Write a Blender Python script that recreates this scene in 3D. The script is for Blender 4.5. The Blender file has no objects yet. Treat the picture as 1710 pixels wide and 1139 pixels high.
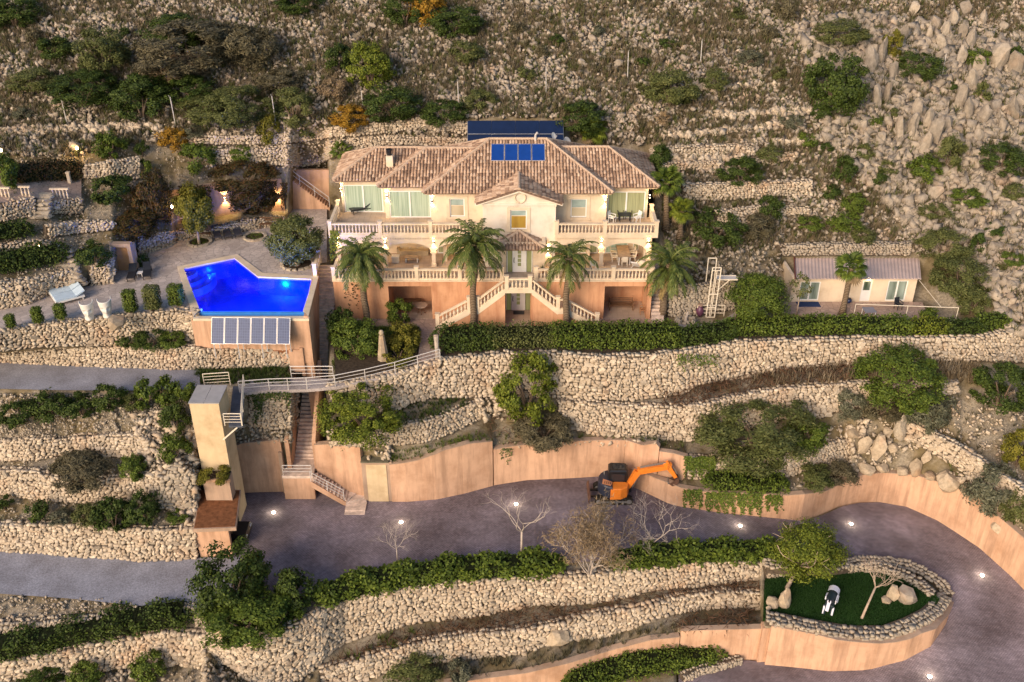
import bpy, math, random
import numpy as np
from mathutils import Vector, Matrix

# ------------------------------------------------------------------ camera, light, exposure
SC = bpy.context.scene
COL = SC.collection
FOC = 1662.0                      # focal length in pixels of the 1710 px wide photograph
PITCH = math.radians(30.0)
CAM = np.array([0.0, -69.0, 38.5])
cd = bpy.data.cameras.new('camera')
cam = bpy.data.objects.new('camera', cd)
COL.objects.link(cam)
cam.location = CAM
cam.rotation_euler = (math.radians(90) - PITCH, 0, 0)
cd.sensor_width = 36.0
cd.lens = FOC / 1710 * 36.0
cd.clip_end = 2000
cd.clip_start = 1
SC.camera = cam

SUN_EL, SUN_AZ = math.radians(24), math.radians(214)   # azimuth clockwise from +Y: low, from the front left
W = bpy.data.worlds.new('World')
SC.world = W
W.use_nodes = True
wn = W.node_tree.nodes
bg = wn['Background']
sky = wn.new('ShaderNodeTexSky')
sky.sky_type = 'NISHITA'
sky.sun_disc = False
sky.sun_elevation = SUN_EL
sky.sun_rotation = SUN_AZ
sky.air_density = 1.0
sky.dust_density = 1.0
W.node_tree.links.new(sky.outputs[0], bg.inputs[0])
bg.inputs[1].default_value = 0.13
sl = bpy.data.lights.new('sun', 'SUN')
sl.energy = 3.2
sl.angle = math.radians(34)
sl.color = (1.0, 0.755, 0.53)
sun = bpy.data.objects.new('sun', sl)
COL.objects.link(sun)
sd = Vector((math.sin(SUN_AZ) * math.cos(SUN_EL), math.cos(SUN_AZ) * math.cos(SUN_EL), math.sin(SUN_EL)))
sun.rotation_euler = (-sd).to_track_quat('-Z', 'Y').to_euler()
sun.location = (-40, -80, 60)
VS = SC.view_settings
VS.view_transform = 'Standard'
VS.look = 'None'
VS.exposure = 0.45
VS.gamma = 1.0
VS.use_curve_mapping = False
SC.cycles.use_denoising = True
SC.cycles.max_bounces = 5
SC.cycles.diffuse_bounces = 3
SC.cycles.sample_clamp_indirect = 4.0
SC.cycles.use_light_tree = True

rng = np.random.default_rng(11)
random.seed(5)

# ------------------------------------------------------------------ places: where a sight line of the photograph meets a level or an upright plane
FW = np.array([0, math.cos(PITCH), -math.sin(PITCH)])
UP = np.array([0, math.sin(PITCH), math.cos(PITCH)])
def ray(u, v): return np.array([(u - 855) / FOC, 0, 0]) + UP * (569.5 - v) / FOC + FW
def PZ(u, v, z):
    d = ray(u, v); return CAM + d * ((z - CAM[2]) / d[2])
def PY(u, v, y):
    d = ray(u, v); return CAM + d * ((y - CAM[1]) / d[1])
def PX(u, v, x):
    d = ray(u, v); return CAM + d * ((x - CAM[0]) / d[0])
def proj(p):
    q = np.asarray(p, float) - CAM; w = q @ FW
    return 855 + FOC * q[0] / w, 569.5 - FOC * (q @ UP) / w
def ppm(p): return FOC / ((np.asarray(p, float) - CAM) @ FW)      # pixels per metre there
def PF(u, v, f):
    z = -10.0
    for _ in range(12):
        p = PZ(u, v, z); z = f(p[0], p[1])
    return PZ(u, v, z)
def slope_from(p, v, u, deg):
    d = ray(u, v); k = math.tan(math.radians(deg))
    t = (p[2] + k * (CAM[1] - p[1]) - CAM[2]) / (d[2] - k * d[1])
    return CAM + d * t

# ------------------------------------------------------------------ mesh helpers
OFF = {}
def obj(name, verts, faces, mats, parent=None, smooth=False, mi=None, local=False):
    me = bpy.data.meshes.new(name)
    V = np.asarray(verts, dtype=np.float64).reshape(-1, 3)
    if not local:
        off = OFF.get(parent.name) if parent is not None else None
        if off is not None: V = V - off
    if isinstance(faces, np.ndarray):
        n, k = faces.shape
        me.vertices.add(len(V)); me.vertices.foreach_set('co', V.astype(np.float32).ravel())
        me.loops.add(n * k); me.loops.foreach_set('vertex_index', faces.astype(np.int32).ravel())
        me.polygons.add(n); me.polygons.foreach_set('loop_start', np.arange(0, n * k, k, dtype=np.int32))
        me.update(calc_edges=True)
    else:
        me.from_pydata([tuple(v) for v in V], [], faces)
        me.update()
    if not isinstance(mats, (list, tuple)): mats = [mats]
    for m in mats: me.materials.append(m)
    if mi is not None: me.polygons.foreach_set('material_index', np.asarray(mi, dtype=np.int32))
    if smooth: me.polygons.foreach_set('use_smooth', np.ones(len(me.polygons), dtype=bool))
    o = bpy.data.objects.new(name, me)
    COL.objects.link(o)
    if parent is not None:
        o.parent = parent
        if parent.name in OFF: OFF[o.name] = OFF[parent.name]
    return o
def tag(o, label=None, cat=None, group=None, kind=None):
    if label: o['label'] = label
    if cat: o['category'] = cat
    if group: o['group'] = group
    if kind: o['kind'] = kind
    return o
def thing(name, label, cat, loc=(0, 0, 0), group=None):
    o = bpy.data.objects.new(name, None)
    COL.objects.link(o); o.location = loc; o.empty_display_size = 0.3
    OFF[o.name] = np.array(loc, float)
    return tag(o, label, cat, group, 'thing')
def copy_tree(o, loc, rz=None, label=None, scale=None, group=None):
    def cp(x, par):
        c = x.copy(); COL.objects.link(c)
        if par is not None: c.parent = par
        for ch in list(x.children): cp(ch, c)
        return c
    r = cp(o, None); r.location = loc
    if rz is not None: r.rotation_euler = (0, 0, rz)
    if scale is not None: r.scale = (scale,) * 3 if not hasattr(scale, '__len__') else scale
    if label: r['label'] = label
    if group: r['group'] = group
    return r

class MB:
    """collects shapes and links them as one mesh object"""
    def __init__(s): s.v = []; s.f = []; s.m = []
    def add(s, vs, fs, mi=0):
        b = len(s.v); s.v += [tuple(map(float, v)) for v in vs]
        s.f += [tuple(b + i for i in f) for f in fs]; s.m += [mi] * len(fs); return s
    def box(s, x0, x1, y0, y1, z0, z1, mi=0):
        vs = [(x0, y0, z0), (x1, y0, z0), (x1, y1, z0), (x0, y1, z0), (x0, y0, z1), (x1, y0, z1), (x1, y1, z1), (x0, y1, z1)]
        return s.add(vs, [(3, 2, 1, 0), (4, 5, 6, 7), (0, 1, 5, 4), (1, 2, 6, 5), (2, 3, 7, 6), (3, 0, 4, 7)], mi)
    def cbox(s, c, size, rz=0.0, rx=0.0, ry=0.0, mi=0):
        M = Matrix.Rotation(rz, 3, 'Z') @ Matrix.Rotation(ry, 3, 'Y') @ Matrix.Rotation(rx, 3, 'X')
        hx, hy, hz = [q / 2 for q in size]
        vs = [Vector(c) + M @ Vector(p) for p in [(-hx, -hy, -hz), (hx, -hy, -hz), (hx, hy, -hz), (-hx, hy, -hz), (-hx, -hy, hz), (hx, -hy, hz), (hx, hy, hz), (-hx, hy, hz)]]
        return s.add(vs, [(3, 2, 1, 0), (4, 5, 6, 7), (0, 1, 5, 4), (1, 2, 6, 5), (2, 3, 7, 6), (3, 0, 4, 7)], mi)
    def prism(s, poly, z0, z1, mi=0):
        n = len(poly)
        if sum(poly[i][0] * poly[(i + 1) % n][1] - poly[(i + 1) % n][0] * poly[i][1] for i in range(n)) < 0: poly = poly[::-1]
        vs = [(p[0], p[1], z0) for p in poly] + [(p[0], p[1], z1) for p in poly]
        return s.add(vs, [tuple(range(n - 1, -1, -1)), tuple(range(n, 2 * n))] + [(i, (i + 1) % n, n + (i + 1) % n, n + i) for i in range(n)], mi)
    def tube(s, pts, r, n=6, mi=0, cap=True):
        pts = [Vector(p) for p in pts]
        rs = r if hasattr(r, '__len__') else [r] * len(pts)
        rings = []; ref = None
        for i, p in enumerate(pts):
            d = (pts[min(i + 1, len(pts) - 1)] - pts[max(i - 1, 0)]).normalized()
            if ref is None: ref = Vector((0, 0, 1)) if abs(d.z) < 0.9 else Vector((1, 0, 0))
            a = d.cross(ref)
            if a.length < 1e-4: a = d.orthogonal()
            a.normalize(); b = d.cross(a); ref = b.cross(d) if False else ref
            rings.append([p + (a * math.cos(2 * math.pi * k / n) + b * math.sin(2 * math.pi * k / n)) * rs[i] for k in range(n)])
        vs = [v for q in rings for v in q]; fs = []
        for i in range(len(pts) - 1):
            for k in range(n):
                fs.append((i * n + k, i * n + (k + 1) % n, (i + 1) * n + (k + 1) % n, (i + 1) * n + k))
        if cap: fs += [tuple(range(n - 1, -1, -1)), tuple((len(pts) - 1) * n + k for k in range(n))]
        return s.add(vs, fs, mi)
    def lathe(s, prof, c=(0, 0, 0), n=12, mi=0):
        vs = [(c[0] + r * math.cos(2 * math.pi * k / n), c[1] + r * math.sin(2 * math.pi * k / n), c[2] + z) for r, z in prof for k in range(n)]
        fs = [(i * n + k, i * n + (k + 1) % n, (i + 1) * n + (k + 1) % n, (i + 1) * n + k) for i in range(len(prof) - 1) for k in range(n)]
        fs += [tuple(range(n - 1, -1, -1)), tuple((len(prof) - 1) * n + k for k in range(n))]
        return s.add(vs, fs, mi)
    def quad(s, a, b, c, d, mi=0): return s.add([a, b, c, d], [(0, 1, 2, 3)], mi)
    def bar(s, a, b, w, h=None, mi=0):
        """square bar between two points"""
        a, b = Vector(a), Vector(b); d = (b - a).normalized(); h = h or w
        e = d.cross(Vector((0, 0, 1)))
        if e.length < 1e-3: e = Vector((1, 0, 0))
        e.normalize(); f = e.cross(d).normalized()
        q = [(-1, -1), (1, -1), (1, 1), (-1, 1)]
        vs = [p + e * (i * w / 2) + f * (j * h / 2) for p in (a, b) for i, j in q]
        return s.add(vs, [(3, 2, 1, 0), (4, 5, 6, 7), (0, 1, 5, 4), (1, 2, 6, 5), (2, 3, 7, 6), (3, 0, 4, 7)], mi)
    def build(s, name, mats, parent=None, smooth=False, local=False):
        return obj(name, s.v, s.f, mats, parent, smooth, s.m if isinstance(mats, (list, tuple)) and len(mats) > 1 else None, local)
def part_copy(o, parent, loc, rot=(0, 0, 0), scale=(1, 1, 1)):
    """another piece of the same mesh; loc in world metres"""
    c = bpy.data.objects.new(o.name.split('.')[0], o.data)
    COL.objects.link(c); c.parent = parent
    off = OFF.get(parent.name, np.zeros(3))
    c.location = np.asarray(loc) - off; c.rotation_euler = rot; c.scale = scale
    return c
def piece(name, mesh, parent, loc, rot=(0, 0, 0), scale=(1, 1, 1)):
    c = bpy.data.objects.new(name, mesh)
    COL.objects.link(c); c.parent = parent
    off = OFF.get(parent.name, np.zeros(3)) if parent is not None else np.zeros(3)
    c.location = np.asarray(loc, float) - off; c.rotation_euler = rot; c.scale = scale
    return c
def stamp(templates, pick, pos, R, scale):
    """vectorised copies of small templates -> (verts, tris)"""
    Vs, Fs, b = [], [], 0
    for t, (tv, tf) in enumerate(templates):
        idx = np.nonzero(pick == t)[0]
        if len(idx) == 0: continue
        P = tv[None] * scale[idx][:, None, :]
        P = np.einsum('nij,nkj->nki', R[idx], P) + pos[idx][:, None, :]
        Vs.append(P.reshape(-1, 3))
        k = len(tv)
        Fs.append((tf[None] + (np.arange(len(idx)) * k)[:, None, None] + b).reshape(-1, tf.shape[1]))
        b += len(idx) * k
    return np.concatenate(Vs), np.concatenate(Fs)
def rotz(a):
    c, s = np.cos(a), np.sin(a); o, z = np.ones_like(a), np.zeros_like(a)
    return np.stack([np.stack([c, -s, z], -1), np.stack([s, c, z], -1), np.stack([z, z, o], -1)], -2)
def rand_rot(n, r=rng):
    q = r.normal(size=(n, 4)); q /= np.linalg.norm(q, axis=1)[:, None]
    w, x, y, z = q.T
    return np.stack([np.stack([1 - 2 * (y*y + z*z), 2 * (x*y - z*w), 2 * (x*z + y*w)], -1),
                     np.stack([2 * (x*y + z*w), 1 - 2 * (x*x + z*z), 2 * (y*z - x*w)], -1),
                     np.stack([2 * (x*z - y*w), 2 * (y*z + x*w), 1 - 2 * (x*x + y*y)], -1)], -2)

# ------------------------------------------------------------------ materials
def new_mat(name, rough=0.8, spec=0.3):
    m = bpy.data.materials.new(name); m.use_nodes = True
    p = m.node_tree.nodes['Principled BSDF']
    p.inputs['Roughness'].default_value = rough
    p.inputs['Specular IOR Level'].default_value = spec
    return m, m.node_tree, p
def N(nt, t, **kw):
    n = nt.nodes.new(t)
    for k, v in kw.items(): setattr(n, k, v)
    return n
def noise(nt, scale, detail=4, coord=None, rough=0.55):
    n = N(nt, 'ShaderNodeTexNoise'); n.inputs['Scale'].default_value = scale; n.inputs['Detail'].default_value = detail
    n.inputs['Roughness'].default_value = rough
    if coord is not None: nt.links.new(coord, n.inputs['Vector'])
    return n.outputs['Fac']
def ramp(nt, fac, stops):
    r = N(nt, 'ShaderNodeValToRGB'); e = r.color_ramp.elements
    while len(e) < len(stops): e.new(0.5)
    for el, (p, c) in zip(e, stops): el.position = p; el.color = (*c, 1)
    nt.links.new(fac, r.inputs[0]); return r.outputs[0]
def mixc(nt, fac, a, b, mode='MIX'):
    m = N(nt, 'ShaderNodeMix', data_type='RGBA', blend_type=mode)
    for s, x in ((m.inputs[0], fac), (m.inputs[6], a), (m.inputs[7], b)):
        if hasattr(x, 'links'): nt.links.new(x, s)
        elif isinstance(x, (int, float)): s.default_value = x
        else: s.default_value = (*x, 1)
    return m.outputs[2]
def mathn(nt, op, a, b=0.0):
    m = N(nt, 'ShaderNodeMath', operation=op)
    for s, x in ((m.inputs[0], a), (m.inputs[1], b)):
        if hasattr(x, 'links'): nt.links.new(x, s)
        else: s.default_value = x
    return m.outputs[0]
def bump(nt, p, h, strength=0.4, dist=0.05):
    b = N(nt, 'ShaderNodeBump'); b.inputs['Strength'].default_value = strength; b.inputs['Distance'].default_value = dist
    nt.links.new(h, b.inputs['Height']); nt.links.new(b.outputs[0], p.inputs['Normal'])
def world(nt): return N(nt, 'ShaderNodeNewGeometry').outputs['Position']
def per_piece(nt):
    """a random number per loose piece and per object"""
    a = N(nt, 'ShaderNodeNewGeometry').outputs['Random Per Island']
    b = N(nt, 'ShaderNodeObjectInfo').outputs['Random']
    return mathn(nt, 'FRACT', mathn(nt, 'ADD', a, b))
def set_c(nt, p, c): nt.links.new(c, p.inputs['Base Color'])
def plain(name, c, rough=0.6, spec=0.3, metal=0.0, var=0.12, scale=2.0, bmp=0.0):
    m, nt, p = new_mat(name, rough, spec)
    p.inputs['Metallic'].default_value = metal
    w = world(nt)
    n = noise(nt, scale, 5, w)
    lo = tuple(x * (1 - var) for x in c); hi = tuple(min(1, x * (1 + var)) for x in c)
    set_c(nt, p, ramp(nt, n, [(0.3, lo), (0.7, hi)]))
    if bmp: bump(nt, p, noise(nt, scale * 12, 3, w), bmp, 0.02)
    return m
def emis(name, c, s):
    m, nt, p = new_mat(name)
    p.inputs['Base Color'].default_value = (*c, 1)
    p.inputs['Emission Color'].default_value = (*c, 1); p.inputs['Emission Strength'].default_value = s
    return m
def stone_mat(name, cols, rust=0.25, scale=1.0):
    m, nt, p = new_mat(name, 0.9, 0.15)
    w = world(nt)
    c = ramp(nt, per_piece(nt), [(i / (len(cols) - 1), q) for i, q in enumerate(cols)])
    mot = noise(nt, 7 * scale, 5, w, 0.65)
    c = mixc(nt, 0.55, c, ramp(nt, mot, [(0.3, (0.45, 0.42, 0.38)), (0.65, (1.25, 1.2, 1.15))]), 'MULTIPLY')
    r = ramp(nt, noise(nt, 0.45, 3, w), [(0.56, (0, 0, 0)), (0.72, (1, 1, 1))])
    c = mixc(nt, mathn(nt, 'MULTIPLY', r, rust), c, (0.5, 0.24, 0.1))
    set_c(nt, p, c)
    bump(nt, p, noise(nt, 14, 4, w), 0.5, 0.03)
    return m
M = {}
M['stone'] = stone_mat('limestone', [(0.36, 0.295, 0.225), (0.54, 0.46, 0.36), (0.44, 0.37, 0.285), (0.63, 0.55, 0.44), (0.29, 0.25, 0.2)])
M['stone_grey'] = stone_mat('grey_limestone', [(0.29, 0.255, 0.21), (0.42, 0.37, 0.295), (0.35, 0.31, 0.26), (0.48, 0.41, 0.32)], 0.12)
M['rock'] = stone_mat('hill_rock', [(0.25, 0.215, 0.175), (0.39, 0.34, 0.28), (0.31, 0.27, 0.225), (0.5, 0.435, 0.36)], 0.2, 0.4)
M['crag'] = stone_mat('crag_rock', [(0.23, 0.2, 0.165), (0.35, 0.305, 0.25), (0.29, 0.255, 0.215), (0.42, 0.365, 0.295)], 0.15, 0.4)
def stucco(name, c, stain, k=0.5):
    m, nt, p = new_mat(name, 0.88, 0.15)
    w = world(nt)
    n1 = noise(nt, 0.55, 6, w, 0.65)
    mp = N(nt, 'ShaderNodeMapping'); mp.inputs['Scale'].default_value = (1.6, 1.6, 0.16); nt.links.new(w, mp.inputs[0])
    n2 = noise(nt, 1.3, 7, mp.outputs[0], 0.7)
    c1 = ramp(nt, n1, [(0.28, tuple(x * y for x, y in zip(c, (.74, .68, .62)))), (0.5, c), (0.72, tuple(min(1, x * 1.14) for x in c))])
    f = ramp(nt, n2, [(0.45, (0, 0, 0)), (0.66, (k, k, k))])
    set_c(nt, p, mixc(nt, f, c1, stain))
    bump(nt, p, noise(nt, 30, 4, w), 0.25, 0.02)
    return m
M['orange'] = stucco('orange_render', (0.57, 0.36, 0.24), (0.3, 0.18, 0.115), 0.65)
M['villa_orange'] = stucco('terrace_render', (0.56, 0.31, 0.18), (0.36, 0.15, 0.08), 0.65)
M['cream'] = stucco('cream_render', (0.68, 0.56, 0.42), (0.5, 0.4, 0.3), 0.15)
M['white_wall'] = stucco('white_render', (0.72, 0.64, 0.54), (0.6, 0.5, 0.42), 0.15)
M['tower'] = stucco('tower_render', (0.62, 0.48, 0.3), (0.45, 0.33, 0.2), 0.3)
M['baluster'] = plain('cast_stone', (0.66, 0.54, 0.4), 0.8, 0.2, var=0.15, scale=1.3, bmp=0.2)
M['white'] = plain('white_paint', (0.78, 0.76, 0.73), 0.4, 0.4, var=0.04)
M['white_bar'] = plain('cream_metal', (0.72, 0.64, 0.52), 0.45, 0.4, var=0.06)
M['rail'] = plain('grey_rail_paint', (0.55, 0.52, 0.5), 0.4, 0.5, var=0.06)
M['dark'] = plain('dark_plastic', (0.02, 0.022, 0.028), 0.5, 0.4, var=0.2)
M['black'] = plain('black_paint', (0.012, 0.012, 0.014), 0.35, 0.5, var=0.2)
M['rubber'] = plain('rubber', (0.02, 0.018, 0.016), 0.85, 0.2, var=0.3, scale=6)
M['steel'] = plain('steel', (0.35, 0.34, 0.33), 0.4, 0.5, 0.7)
M['brown_wood'] = plain('brown_wood', (0.14, 0.075, 0.04), 0.6, 0.3, var=0.3, scale=5)
M['bark'] = plain('bark', (0.17, 0.125, 0.09), 0.95, 0.1, var=0.35, scale=6, bmp=0.6)
M['pale_bark'] = plain('pale_bark', (0.4, 0.31, 0.24), 0.9, 0.1, var=0.25, scale=6, bmp=0.3)
M['excavator'] = plain('orange_paint', (0.78, 0.22, 0.025), 0.42, 0.45, var=0.12, scale=3)
M['glass_dark'] = plain('dark_glass', (0.02, 0.024, 0.03), 0.08, 0.6, var=0.1)
# ------------------------------------------------------------------ the lie of the land: edges of terraces, walls and roads
LINES = {}
def at(line, u):
    us = [p[0] for p in line]; return np.interp(u, us, [p[1] for p in line]), np.interp(u, us, [p[2] for p in line])
def at3(line, u):
    v, z = at(line, u); return PZ(u, v, z)
def L(name, pts, use=True):
    pts = sorted([(float(u), float(v), float(z)) for u, v, z in pts]); LINES[name] = (pts, use); return pts
def step(name, line, uv, deg, use=True):
    return L(name, [(u, v, slope_from(at3(line, u), v, u, deg)[2]) for u, v in uv], use)
def flat(name, uv, z, use=True):
    return L(name, [(u, v, z(u) if callable(z) else z) for u, v in uv], use)

ISL = PZ(1430, 1000, -11.3)
def drive(x, y):
    if x < ISL[0]:
        if y > ISL[1]: return -10.0 - 0.09 * max(0.0, x - 10.0)
        return -14.46 - 0.13 * (ISL[0] - x)
    a = math.degrees(math.atan2(y - ISL[1], x - ISL[0] + 1e-6))
    return -10.0 - 0.09 * (ISL[0] - 10.0) + (a - 90) / 180 * 3.2
def on_drive(name, uv, use=True):
    return L(name, [(u, v, PF(u, v, drive)[2]) for u, v in uv], use)

# garden in front of the villa and the walls under it
S1t = L('S1t', [(513,648,-.9),(580,642,-.75),(660,624,-.45),(735,602,0),(835,592,0),(930,591,0),(1000,597,0),(1100,592,0),(1130,590,0),(1225,573,0),(1314,570,0),(1457,566,0),(1564,566,0),(1635,565,0),(1671,556,0),(1760,548,0),(2000,545,0)])
S1b = step('S1b', S1t, [(513,690),(580,690),(660,690),(676,677),(716,665),(791,663),(860,663),(933,663),(981,665),(1049,668),(1100,663),(1136,659),(1171,641),(1243,631),(1314,616),(1414,609),(1557,602),(1635,602),(1760,607),(2000,610)], 83)
S2t = step('S2t', S1b, [(545,722),(618,720),(652,714),(710,705),(750,690),(791,674),(830,669),(937,671),(981,673),(1049,678),(1117,680),(1171,677),(1225,663),(1314,648),(1421,641),(1564,641),(1600,640)], 12)
S2b = step('S2b', S2t, [(545,734),(618,736),(652,744),(710,738),(750,724),(798,700),(830,702),(870,710),(947,714),(998,727),(1117,734),(1153,737),(1250,718),(1314,698),(1371,698),(1410,682),(1457,679),(1517,668),(1564,663),(1600,655)], 81)
W1b = on_drive('W1b', [(393,823),(401,823),(480,821),(560,823),(612,833),(652,838),(682,838),(730,834),(777,824),(828,810),(879,802),(947,799),(998,796),(1040,795)])
LWb = on_drive('LWb', [(1041,797),(1049,810),(1083,824),(1117,841),(1136,846),(1207,857),(1278,864),(1346,871),(1371,862),(1407,846),(1435,840),(1475,839),(1528,848),(1582,871),(1628,898),(1660,920),(1710,964),(1760,1012),(1830,1080),(2000,1200)])
LWt = step('LWt', LWb, [(1041,780),(1055,783),(1069,787),(1096,799),(1120,807),(1136,814),(1170,820),(1200,822),(1250,824),(1314,827),(1343,825),(1378,820),(1410,804),(1439,793),(1475,789),(1528,793),(1582,809),(1617,823),(1656,852),(1710,898),(1760,940),(1830,1005),(2000,1100)], 89)
W1b2 = step('W1b2', LWt, [(1042,779.5),(1069,785),(1100,792),(1144,800)], 5)
W1t = step('W1t', W1b, [(393,748),(420,739),(480,733),(535,742),(608,745),(655,775),(703,767),(743,751),(784,739.5),(823,736),(825,750),(845,746),(879,741),(947,736),(1040,734)], 89)
W1t2 = step('W1t2', W1b2, [(1042,734),(1096,739.5),(1098,753),(1120,756),(1144,763)], 89)
SBb = step('SBb', LWt, [(1146,800),(1186,797),(1243,789),(1314,796),(1350,785),(1396,774),(1421,768)], 8)
SBt = step('SBt', SBb, [(1146,764),(1196,766),(1243,755),(1300,752),(1350,748),(1396,738),(1421,732)], 80)
# under the driveway
S3t = on_drive('S3t', [(345,1043),(367,1050),(417,1060),(483,1047),(533,1025),(574,997),(625,988),(676,980),(720,973),(794,970),(845,968),(906,960),(947,963),(1015,958),(1083,948),(1120,943),(1150,942),(1207,940),(1273,939)])
S3b = step('S3b', S3t, [(345,1075),(367,1105),(417,1135),(450,1150),(500,1135),(533,1110),(540,1095),(574,1075),(608,1061),(659,1048),(710,1036),(760,1033),(825,1024),(896,1009),(947,1010),(1015,1004),(1083,987),(1120,982),(1153,980),(1225,971),(1273,966)], 81)
S4t = step('S4t', S3b, [(533,1121),(591,1106),(642,1089),(693,1075),(730,1068),(777,1061),(845,1056),(930,1043),(981,1028),(1032,1021),(1083,1014),(1120,1000),(1153,994),(1207,989),(1250,991),(1273,992)], 10)
S4b = step('S4b', S4t, [(533,1165),(600,1137),(655,1119),(716,1106),(798,1099),(866,1092),(913,1078),(964,1069),(1015,1063),(1049,1051),(1100,1031),(1171,1017),(1243,1014),(1273,1020)], 80)
W2t = step('W2t', S4b, [(743,1141),(811,1131),(879,1122),(947,1106),(1015,1085),(1083,1067),(1131,1062)], 8)
W2b = step('W2b', W2t, [(743,1172),(811,1162),(879,1153),(947,1137),(1015,1117),(1083,1100),(1131,1098)], 88)
RIM = on_drive('RIM', [(1275,939),(1340,944),(1394,943),(1430,937),(1480,937),(1520,946),(1555,963),(1578,981),(1590,1001)])
W3b = on_drive('W3b', [(1278,1110),(1332,1115),(1385,1121),(1457,1117),(1510,1103),(1553,1080),(1578,1044),(1590,1010)])
W3t = step('W3t', W3b, [(1278,1044),(1350,1058),(1421,1071),(1485,1071),(1528,1056),(1564,1037),(1585,1011),(1590,1004)], 89)
def upright(name, uv, y, zb, top):
    t = [(u, v, PY(u, v, y(u))[2]) for u, v in uv]
    b = []
    for u, v, z in t:
        p = PZ(u, v, z); q = proj((p[0], p[1], zb)); b.append((u, q[1], zb))
    return L(name + 't', t), L(name + 'b', b)
W5t, W5b = upright('W5', [(1132,1053),(1200,1051),(1276,1049)], lambda u: -19.5 - 0.6 * (u - 1132) / 144, -15.75, None)
flat('GRT', [(1277,970),(1300,962),(1345,957),(1395,956),(1430,954),(1462,954),(1500,964),(1540,984),(1562,999)], -11.9)
flat('GRB', [(1277,1033),(1310,1040),(1350,1043),(1430,1046),(1500,1042),(1540,1030),(1562,1012)], -11.9)
for i, v in enumerate((1020, 1060, 1100, 1140, 1180, 1220, 1260)):
    on_drive('RD%d' % i, [(u, v) for u in range(1594 if v < 1150 else 1190, 1761, 30)] if v < 1150 else [(u, v) for u in range(1150, 1830, 30)])
# lower left road and the terraces over it
P0t = flat('P0t', [(-300,915),(-40,918),(0,920),(67,923),(117,930),(200,933),(233,937),(333,932),(345,931)], -10.0)
P0b = flat('P0b', [(-300,990),(-40,991),(0,992),(117,1000),(233,1012),(343,1016)], -10.0)
L1t = step('L1t', P0t, [(-300,872),(-40,877),(0,877),(43,877),(100,877),(150,877),(200,883),(250,887),(317,883),(328,884)], 83)
L2b = step('L2b', L1t, [(-300,818),(-40,823),(0,825),(50,832),(117,838),(167,838),(210,838),(270,850),(325,848)], 14)
L2t = step('L2t', L2b, [(-300,780),(-40,787),(0,787),(50,787),(87,797),(133,804),(173,801),(217,797),(250,792),(325,800)], 80)
L3b = step('L3b', L2t, [(-300,762),(-40,768),(0,770),(50,768),(100,760),(177,761),(247,764)], 14)
L3t = step('L3t', L3b, [(-300,733),(-40,737),(0,737),(50,733),(110,733),(160,728),(233,728),(247,733)], 80)
B1t = step('B1t', P0b, [(-300,1049),(-40,1046),(0,1043),(67,1040),(100,1037),(200,1032),(317,1014),(343,1028)], 20)
B1b = step('B1b', B1t, [(-300,1078),(0,1070),(100,1062),(200,1054),(317,1036),(343,1040)], 80)
B2t = step('B2t', B1b, [(-300,1128),(0,1107),(100,1090),(173,1073),(277,1057),(343,1062)], 12)
B2b = step('B2b', B2t, [(-300,1160),(0,1137),(100,1130),(187,1117),(300,1110),(343,1118)], 80)
step('BL1', B2b, [(-300,1260),(0,1260),(343,1260)], 14)
step('BL2', S3b, [(345,1260),(533,1260)], 14)
step('BL3', S4b, [(534,1260),(742,1260)], 14)
step('BL4', W2b, [(743,1260),(1131,1260)], 4)
# bank behind the lift tower and the parking roof
L('TBb', [(329,862,-10),(345,845,-10),(392,823,-10)])
L('TBt', [(329,800,-6.6),(345,785,-6.4),(392,757,-6.0)])
# the long stairway is cut into the slope
L('RN1', [(546.5,499,0),(1100,499,0)]); L('RN2', [(546.5,432,3.25),(1100,432,3.25)])
L('ST1', [(505,440,3.2),(546,440,3.2)]); L('ST2', [(489,768,-7.95),(533,768,-7.95)]); L('ST0', [(489,640,-3.9),(504,640,-3.9)]); L('ST3', [(534,735,-6.9),(546,735,-6.9)])
# gravel path, walls under the pool terrace
PATH_Z, DECK_Z = -0.8, 3.4
flat('P1b', [(-300,646),(-40,648),(0,650),(100,652),(207,653),(327,650),(400,650),(504,649)], PATH_Z)
M1b = flat('M1b', [(-300,602),(-40,604),(0,605),(133,611),(300,617),(351,615),(488,611),(504,611)], PATH_Z)
M1t = step('M1t', M1b, [(-300,588),(-40,590),(0,590),(100,583),(213,580),(333,580),(351,584),(488,584),(504,584)], 86)
M2t = flat('M2t', [(-300,575),(-40,562),(0,556),(28,548),(83,540),(140,535),(200,527),(250,522),(300,518),(333,523),(420,524),(506,524)], DECK_Z)
M2b = step('M2b', M2t, [(-300,590),(-40,588),(0,586),(50,580),(100,577),(200,576),(300,570),(333,562),(351,556),(488,556),(506,556)], 85)
DKb = flat('DKb', [(-300,530),(-40,525),(0,517),(43,510),(87,490),(127,485),(150,477),(188,474),(193,446),(228,428),(287,410),(293,402),(350,395),(395,390),(450,378),(476,370),(500,334),(546,329)], DECK_Z)
UWt = step('UWt', DKb, [(478,306),(500,285),(546,281)], 88)
N1t = step('N1t', DKb, [(-300,478),(-40,473),(0,473),(53,467),(110,453),(147,443),(186,437),(191,415),(227,397),(287,387),(293,388),(353,382),(415,368),(476,362)], 83)
N2b = step('N2b', N1t, [(-300,440),(-40,440),(0,437),(67,430),(100,437),(127,430),(145,422)], 14)
N2t = step('N2t', N2b, [(-300,408),(-40,410),(0,410),(67,403),(97,413),(127,420),(145,413)], 80)
OWb = step('OWb', N1t, [(293,372),(353,360),(415,350),(476,350)], 6)
OWt = step('OWt', OWb, [(293,318),(353,308),(415,303),(476,298)], 88)
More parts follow.
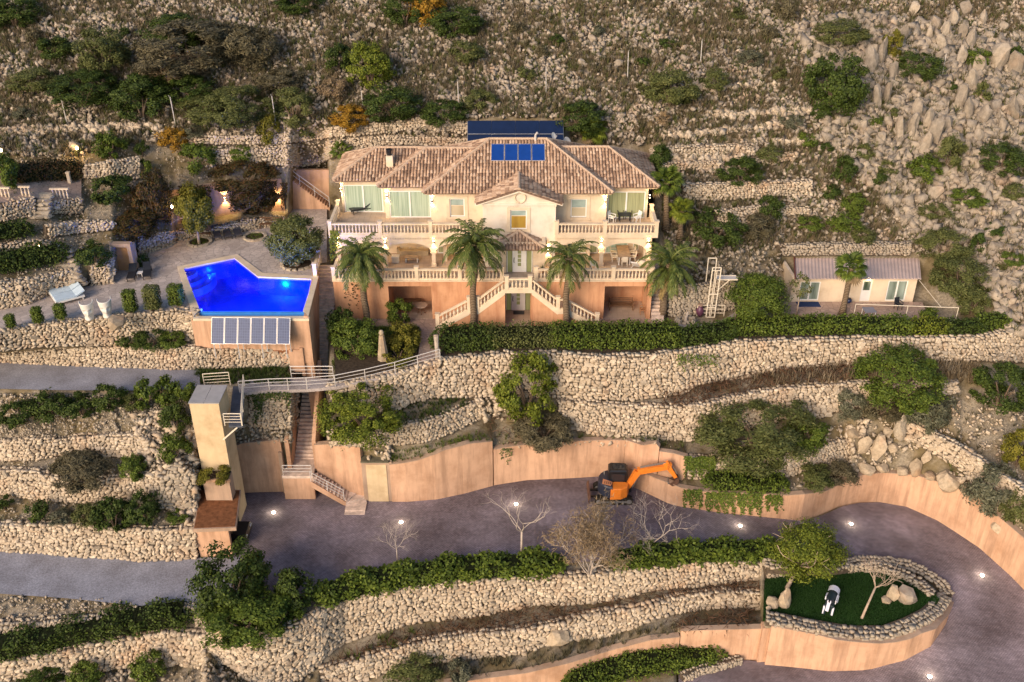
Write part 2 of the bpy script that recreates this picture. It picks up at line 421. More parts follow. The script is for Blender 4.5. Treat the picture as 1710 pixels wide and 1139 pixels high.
LAb = step('LAb', N2t, [(-300,372),(-40,372),(0,370),(57,360),(77,357),(137,356)], 16)
LAt = step('LAt', LAb, [(-300,342),(-40,342),(0,340),(57,330),(77,337),(133,333),(137,332)], 80)
step('LAu', LAt, [(-300,300),(0,300),(85,298),(137,299)], 8)
# behind the villa and on the right
gz = lambda u: 0.0
R0 = L('R0', [(546.5,538,0),(1100,536,0)])
L('RA', [(546.5,345,3.4),(1090,345,3.4)])
L('RB', [(546.5,270,8.3),(1090,270,8.3)])
R1 = L('R1', [(1101,533,.05),(1130,515,.1),(1200,520,.15),(1260,515,.2),(1310,497,.2),(1540,497,.2),(1600,520,.3),(1680,540,.2),(2000,535,.2)])
R2 = step('R2', R1, [(1101,445),(1200,440),(1300,432),(1310,424),(1530,424),(1560,440),(1700,470),(2000,480)], 38)
H1 = L('H1', [(-300,205,11.3),(0,203,11.6),(500,200,11.8),(1100,200,11.8),(1350,200,11.4),(1710,200,10.9),(2000,200,10.5)])
H2 = step('H2', H1, [(-300,-60),(0,-60),(500,-60),(1100,-60),(1700,-60),(2000,-60)], 28)
step('H3', H2, [(-300,-230),(500,-230),(1100,-230),(1700,-230),(2000,-230)], 22)

GU = np.arange(-260, 1985, 5.0); GV = np.arange(-224, 1256, 4.0)
GP = np.zeros((len(GV), len(GU), 3))
for j, u in enumerate(GU):
    uu = u
    q = []
    for n_, (pts, use) in LINES.items():
        if use and pts[0][0] <= uu <= pts[-1][0] and not ((490 <= uu < 505 and n_ in ('P1b', 'W1t')) or 505 <= uu <= 546 and n_ in ('S1t', 'S1b', 'S2t', 'S2b', 'M2t', 'M2b', 'W1t')):
            v, z = at(pts, uu); q.append((v, z))
    q.sort()
    q = [q[0]] + [b for a, b in zip(q, q[1:]) if b[0] - a[0] > 0.4]
    vs = np.array([a for a, _ in q]); Ps = np.array([PZ(uu, a, z) for a, z in q])
    k = np.clip(np.searchsorted(vs, GV) - 1, 0, len(vs) - 2)
    A, B = Ps[k], Ps[k + 1]
    d = np.array([ray(uu, v) for v in GV])
    cr = lambda a, b: a[:, 1] * b[:, 2] - a[:, 2] * b[:, 1]
    den = cr(B - A, d); den[np.abs(den) < 1e-9] = 1e-9
    s = np.clip(-cr(A - CAM, d) / den, -3, 4)
    GP[:, j] = A + (B - A) * s[:, None]
def G(u, v):
    """the ground at the foot of something"""
    a = np.clip((u - GU[0]) / 5.0, 0, len(GU) - 1.001); b = np.clip((v - GV[0]) / 4.0, 0, len(GV) - 1.001)
    i, j = int(b), int(a); fb, fa = b - i, a - j
    return (GP[i, j] * (1 - fa) + GP[i, j + 1] * fa) * (1 - fb) + (GP[i + 1, j] * (1 - fa) + GP[i + 1, j + 1] * fa) * fb
nv, nu = len(GV), len(GU)
ii, jj = np.meshgrid(np.arange(nv - 1), np.arange(nu - 1), indexing='ij')
gf = np.stack([(ii + 1) * nu + jj, (ii + 1) * nu + jj + 1, ii * nu + jj + 1, ii * nu + jj], -1).reshape(-1, 4)
FC_U = (GU[jj] + 2.5).ravel(); FC_V = (GV[ii] + 2.0).ravel()
_a, _b, _c, _d = [GP.reshape(-1, 3)[gf[:, k]] for k in range(4)]
F_AREA = 0.5 * np.linalg.norm(np.cross(_c - _a, _d - _b), axis=1)
F_NRM = np.cross(_c - _a, _d - _b); F_NRM /= np.linalg.norm(F_NRM, axis=1)[:, None] + 1e-12

def earth_mat():
    m, nt, p = new_mat('hillside_earth', 0.95, 0.1)
    w = world(nt)
    a = noise(nt, 0.35, 6, w, 0.6); b = noise(nt, 6.0, 6, w, 0.7); c = noise(nt, 1.3, 5, w, 0.6)
    soil = ramp(nt, c, [(0.3, (0.11, 0.085, 0.045)), (0.55, (0.19, 0.15, 0.085)), (0.75, (0.26, 0.2, 0.125))])
    grav = ramp(nt, b, [(0.3, (0.14, 0.12, 0.09)), (0.5, (0.28, 0.24, 0.185)), (0.68, (0.43, 0.375, 0.29))])
    set_c(nt, p, mixc(nt, ramp(nt, a, [(0.42, (0, 0, 0)), (0.58, (1, 1, 1))]), soil, grav))
    bump(nt, p, b, 0.6, 0.08)
    return m
M['earth'] = earth_mat()
tv = GP.reshape(-1, 3).copy(); tv[:, 2] -= 0.12; tv[:, 1] += 0.28
terrain = obj('hillside', tv, gf, M['earth'], smooth=True); tag(terrain, kind='structure')

def inside(poly, U, V):
    r = np.zeros(U.shape, bool); n = len(poly)
    for i in range(n):
        (x0, y0), (x1, y1) = poly[i], poly[(i + 1) % n]
        if y0 == y1: continue
        c = ((y0 > V) != (y1 > V)) & (U < (x1 - x0) * (V - y0) / (y1 - y0) + x0); r ^= c
    return r
def spots(poly, density, r=rng, extra=None):
    """random places on the ground inside an outline, by true area"""
    ok = inside(poly, FC_U, FC_V)
    if extra is not None: ok &= extra
    idx = np.nonzero(ok)[0]; ar = F_AREA[idx]
    n = int(ar.sum() * density)
    if n == 0: return np.zeros((0, 3)), np.zeros((0, 3))
    f = idx[np.searchsorted(np.cumsum(ar) / ar.sum(), r.random(n)).clip(0, len(idx) - 1)]
    a, b = r.random(n)[:, None], r.random(n)[:, None]
    P = GP.reshape(-1, 3)
    q = (P[gf[f, 0]] * (1 - a) + P[gf[f, 1]] * a) * (1 - b) + (P[gf[f, 3]] * (1 - a) + P[gf[f, 2]] * a) * b
    q[:, 2] -= 0.1
    return q, F_NRM[f]

# ------------------------------------------------------------------ roads
def paver_mat():
    m, nt, p = new_mat('driveway_pavers', 0.85, 0.25)
    w = world(nt)
    b = N(nt, 'ShaderNodeTexBrick'); nt.links.new(w, b.inputs['Vector'])
    b.inputs['Scale'].default_value = 1.0; b.inputs['Brick Width'].default_value = 0.2; b.inputs['Row Height'].default_value = 0.1
    b.inputs['Mortar Size'].default_value = 0.012
    b.inputs['Color1'].default_value = (0.265, 0.228, 0.255, 1); b.inputs['Color2'].default_value = (0.2, 0.175, 0.2, 1); b.inputs['Mortar'].default_value = (0.09, 0.077, 0.08, 1)
    n = noise(nt, 0.22, 7, w, 0.65); n2 = noise(nt, 3.5, 6, w, 0.75)
    c = mixc(nt, 1.0, b.outputs['Color'], ramp(nt, n, [(0.33, (0.62, 0.56, 0.54)), (0.5, (1, .96, .96)), (0.66, (1.5, 1.45, 1.48))]), 'MULTIPLY')
    c = mixc(nt, 1.0, c, ramp(nt, n2, [(0.3, (0.75, 0.75, 0.75)), (0.7, (1.25, 1.25, 1.25))]), 'MULTIPLY')
    set_c(nt, p, c); bump(nt, p, b.outputs['Fac'], -0.3, 0.02)
    return m
M['paver'] = paver_mat()
def gravel_mat(name, c):
    m, nt, p = new_mat(name, 0.9, 0.15)
    w = world(nt)
    a = noise(nt, 9, 6, w, 0.75); b = noise(nt, 0.6, 4, w)
    k = lambda f: tuple(x * f for x in c)
    q = ramp(nt, a, [(0.3, k(0.6)), (0.5, c), (0.68, k(1.45))])
    set_c(nt, p, mixc(nt, 1.0, q, ramp(nt, b, [(0.3, (0.78, 0.76, 0.74)), (0.7, (1.15, 1.15, 1.15))]), 'MULTIPLY')); bump(nt, p, a, 0.35, 0.04)
    return m
M['gravel'] = gravel_mat('road_gravel', (0.265, 0.272, 0.32))
def strip(name, top, bot, u0, u1, n, rows, mat, f=None, lift=0.03, kind='structure', smooth=True):
    """a sheet between two edges"""
    V = []
    for u in np.linspace(u0, u1, n):
        (va, za), (vb, zb) = at(top, u), at(bot, u)
        for r in np.linspace(0, 1, rows):
            v = va + (vb - va) * r
            if f is not None: p = PF(u, v, f)
            else:
                pa, pb = PZ(u, va, za), PZ(u, vb, zb); p = pa + (pb - pa) * r
            V.append(p + (0, 0, lift))
    F = [(i * rows + r, i * rows + r + 1, (i + 1) * rows + r + 1, (i + 1) * rows + r) for i in range(n - 1) for r in range(rows - 1)]
    o = obj(name, V, np.array(F), mat, smooth=smooth)
    return tag(o, kind=kind)
GRASS_Z = -11.7
LWfull = sorted(W1b + LWb)
low_edge = L('x', [(385,955,-10),(430,985,-10),(500,1000,-10),(560,985,-10)] + [(p[0], p[1] - 22, p[2]) for p in S3t if p[0] > 570 and p[0] < 1230] + [(u, v + 3, z) for u, v, z in RIM], False)
strip('driveway', LWfull, low_edge, 388, 1590, 160, 14, M['paver'], drive)
strip('driveway', LWfull, L('x', [(1590,1250,-14),(2000,1250,-14)], False), 1590, 1990, 40, 24, M['paver'], drive, lift=0.031)
strip('driveway', L('x', [(1132,1112,-16)] + [(u, v - 3, z) for u, v, z in W5b if u > 1190] + [(u, v - 3, z) for u, v, z in W3b], False), L('x', [(1100,1252,-17),(1600,1252,-17)], False), 1133, 1591, 60, 14, M['paver'], drive, lift=0.032)
strip('gravel_road', P0t, P0b, -290, 343, 60, 5, M['gravel'])
strip('gravel_road', L('x', [(338,931,-10),(400,931,-10)], False), L('x', [(338,1016,-10),(400,1012,-10)], False), 342, 400, 6, 4, M['gravel'], lift=0.034)
strip('gravel_path', M1b, LINES['P1b'][0], -290, 334, 60, 4, M['gravel'])

# ------------------------------------------------------------------ dry stone walls
_t = (1 + 5 ** .5) / 2
ICO_V = np.array([(-1, _t, 0), (1, _t, 0), (-1, -_t, 0), (1, -_t, 0), (0, -1, _t), (0, 1, _t), (0, -1, -_t), (0, 1, -_t), (_t, 0, -1), (_t, 0, 1), (-_t, 0, -1), (-_t, 0, 1)])
ICO_V /= np.linalg.norm(ICO_V[0])
ICO_F = np.array([(0, 11, 5), (0, 5, 1), (0, 1, 7), (0, 7, 10), (0, 10, 11), (1, 5, 9), (5, 11, 4), (11, 10, 2), (10, 7, 6), (7, 1, 8), (3, 9, 4), (3, 4, 2), (3, 2, 6), (3, 6, 8), (3, 8, 9), (4, 9, 5), (2, 4, 11), (6, 2, 10), (8, 6, 7), (9, 8, 1)])
def rock_template(r, box=0.4, jit=0.17):
    v = ICO_V @ rand_rot(1, r)[0].T
    v = np.sign(v) * np.abs(v) ** box
    v = v + r.normal(size=v.shape) * jit
    return v / np.abs(v).max(0), ICO_F
def block_template(r):
    """an angular building stone: an irregular outline with a flat, slightly tilted face (towards -y)"""
    n = int(r.integers(5, 8)); a = np.sort((np.arange(n) + r.uniform(-.3, .3, n)) * 2 * np.pi / n + r.uniform(0, 6.28))
    q = np.stack([np.cos(a), np.sin(a)], -1); q = np.sign(q) * np.abs(q) ** .55 * r.uniform(.82, 1.0, (n, 1)); tl = r.normal(size=2) * .22
    rings = [(1.0, 1.0), (-.45, 1.0), (-1.0, .8)]
    v = np.array([(x * s, y + (tl @ (x, z) if k else 0), z * s) for k, (y, s) in enumerate(rings) for x, z in q])
    f = []
    for k in range(2):
        for i in range(n): b, c = k * n + i, k * n + (i + 1) % n; f += [(b, c, c + n), (b, c + n, b + n)]
    f += [(2 * n, 2 * n + i, 2 * n + i + 1) for i in range(1, n - 1)] + [(0, i + 1, i) for i in range(1, n - 1)]
    return v, np.array(f)
ST = [block_template(np.random.default_rng(200 + i)) if i % 8 else rock_template(np.random.default_rng(100 + i)) for i in range(16)]
STONE_ME = {}
def stone_mesh(t, mat):
    k = (t, mat.name)
    if k not in STONE_ME:
        me = bpy.data.meshes.new('stone'); me.from_pydata([tuple(v) for v in ST[t][0]], [], [tuple(map(int, f)) for f in ST[t][1]]); me.materials.append(mat)
        STONE_ME[k] = me
    return STONE_ME[k]
M['core'] = plain('wall_core', (0.1, 0.078, 0.058), 0.95, 0.1, var=0.4, scale=5)
def put_stones(wall, pos, R, scl, pick, mat, n_ind, min_size):
    size = scl[:, 0] * scl[:, 2] * 4
    order = np.argsort(-size)
    ind = [i for i in order[:n_ind] if size[i] > min_size]
    rest = np.ones(len(pos), bool); rest[ind] = False
    off = OFF[wall.name]
    for i in ind:
        o = bpy.data.objects.new('stone', stone_mesh(int(pick[i]), mat)); COL.objects.link(o); o.parent = wall
        m4 = Matrix([[*(R[i][k] * scl[i]), pos[i][k] - off[k]] for k in range(3)] + [[0, 0, 0, 1]])
        o.matrix_basis = m4
    if rest.sum():
        v, f = stamp(ST, pick[rest], pos[rest], R[rest], scl[rest])
        tag(obj('small_stones', v, f, mat, wall), kind='stuff')
def stone_wall(label, top, bot, u0, u1, name='stone_wall', size=0.36, mat=None, n_ind=110, lean=0.0, cap=True, group='dry stone terrace walls', seed=None, out=0.05):
    mat = mat or M['stone']
    r = np.random.default_rng(seed if seed is not None else abs(hash((u0, u1, round(top[0][1])))) % 99999)
    us = np.linspace(u0, u1, max(8, int(abs(u1 - u0) / 6)))
    T = np.array([at3(top, u) for u in us]) if not isinstance(top, np.ndarray) else top
    B = np.array([at3(bot, u) for u in us]) if not isinstance(bot, np.ndarray) else bot
    return wall_between(label, T, B, name, size, mat, n_ind, cap, group, r, out)
def wall_between(label, T, B, name='stone_wall', size=0.36, mat=None, n_ind=110, cap=True, group='dry stone terrace walls', r=rng, out=0.05, thick=0.6, min_size=0.13, rows=2):
    mat = mat or M['stone']
    n = len(T)
    seg = np.linalg.norm(np.diff(B, axis=0), axis=1); S = np.concatenate([[0], np.cumsum(seg)]); LEN = S[-1]
    tan = np.gradient(B, axis=0); tan[:, 2] *= 0.5; tan /= np.linalg.norm(tan, axis=1)[:, None]
    nrm = np.stack([tan[:, 1], -tan[:, 0], np.zeros(n)], -1); nrm /= np.linalg.norm(nrm, axis=1)[:, None]
    size *= .74
    root = thing(name, label, 'stone wall', B[n // 2], group)
    # core
    cv = np.concatenate([B - nrm * 0.03 - (0, 0, .15), T - nrm * 0.03, T - nrm * thick, B - nrm * (thick + .1) - (0, 0, .15)])
    cf = [(k * n + i, k * n + i + 1, (k + 1) * n + i + 1, (k + 1) * n + i) for k in range(3) for i in range(n - 1)] + [(0, n, 2 * n, 3 * n), (n - 1, 4 * n - 1, 3 * n - 1, 2 * n - 1)]
    obj('wall_core', cv, cf, M['core'], root)
    pos, R, scl = [], [], []
    H = np.linalg.norm(T - B, axis=1)
    def frame(s):
        i = np.clip(np.searchsorted(S, s) - 1, 0, n - 2); f = (s - S[i]) / max(S[i + 1] - S[i], 1e-6)
        lerp = lambda A: A[i] * (1 - f) + A[i + 1] * f
        return lerp(B), lerp(T), lerp(tan), lerp(nrm), H[i] * (1 - f) + H[i + 1] * f
    h = 0.0
    while h < H.max():
        ch = size * r.uniform(0.55, 0.95); s = r.uniform(0, size)
        while s < LEN:
            big = r.random() < 0.1
            w = size * r.uniform(0.5, 1.9) * (1.45 if big else 1)
            b, t, ta, nn, hh = frame(min(s + w / 2, LEN))
            if h + ch * 0.5 < hh - 0.04:
                up = (t - b) / max(hh, 1e-3)
                p = b + up * (h + ch / 2 + r.normal() * ch * 0.14) + nn * (out + r.normal() * 0.025)
                a = r.normal() * 0.2 if r.random() < 0.7 else r.uniform(-1.0, 1.0)
                ta2 = ta * math.cos(a) + up * math.sin(a); up2 = up * math.cos(a) - ta * math.sin(a)
                pos.append(p); R.append(np.stack([ta2, -nn, up2], -1)); scl.append((w * .52, r.uniform(0.07, 0.17), ch * (0.58 if not big else .85)))
            s += w * 0.96
        h += ch * 0.93
    if cap:
        for row in range(rows):
            s = 0.0
            while s < LEN:
                w = size * r.uniform(0.7, 1.6)
                b, t, ta, nn, hh = frame(min(s + w / 2, LEN))
                p = t - nn * (0.02 + row * 0.34 + r.normal() * 0.04) + np.array([0, 0, r.uniform(-.05, .08)])
                a = r.uniform(-0.5, 0.5); ta2 = ta * math.cos(a) - nn * math.sin(a); nb = np.cross(ta2, (0, 0, 1.0)); nb /= np.linalg.norm(nb)
                pos.append(p); R.append(np.stack([ta2, -nb, np.array([0, 0, 1.0])], -1)); scl.append((w * .52, size * r.uniform(.35, .6), size * r.uniform(.22, .42)))
                s += w
    pos, R, scl = np.array(pos), np.array(R), np.array(scl)
    put_stones(root, pos, R, scl, r.integers(0, len(ST), len(pos)), mat, n_ind, min_size)
    return root

stone_wall('long tall dry stone wall below the hedge in front of the villa and annex', S1t, S1b, 735, 1990, size=0.42, n_ind=260)
stone_wall('dry stone wall under the sloping walkway, left of the big round pine bush', S1t, S1b, 545, 735, size=0.44, n_ind=90)
stone_wall('long dry stone wall right of the tall bush, second wall down from the hedge', S2t, S2b, 930, 1600, size=0.4, n_ind=200)
stone_wall('curved dry stone wall above the grassy ledge left of the tall bush', S2t, S2b, 545, 800, size=0.36, n_ind=100)
stone_wall('pale dry stone wall above the ivy hedge right of the excavator', SBt, SBb, 1146, 1421, size=0.36, n_ind=110)
stone_wall('long curved dry stone wall under the clipped hedge along the driveway', S3t, S3b, 345, 1273, size=0.42, n_ind=260)
stone_wall('lower dry stone wall with brown brush above it, below the driveway hedge', S4t, S4b, 533, 1273, size=0.42, n_ind=200)
stone_wall('dry stone wall directly above the lower left gravel road', L1t, P0t, -290, 326, size=0.42, n_ind=160)
stone_wall('second dry stone wall up from the lower left gravel road', L2t, L2b, -290, 262, size=0.36, n_ind=110)
stone_wall('third dry stone wall up from the lower left gravel road, under the gravel slope', L3t, L3b, -290, 246, size=0.36, n_ind=90)
stone_wall('low dry stone wall beside the hedge below the lower left gravel road', B1t, B1b, -290, 335, size=0.3, n_ind=60, mat=M['stone_grey'])
stone_wall('dry stone wall in the bottom left corner under the diagonal hedge', B2t, B2b, -290, 343, size=0.42, n_ind=90)
stone_wall('dry stone wall along the upper edge of the pale gravel path', M1t, M1b, -290, 488, size=0.34, n_ind=140)
stone_wall('dry stone wall holding up the pool terrace beside the clipped pillar shrubs', M2t, M2b, -290, 331, size=0.36, n_ind=150)
stone_wall('dry stone wall behind the two white head sculptures', N1t, DKb, -290, 128, size=0.34, n_ind=100)
stone_wall('short dry stone wall between garden steps and lit doorway', N1t, DKb, 147, 188, size=0.3, n_ind=25)
stone_wall('low dry stone wall under the dark creeper, right of the lit doorway', N1t, DKb, 228, 290, size=0.3, n_ind=30)
stone_wall('low stone bench wall in front of the orange wall by the pool', N1t, DKb, 293, 474, size=0.26, n_ind=30)
stone_wall('dry stone wall above the ball hedge with a lamp in it, far left', N2t, N2b, -290, 140, size=0.3, n_ind=60)
stone_wall('dry stone wall left of the upper garden steps', LAt, LAb, -290, 57, size=0.3, n_ind=50)
stone_wall('short dry stone wall right of the upper garden steps', LAt, LAb, 77, 136, size=0.3, n_ind=30)
def loose_wall(label, uv_top, uv_bot, size=0.3, n_ind=40, mat=None, lift=0.0):
    """a wall standing on the slope; its foot is on the ground"""
    us = np.linspace(uv_bot[0][0], uv_bot[-1][0], max(6, int((uv_bot[-1][0] - uv_bot[0][0]) / 6)))
    T, B = [], []
    for u in us:
        vb = np.interp(u, [a for a, _ in uv_bot], [b for _, b in uv_bot]); vt = np.interp(u, [a for a, _ in uv_top], [b for _, b in uv_top])
        b = G(u, vb) + (0, 0, lift); B.append(b); T.append(slope_from(b, vt, u, 80))
    return wall_between(label, np.array(T), np.array(B), 'stone_wall', size, mat, n_ind, r=np.random.default_rng(int(us[0]) + 7))
loose_wall('low stone wall under the gravel in the middle of the left garden', [(77,378),(133,372),(190,371)], [(77,396),(133,389),(190,382)], 0.3, 30)
loose_wall('stone wall under the garden lamp on the upper left terrace', [(137,279),(180,272),(232,264)], [(137,297),(180,298),(232,298)], 0.32, 30)
loose_wall('uppermost stone wall left of the blue panel array', [(311,230),(347,227),(391,228),(487,224),(514,218),(568,211),(640,207),(700,200),(780,207)], [(311,240),(347,240),(391,241),(487,238),(514,234),(568,228),(640,222),(700,215),(780,222)], 0.32, 60)
loose_wall('stone wall with a round bush in front, above the creeper wall', [(356,250),(423,249),(470,243),(514,242),(560,234),(640,228),(780,232)], [(356,272),(423,276),(470,276),(514,278),(560,262),(640,242),(780,243)], 0.34, 70)
loose_wall('topmost of the short stone walls right of the villa roof', [(1085,249),(1150,246),(1230,243),(1258,247)], [(1085,261),(1150,259),(1230,256),(1258,258)], 0.32, 40)
loose_wall('second short stone wall right of the villa roof, slanting up', [(1100,274),(1160,271),(1200,270)], [(1100,284),(1160,283),(1200,283)], 0.32, 25)
loose_wall('slanting stone wall right of the dark bush beside the villa roof', [(1240,270),(1280,264),(1330,256)], [(1240,280),(1280,274),(1330,265)], 0.32, 25)
loose_wall('longest pale stone wall on the slope between villa and annex', [(1140,310),(1220,308),(1290,305),(1355,303)], [(1140,334),(1220,333),(1290,327),(1355,326)], 0.36, 60)
loose_wall('short stone wall below the longest one right of the villa', [(1195,356),(1240,350),(1270,346)], [(1195,380),(1240,380),(1270,368)], 0.34, 30)
loose_wall('short low stone wall on the slope right of the brown shrub', [(1290,348),(1350,346)], [(1290,358),(1350,357)], 0.3, 15)
loose_wall('stone wall retaining the bank close behind the annex', [(1303,411),(1400,408),(1520,408)], [(1303,426),(1400,425),(1520,425)], 0.32, 40, M['stone_grey'])
loose_wall('crooked stone wall running down the slope beside the boulders at the right', [(1510,702),(1564,727),(1599,745),(1635,768),(1671,793),(1730,832)], [(1510,727),(1564,760),(1599,780),(1635,808),(1671,838),(1730,880)], 0.42, 60)
loose_wall('rubble wall beside the beige lift tower', [(262,800),(300,770),(330,800)], [(262,850),(300,850),(330,850)], 0.42, 30, M['stone_grey'], 0.1)
loose_wall('stone wall hung with creeper between lift bridge and lower stairs', [(414,655),(450,653),(497,652)], [(414,712),(450,715),(497,715)], 0.34, 40)
loose_wall('stone wall under the villa palm, right of the side stairs', [(1112,470),(1140,476),(1165,480),(1200,470),(1225,462)], [(1112,528),(1140,528),(1165,525),(1200,520),(1225,515)], 0.34, 60, M['stone_grey'])

# rendered retaining walls
def rendered_wall(label, top, bot, u0, u1, name='rendered_wall', thick=0.35, cap=0.05, mat=None, use_top=False):
    us = np.linspace(u0, u1, max(6, int(abs(u1 - u0) / 5)))
    T = np.array([at3(top, u) for u in us]); B = np.array([at3(bot, u) for u in us]); n = len(us)
    # keep the faces upright
    if use_top: B[:, :2] = T[:, :2]
    else: T[:, :2] = B[:, :2]
    tan = np.gradient(B, axis=0); nrm = np.stack([tan[:, 1], -tan[:, 0], np.zeros(n)], -1); nrm /= np.linalg.norm(nrm, axis=1)[:, None]
    root = thing(name, label, 'retaining wall', B[n // 2], 'orange rendered retaining walls')
    B[:, 2] -= 0.3
    v = np.concatenate([B + nrm * .03, T + nrm * .03, T - nrm * thick, B - nrm * thick])
    f = [(k * n + i, k * n + i + 1, (k + 1) * n + i + 1, (k + 1) * n + i) for k in range(3) for i in range(n - 1)] + [(0, n, 2 * n, 3 * n), (n - 1, 4 * n - 1, 3 * n - 1, 2 * n - 1)]
    obj('wall_face', v, f, mat or M['orange'], root)
    v = np.concatenate([T + nrm * .07, T + nrm * .07 + (0, 0, cap), T - nrm * (thick + .03) + (0, 0, cap), T - nrm * (thick + .03)]) + (0, 0, .002)
    obj('coping', v, f + [(i, 3 * n + i, 3 * n + i + 1, i + 1) for i in range(n - 1)], M['core_pale'], root)
    return root
M['core_pale'] = stucco('coping_render', (0.42, 0.3, 0.22), (0.25, 0.19, 0.15), 0.5)
rendered_wall('long orange rendered wall behind the excavator along the driveway', W1t, W1b, 655, 823)
rendered_wall('stepped lower length of orange rendered wall behind the excavator', W1t, W1b, 825, 1040)
rendered_wall('end of the orange rendered wall behind the excavator boom', W1t2, W1b2, 1042, 1097)
rendered_wall('lowest end of the orange wall beside the excavator bucket', W1t2, W1b2, 1098, 1144)
rendered_wall('orange rendered wall beside the lift tower at the back of the parking area', W1t, W1b, 393, 480)
rendered_wall('orange rendered wall behind the stairs down to the parking area', W1t, W1b, 534, 609)
rendered_wall('long curving orange wall on the outside of the driveway bend', LWt, LWb, 1041, 1990, use_top=True)
rendered_wall('curved orange wall holding up the lawn island in the driveway bend', W3t, W3b, 1277, 1589)
rendered_wall('straight orange wall left of the lawn island', W5t, W5b, 1132, 1279)
rendered_wall('low orange wall behind the hedge at the bottom edge', W2t, W2b, 743, 1131)
rendered_wall('orange rendered wall with two lit lamps behind the pool terrace', OWt, OWb, 293, 476)
# ------------------------------------------------------------------ the villa
def tile_mat():
    m, nt, p = new_mat('roof_tile', 0.85, 0.2)
    w = world(nt)
    c = ramp(nt, per_piece(nt), [(0.0, (0.2, 0.13, 0.095)), (0.3, (0.37, 0.25, 0.175)), (0.7, (0.47, 0.335, 0.245)), (1.0, (0.54, 0.41, 0.31))])
    c = mixc(nt, 0.7, c, ramp(nt, noise(nt, 1.2, 5, w), [(0.3, (0.7, 0.68, 0.68)), (0.7, (1.15, 1.12, 1.1))]), 'MULTIPLY')
    set_c(nt, p, c); bump(nt, p, noise(nt, 25, 3, w), 0.3, 0.02)
    return m
M['tile'] = tile_mat()
M['tile_gap'] = plain('roof_underlay', (0.2, 0.13, 0.095), 0.95, 0.1, var=0.3, scale=4)
M['mortar_ridge'] = plain('ridge_tile_clay', (0.5, 0.37, 0.27), 0.9, 0.1, var=0.2, scale=6)
def curtain_mat(name, a, b, e, strength, sc=9.0):
    m, nt, p = new_mat(name, 0.25, 0.5)
    w = world(nt)
    mp = N(nt, 'ShaderNodeMapping'); mp.inputs['Scale'].default_value = (sc, sc, 0.25); nt.links.new(w, mp.inputs[0])
    c = ramp(nt, noise(nt, 1.0, 3, mp.outputs[0]), [(0.3, a), (0.7, b)])
    set_c(nt, p, c); nt.links.new(mixc(nt, 1.0, c, e, 'MULTIPLY'), p.inputs['Emission Color']); p.inputs['Emission Strength'].default_value = strength
    return m
M['curtain'] = curtain_mat('lit_curtain_glass', (0.2, 0.26, 0.2), (0.36, 0.42, 0.34), (1.0, 0.95, 0.78), 0.32)
M['curtain_dim'] = curtain_mat('dim_curtain_glass', (0.16, 0.16, 0.09), (0.32, 0.33, 0.2), (1, .9, .6), 0.35)
M['blind'] = curtain_mat('window_blind', (0.3, 0.24, 0.16), (0.42, 0.36, 0.26), (1, .9, .7), 0.25, 0.6)
M['sky_glass'] = plain('window_reflection', (0.3, 0.38, 0.36), 0.15, 0.5, var=0.15)
M['yellow_room'] = curtain_mat('lit_room_glass', (0.24, 0.14, 0.03), (0.4, 0.27, 0.06), (1, .8, .4), 0.25, 2.0)
M['green_glass'] = curtain_mat('frosted_side_glass', (0.2, 0.21, 0.1), (0.27, 0.28, 0.15), (1, .95, .6), 0.18)
M['lamp'] = emis('lamp_glow', (1.0, 0.75, 0.35), 30.0)
M['lamp_soft'] = emis('lamp_glow_soft', (1.0, 0.8, 0.5), 10.0)
def floor_mat(name, c, s=0.45):
    m, nt, p = new_mat(name, 0.75, 0.3)
    w = world(nt)
    b = N(nt, 'ShaderNodeTexBrick'); nt.links.new(w, b.inputs['Vector']); b.offset = 0.0
    b.inputs['Scale'].default_value = 1.0; b.inputs['Brick Width'].default_value = s; b.inputs['Row Height'].default_value = s; b.inputs['Mortar Size'].default_value = 0.008
    k = lambda f: (*[x * f for x in c], 1)
    b.inputs['Color1'].default_value = k(1.0); b.inputs['Color2'].default_value = k(0.88); b.inputs['Mortar'].default_value = k(0.6)
    set_c(nt, p, mixc(nt, 1.0, b.outputs['Color'], ramp(nt, noise(nt, 0.8, 5, w), [(0.3, (0.85, 0.82, 0.8)), (0.7, (1.12, 1.1, 1.08))]), 'MULTIPLY'))
    return m
M['floor'] = floor_mat('terrace_floor', (0.46, 0.365, 0.29))

V = thing('villa', 'large two storey cream villa with terracotta tiled hip roofs and twin front stairs', 'villa', (0, 1.2, 0))
ZF, ZB, ZE = 3.39, 6.29, 9.2       # terrace floor, balcony floor, eaves
YT, YA = 1.2, 3.8                  # terrace wall, arcade wall
XL, XR = -14.1, 11.08
def wall_holes(mb, x0, x1, z0, z1, y0, y1, holes, mi=0):
    xs = sorted(set([x0, x1] + [h[k] for h in holes for k in (0, 1)])); zs = sorted(set([z0, z1] + [h[k] for h in holes for k in (2, 3)]))
    for a, b in zip(xs, xs[1:]):
        run = None
        for c, d in zip(zs, zs[1:]):
            xm, zm = (a + b) / 2, (c + d) / 2
            if any(h[0] < xm < h[1] and h[2] < zm < h[3] for h in holes):
                if run: mb.box(a, b, y0, y1, *run, mi); run = None
            else: run = (run[0], d) if run else (c, d)
        if run: mb.box(a, b, y0, y1, *run, mi)
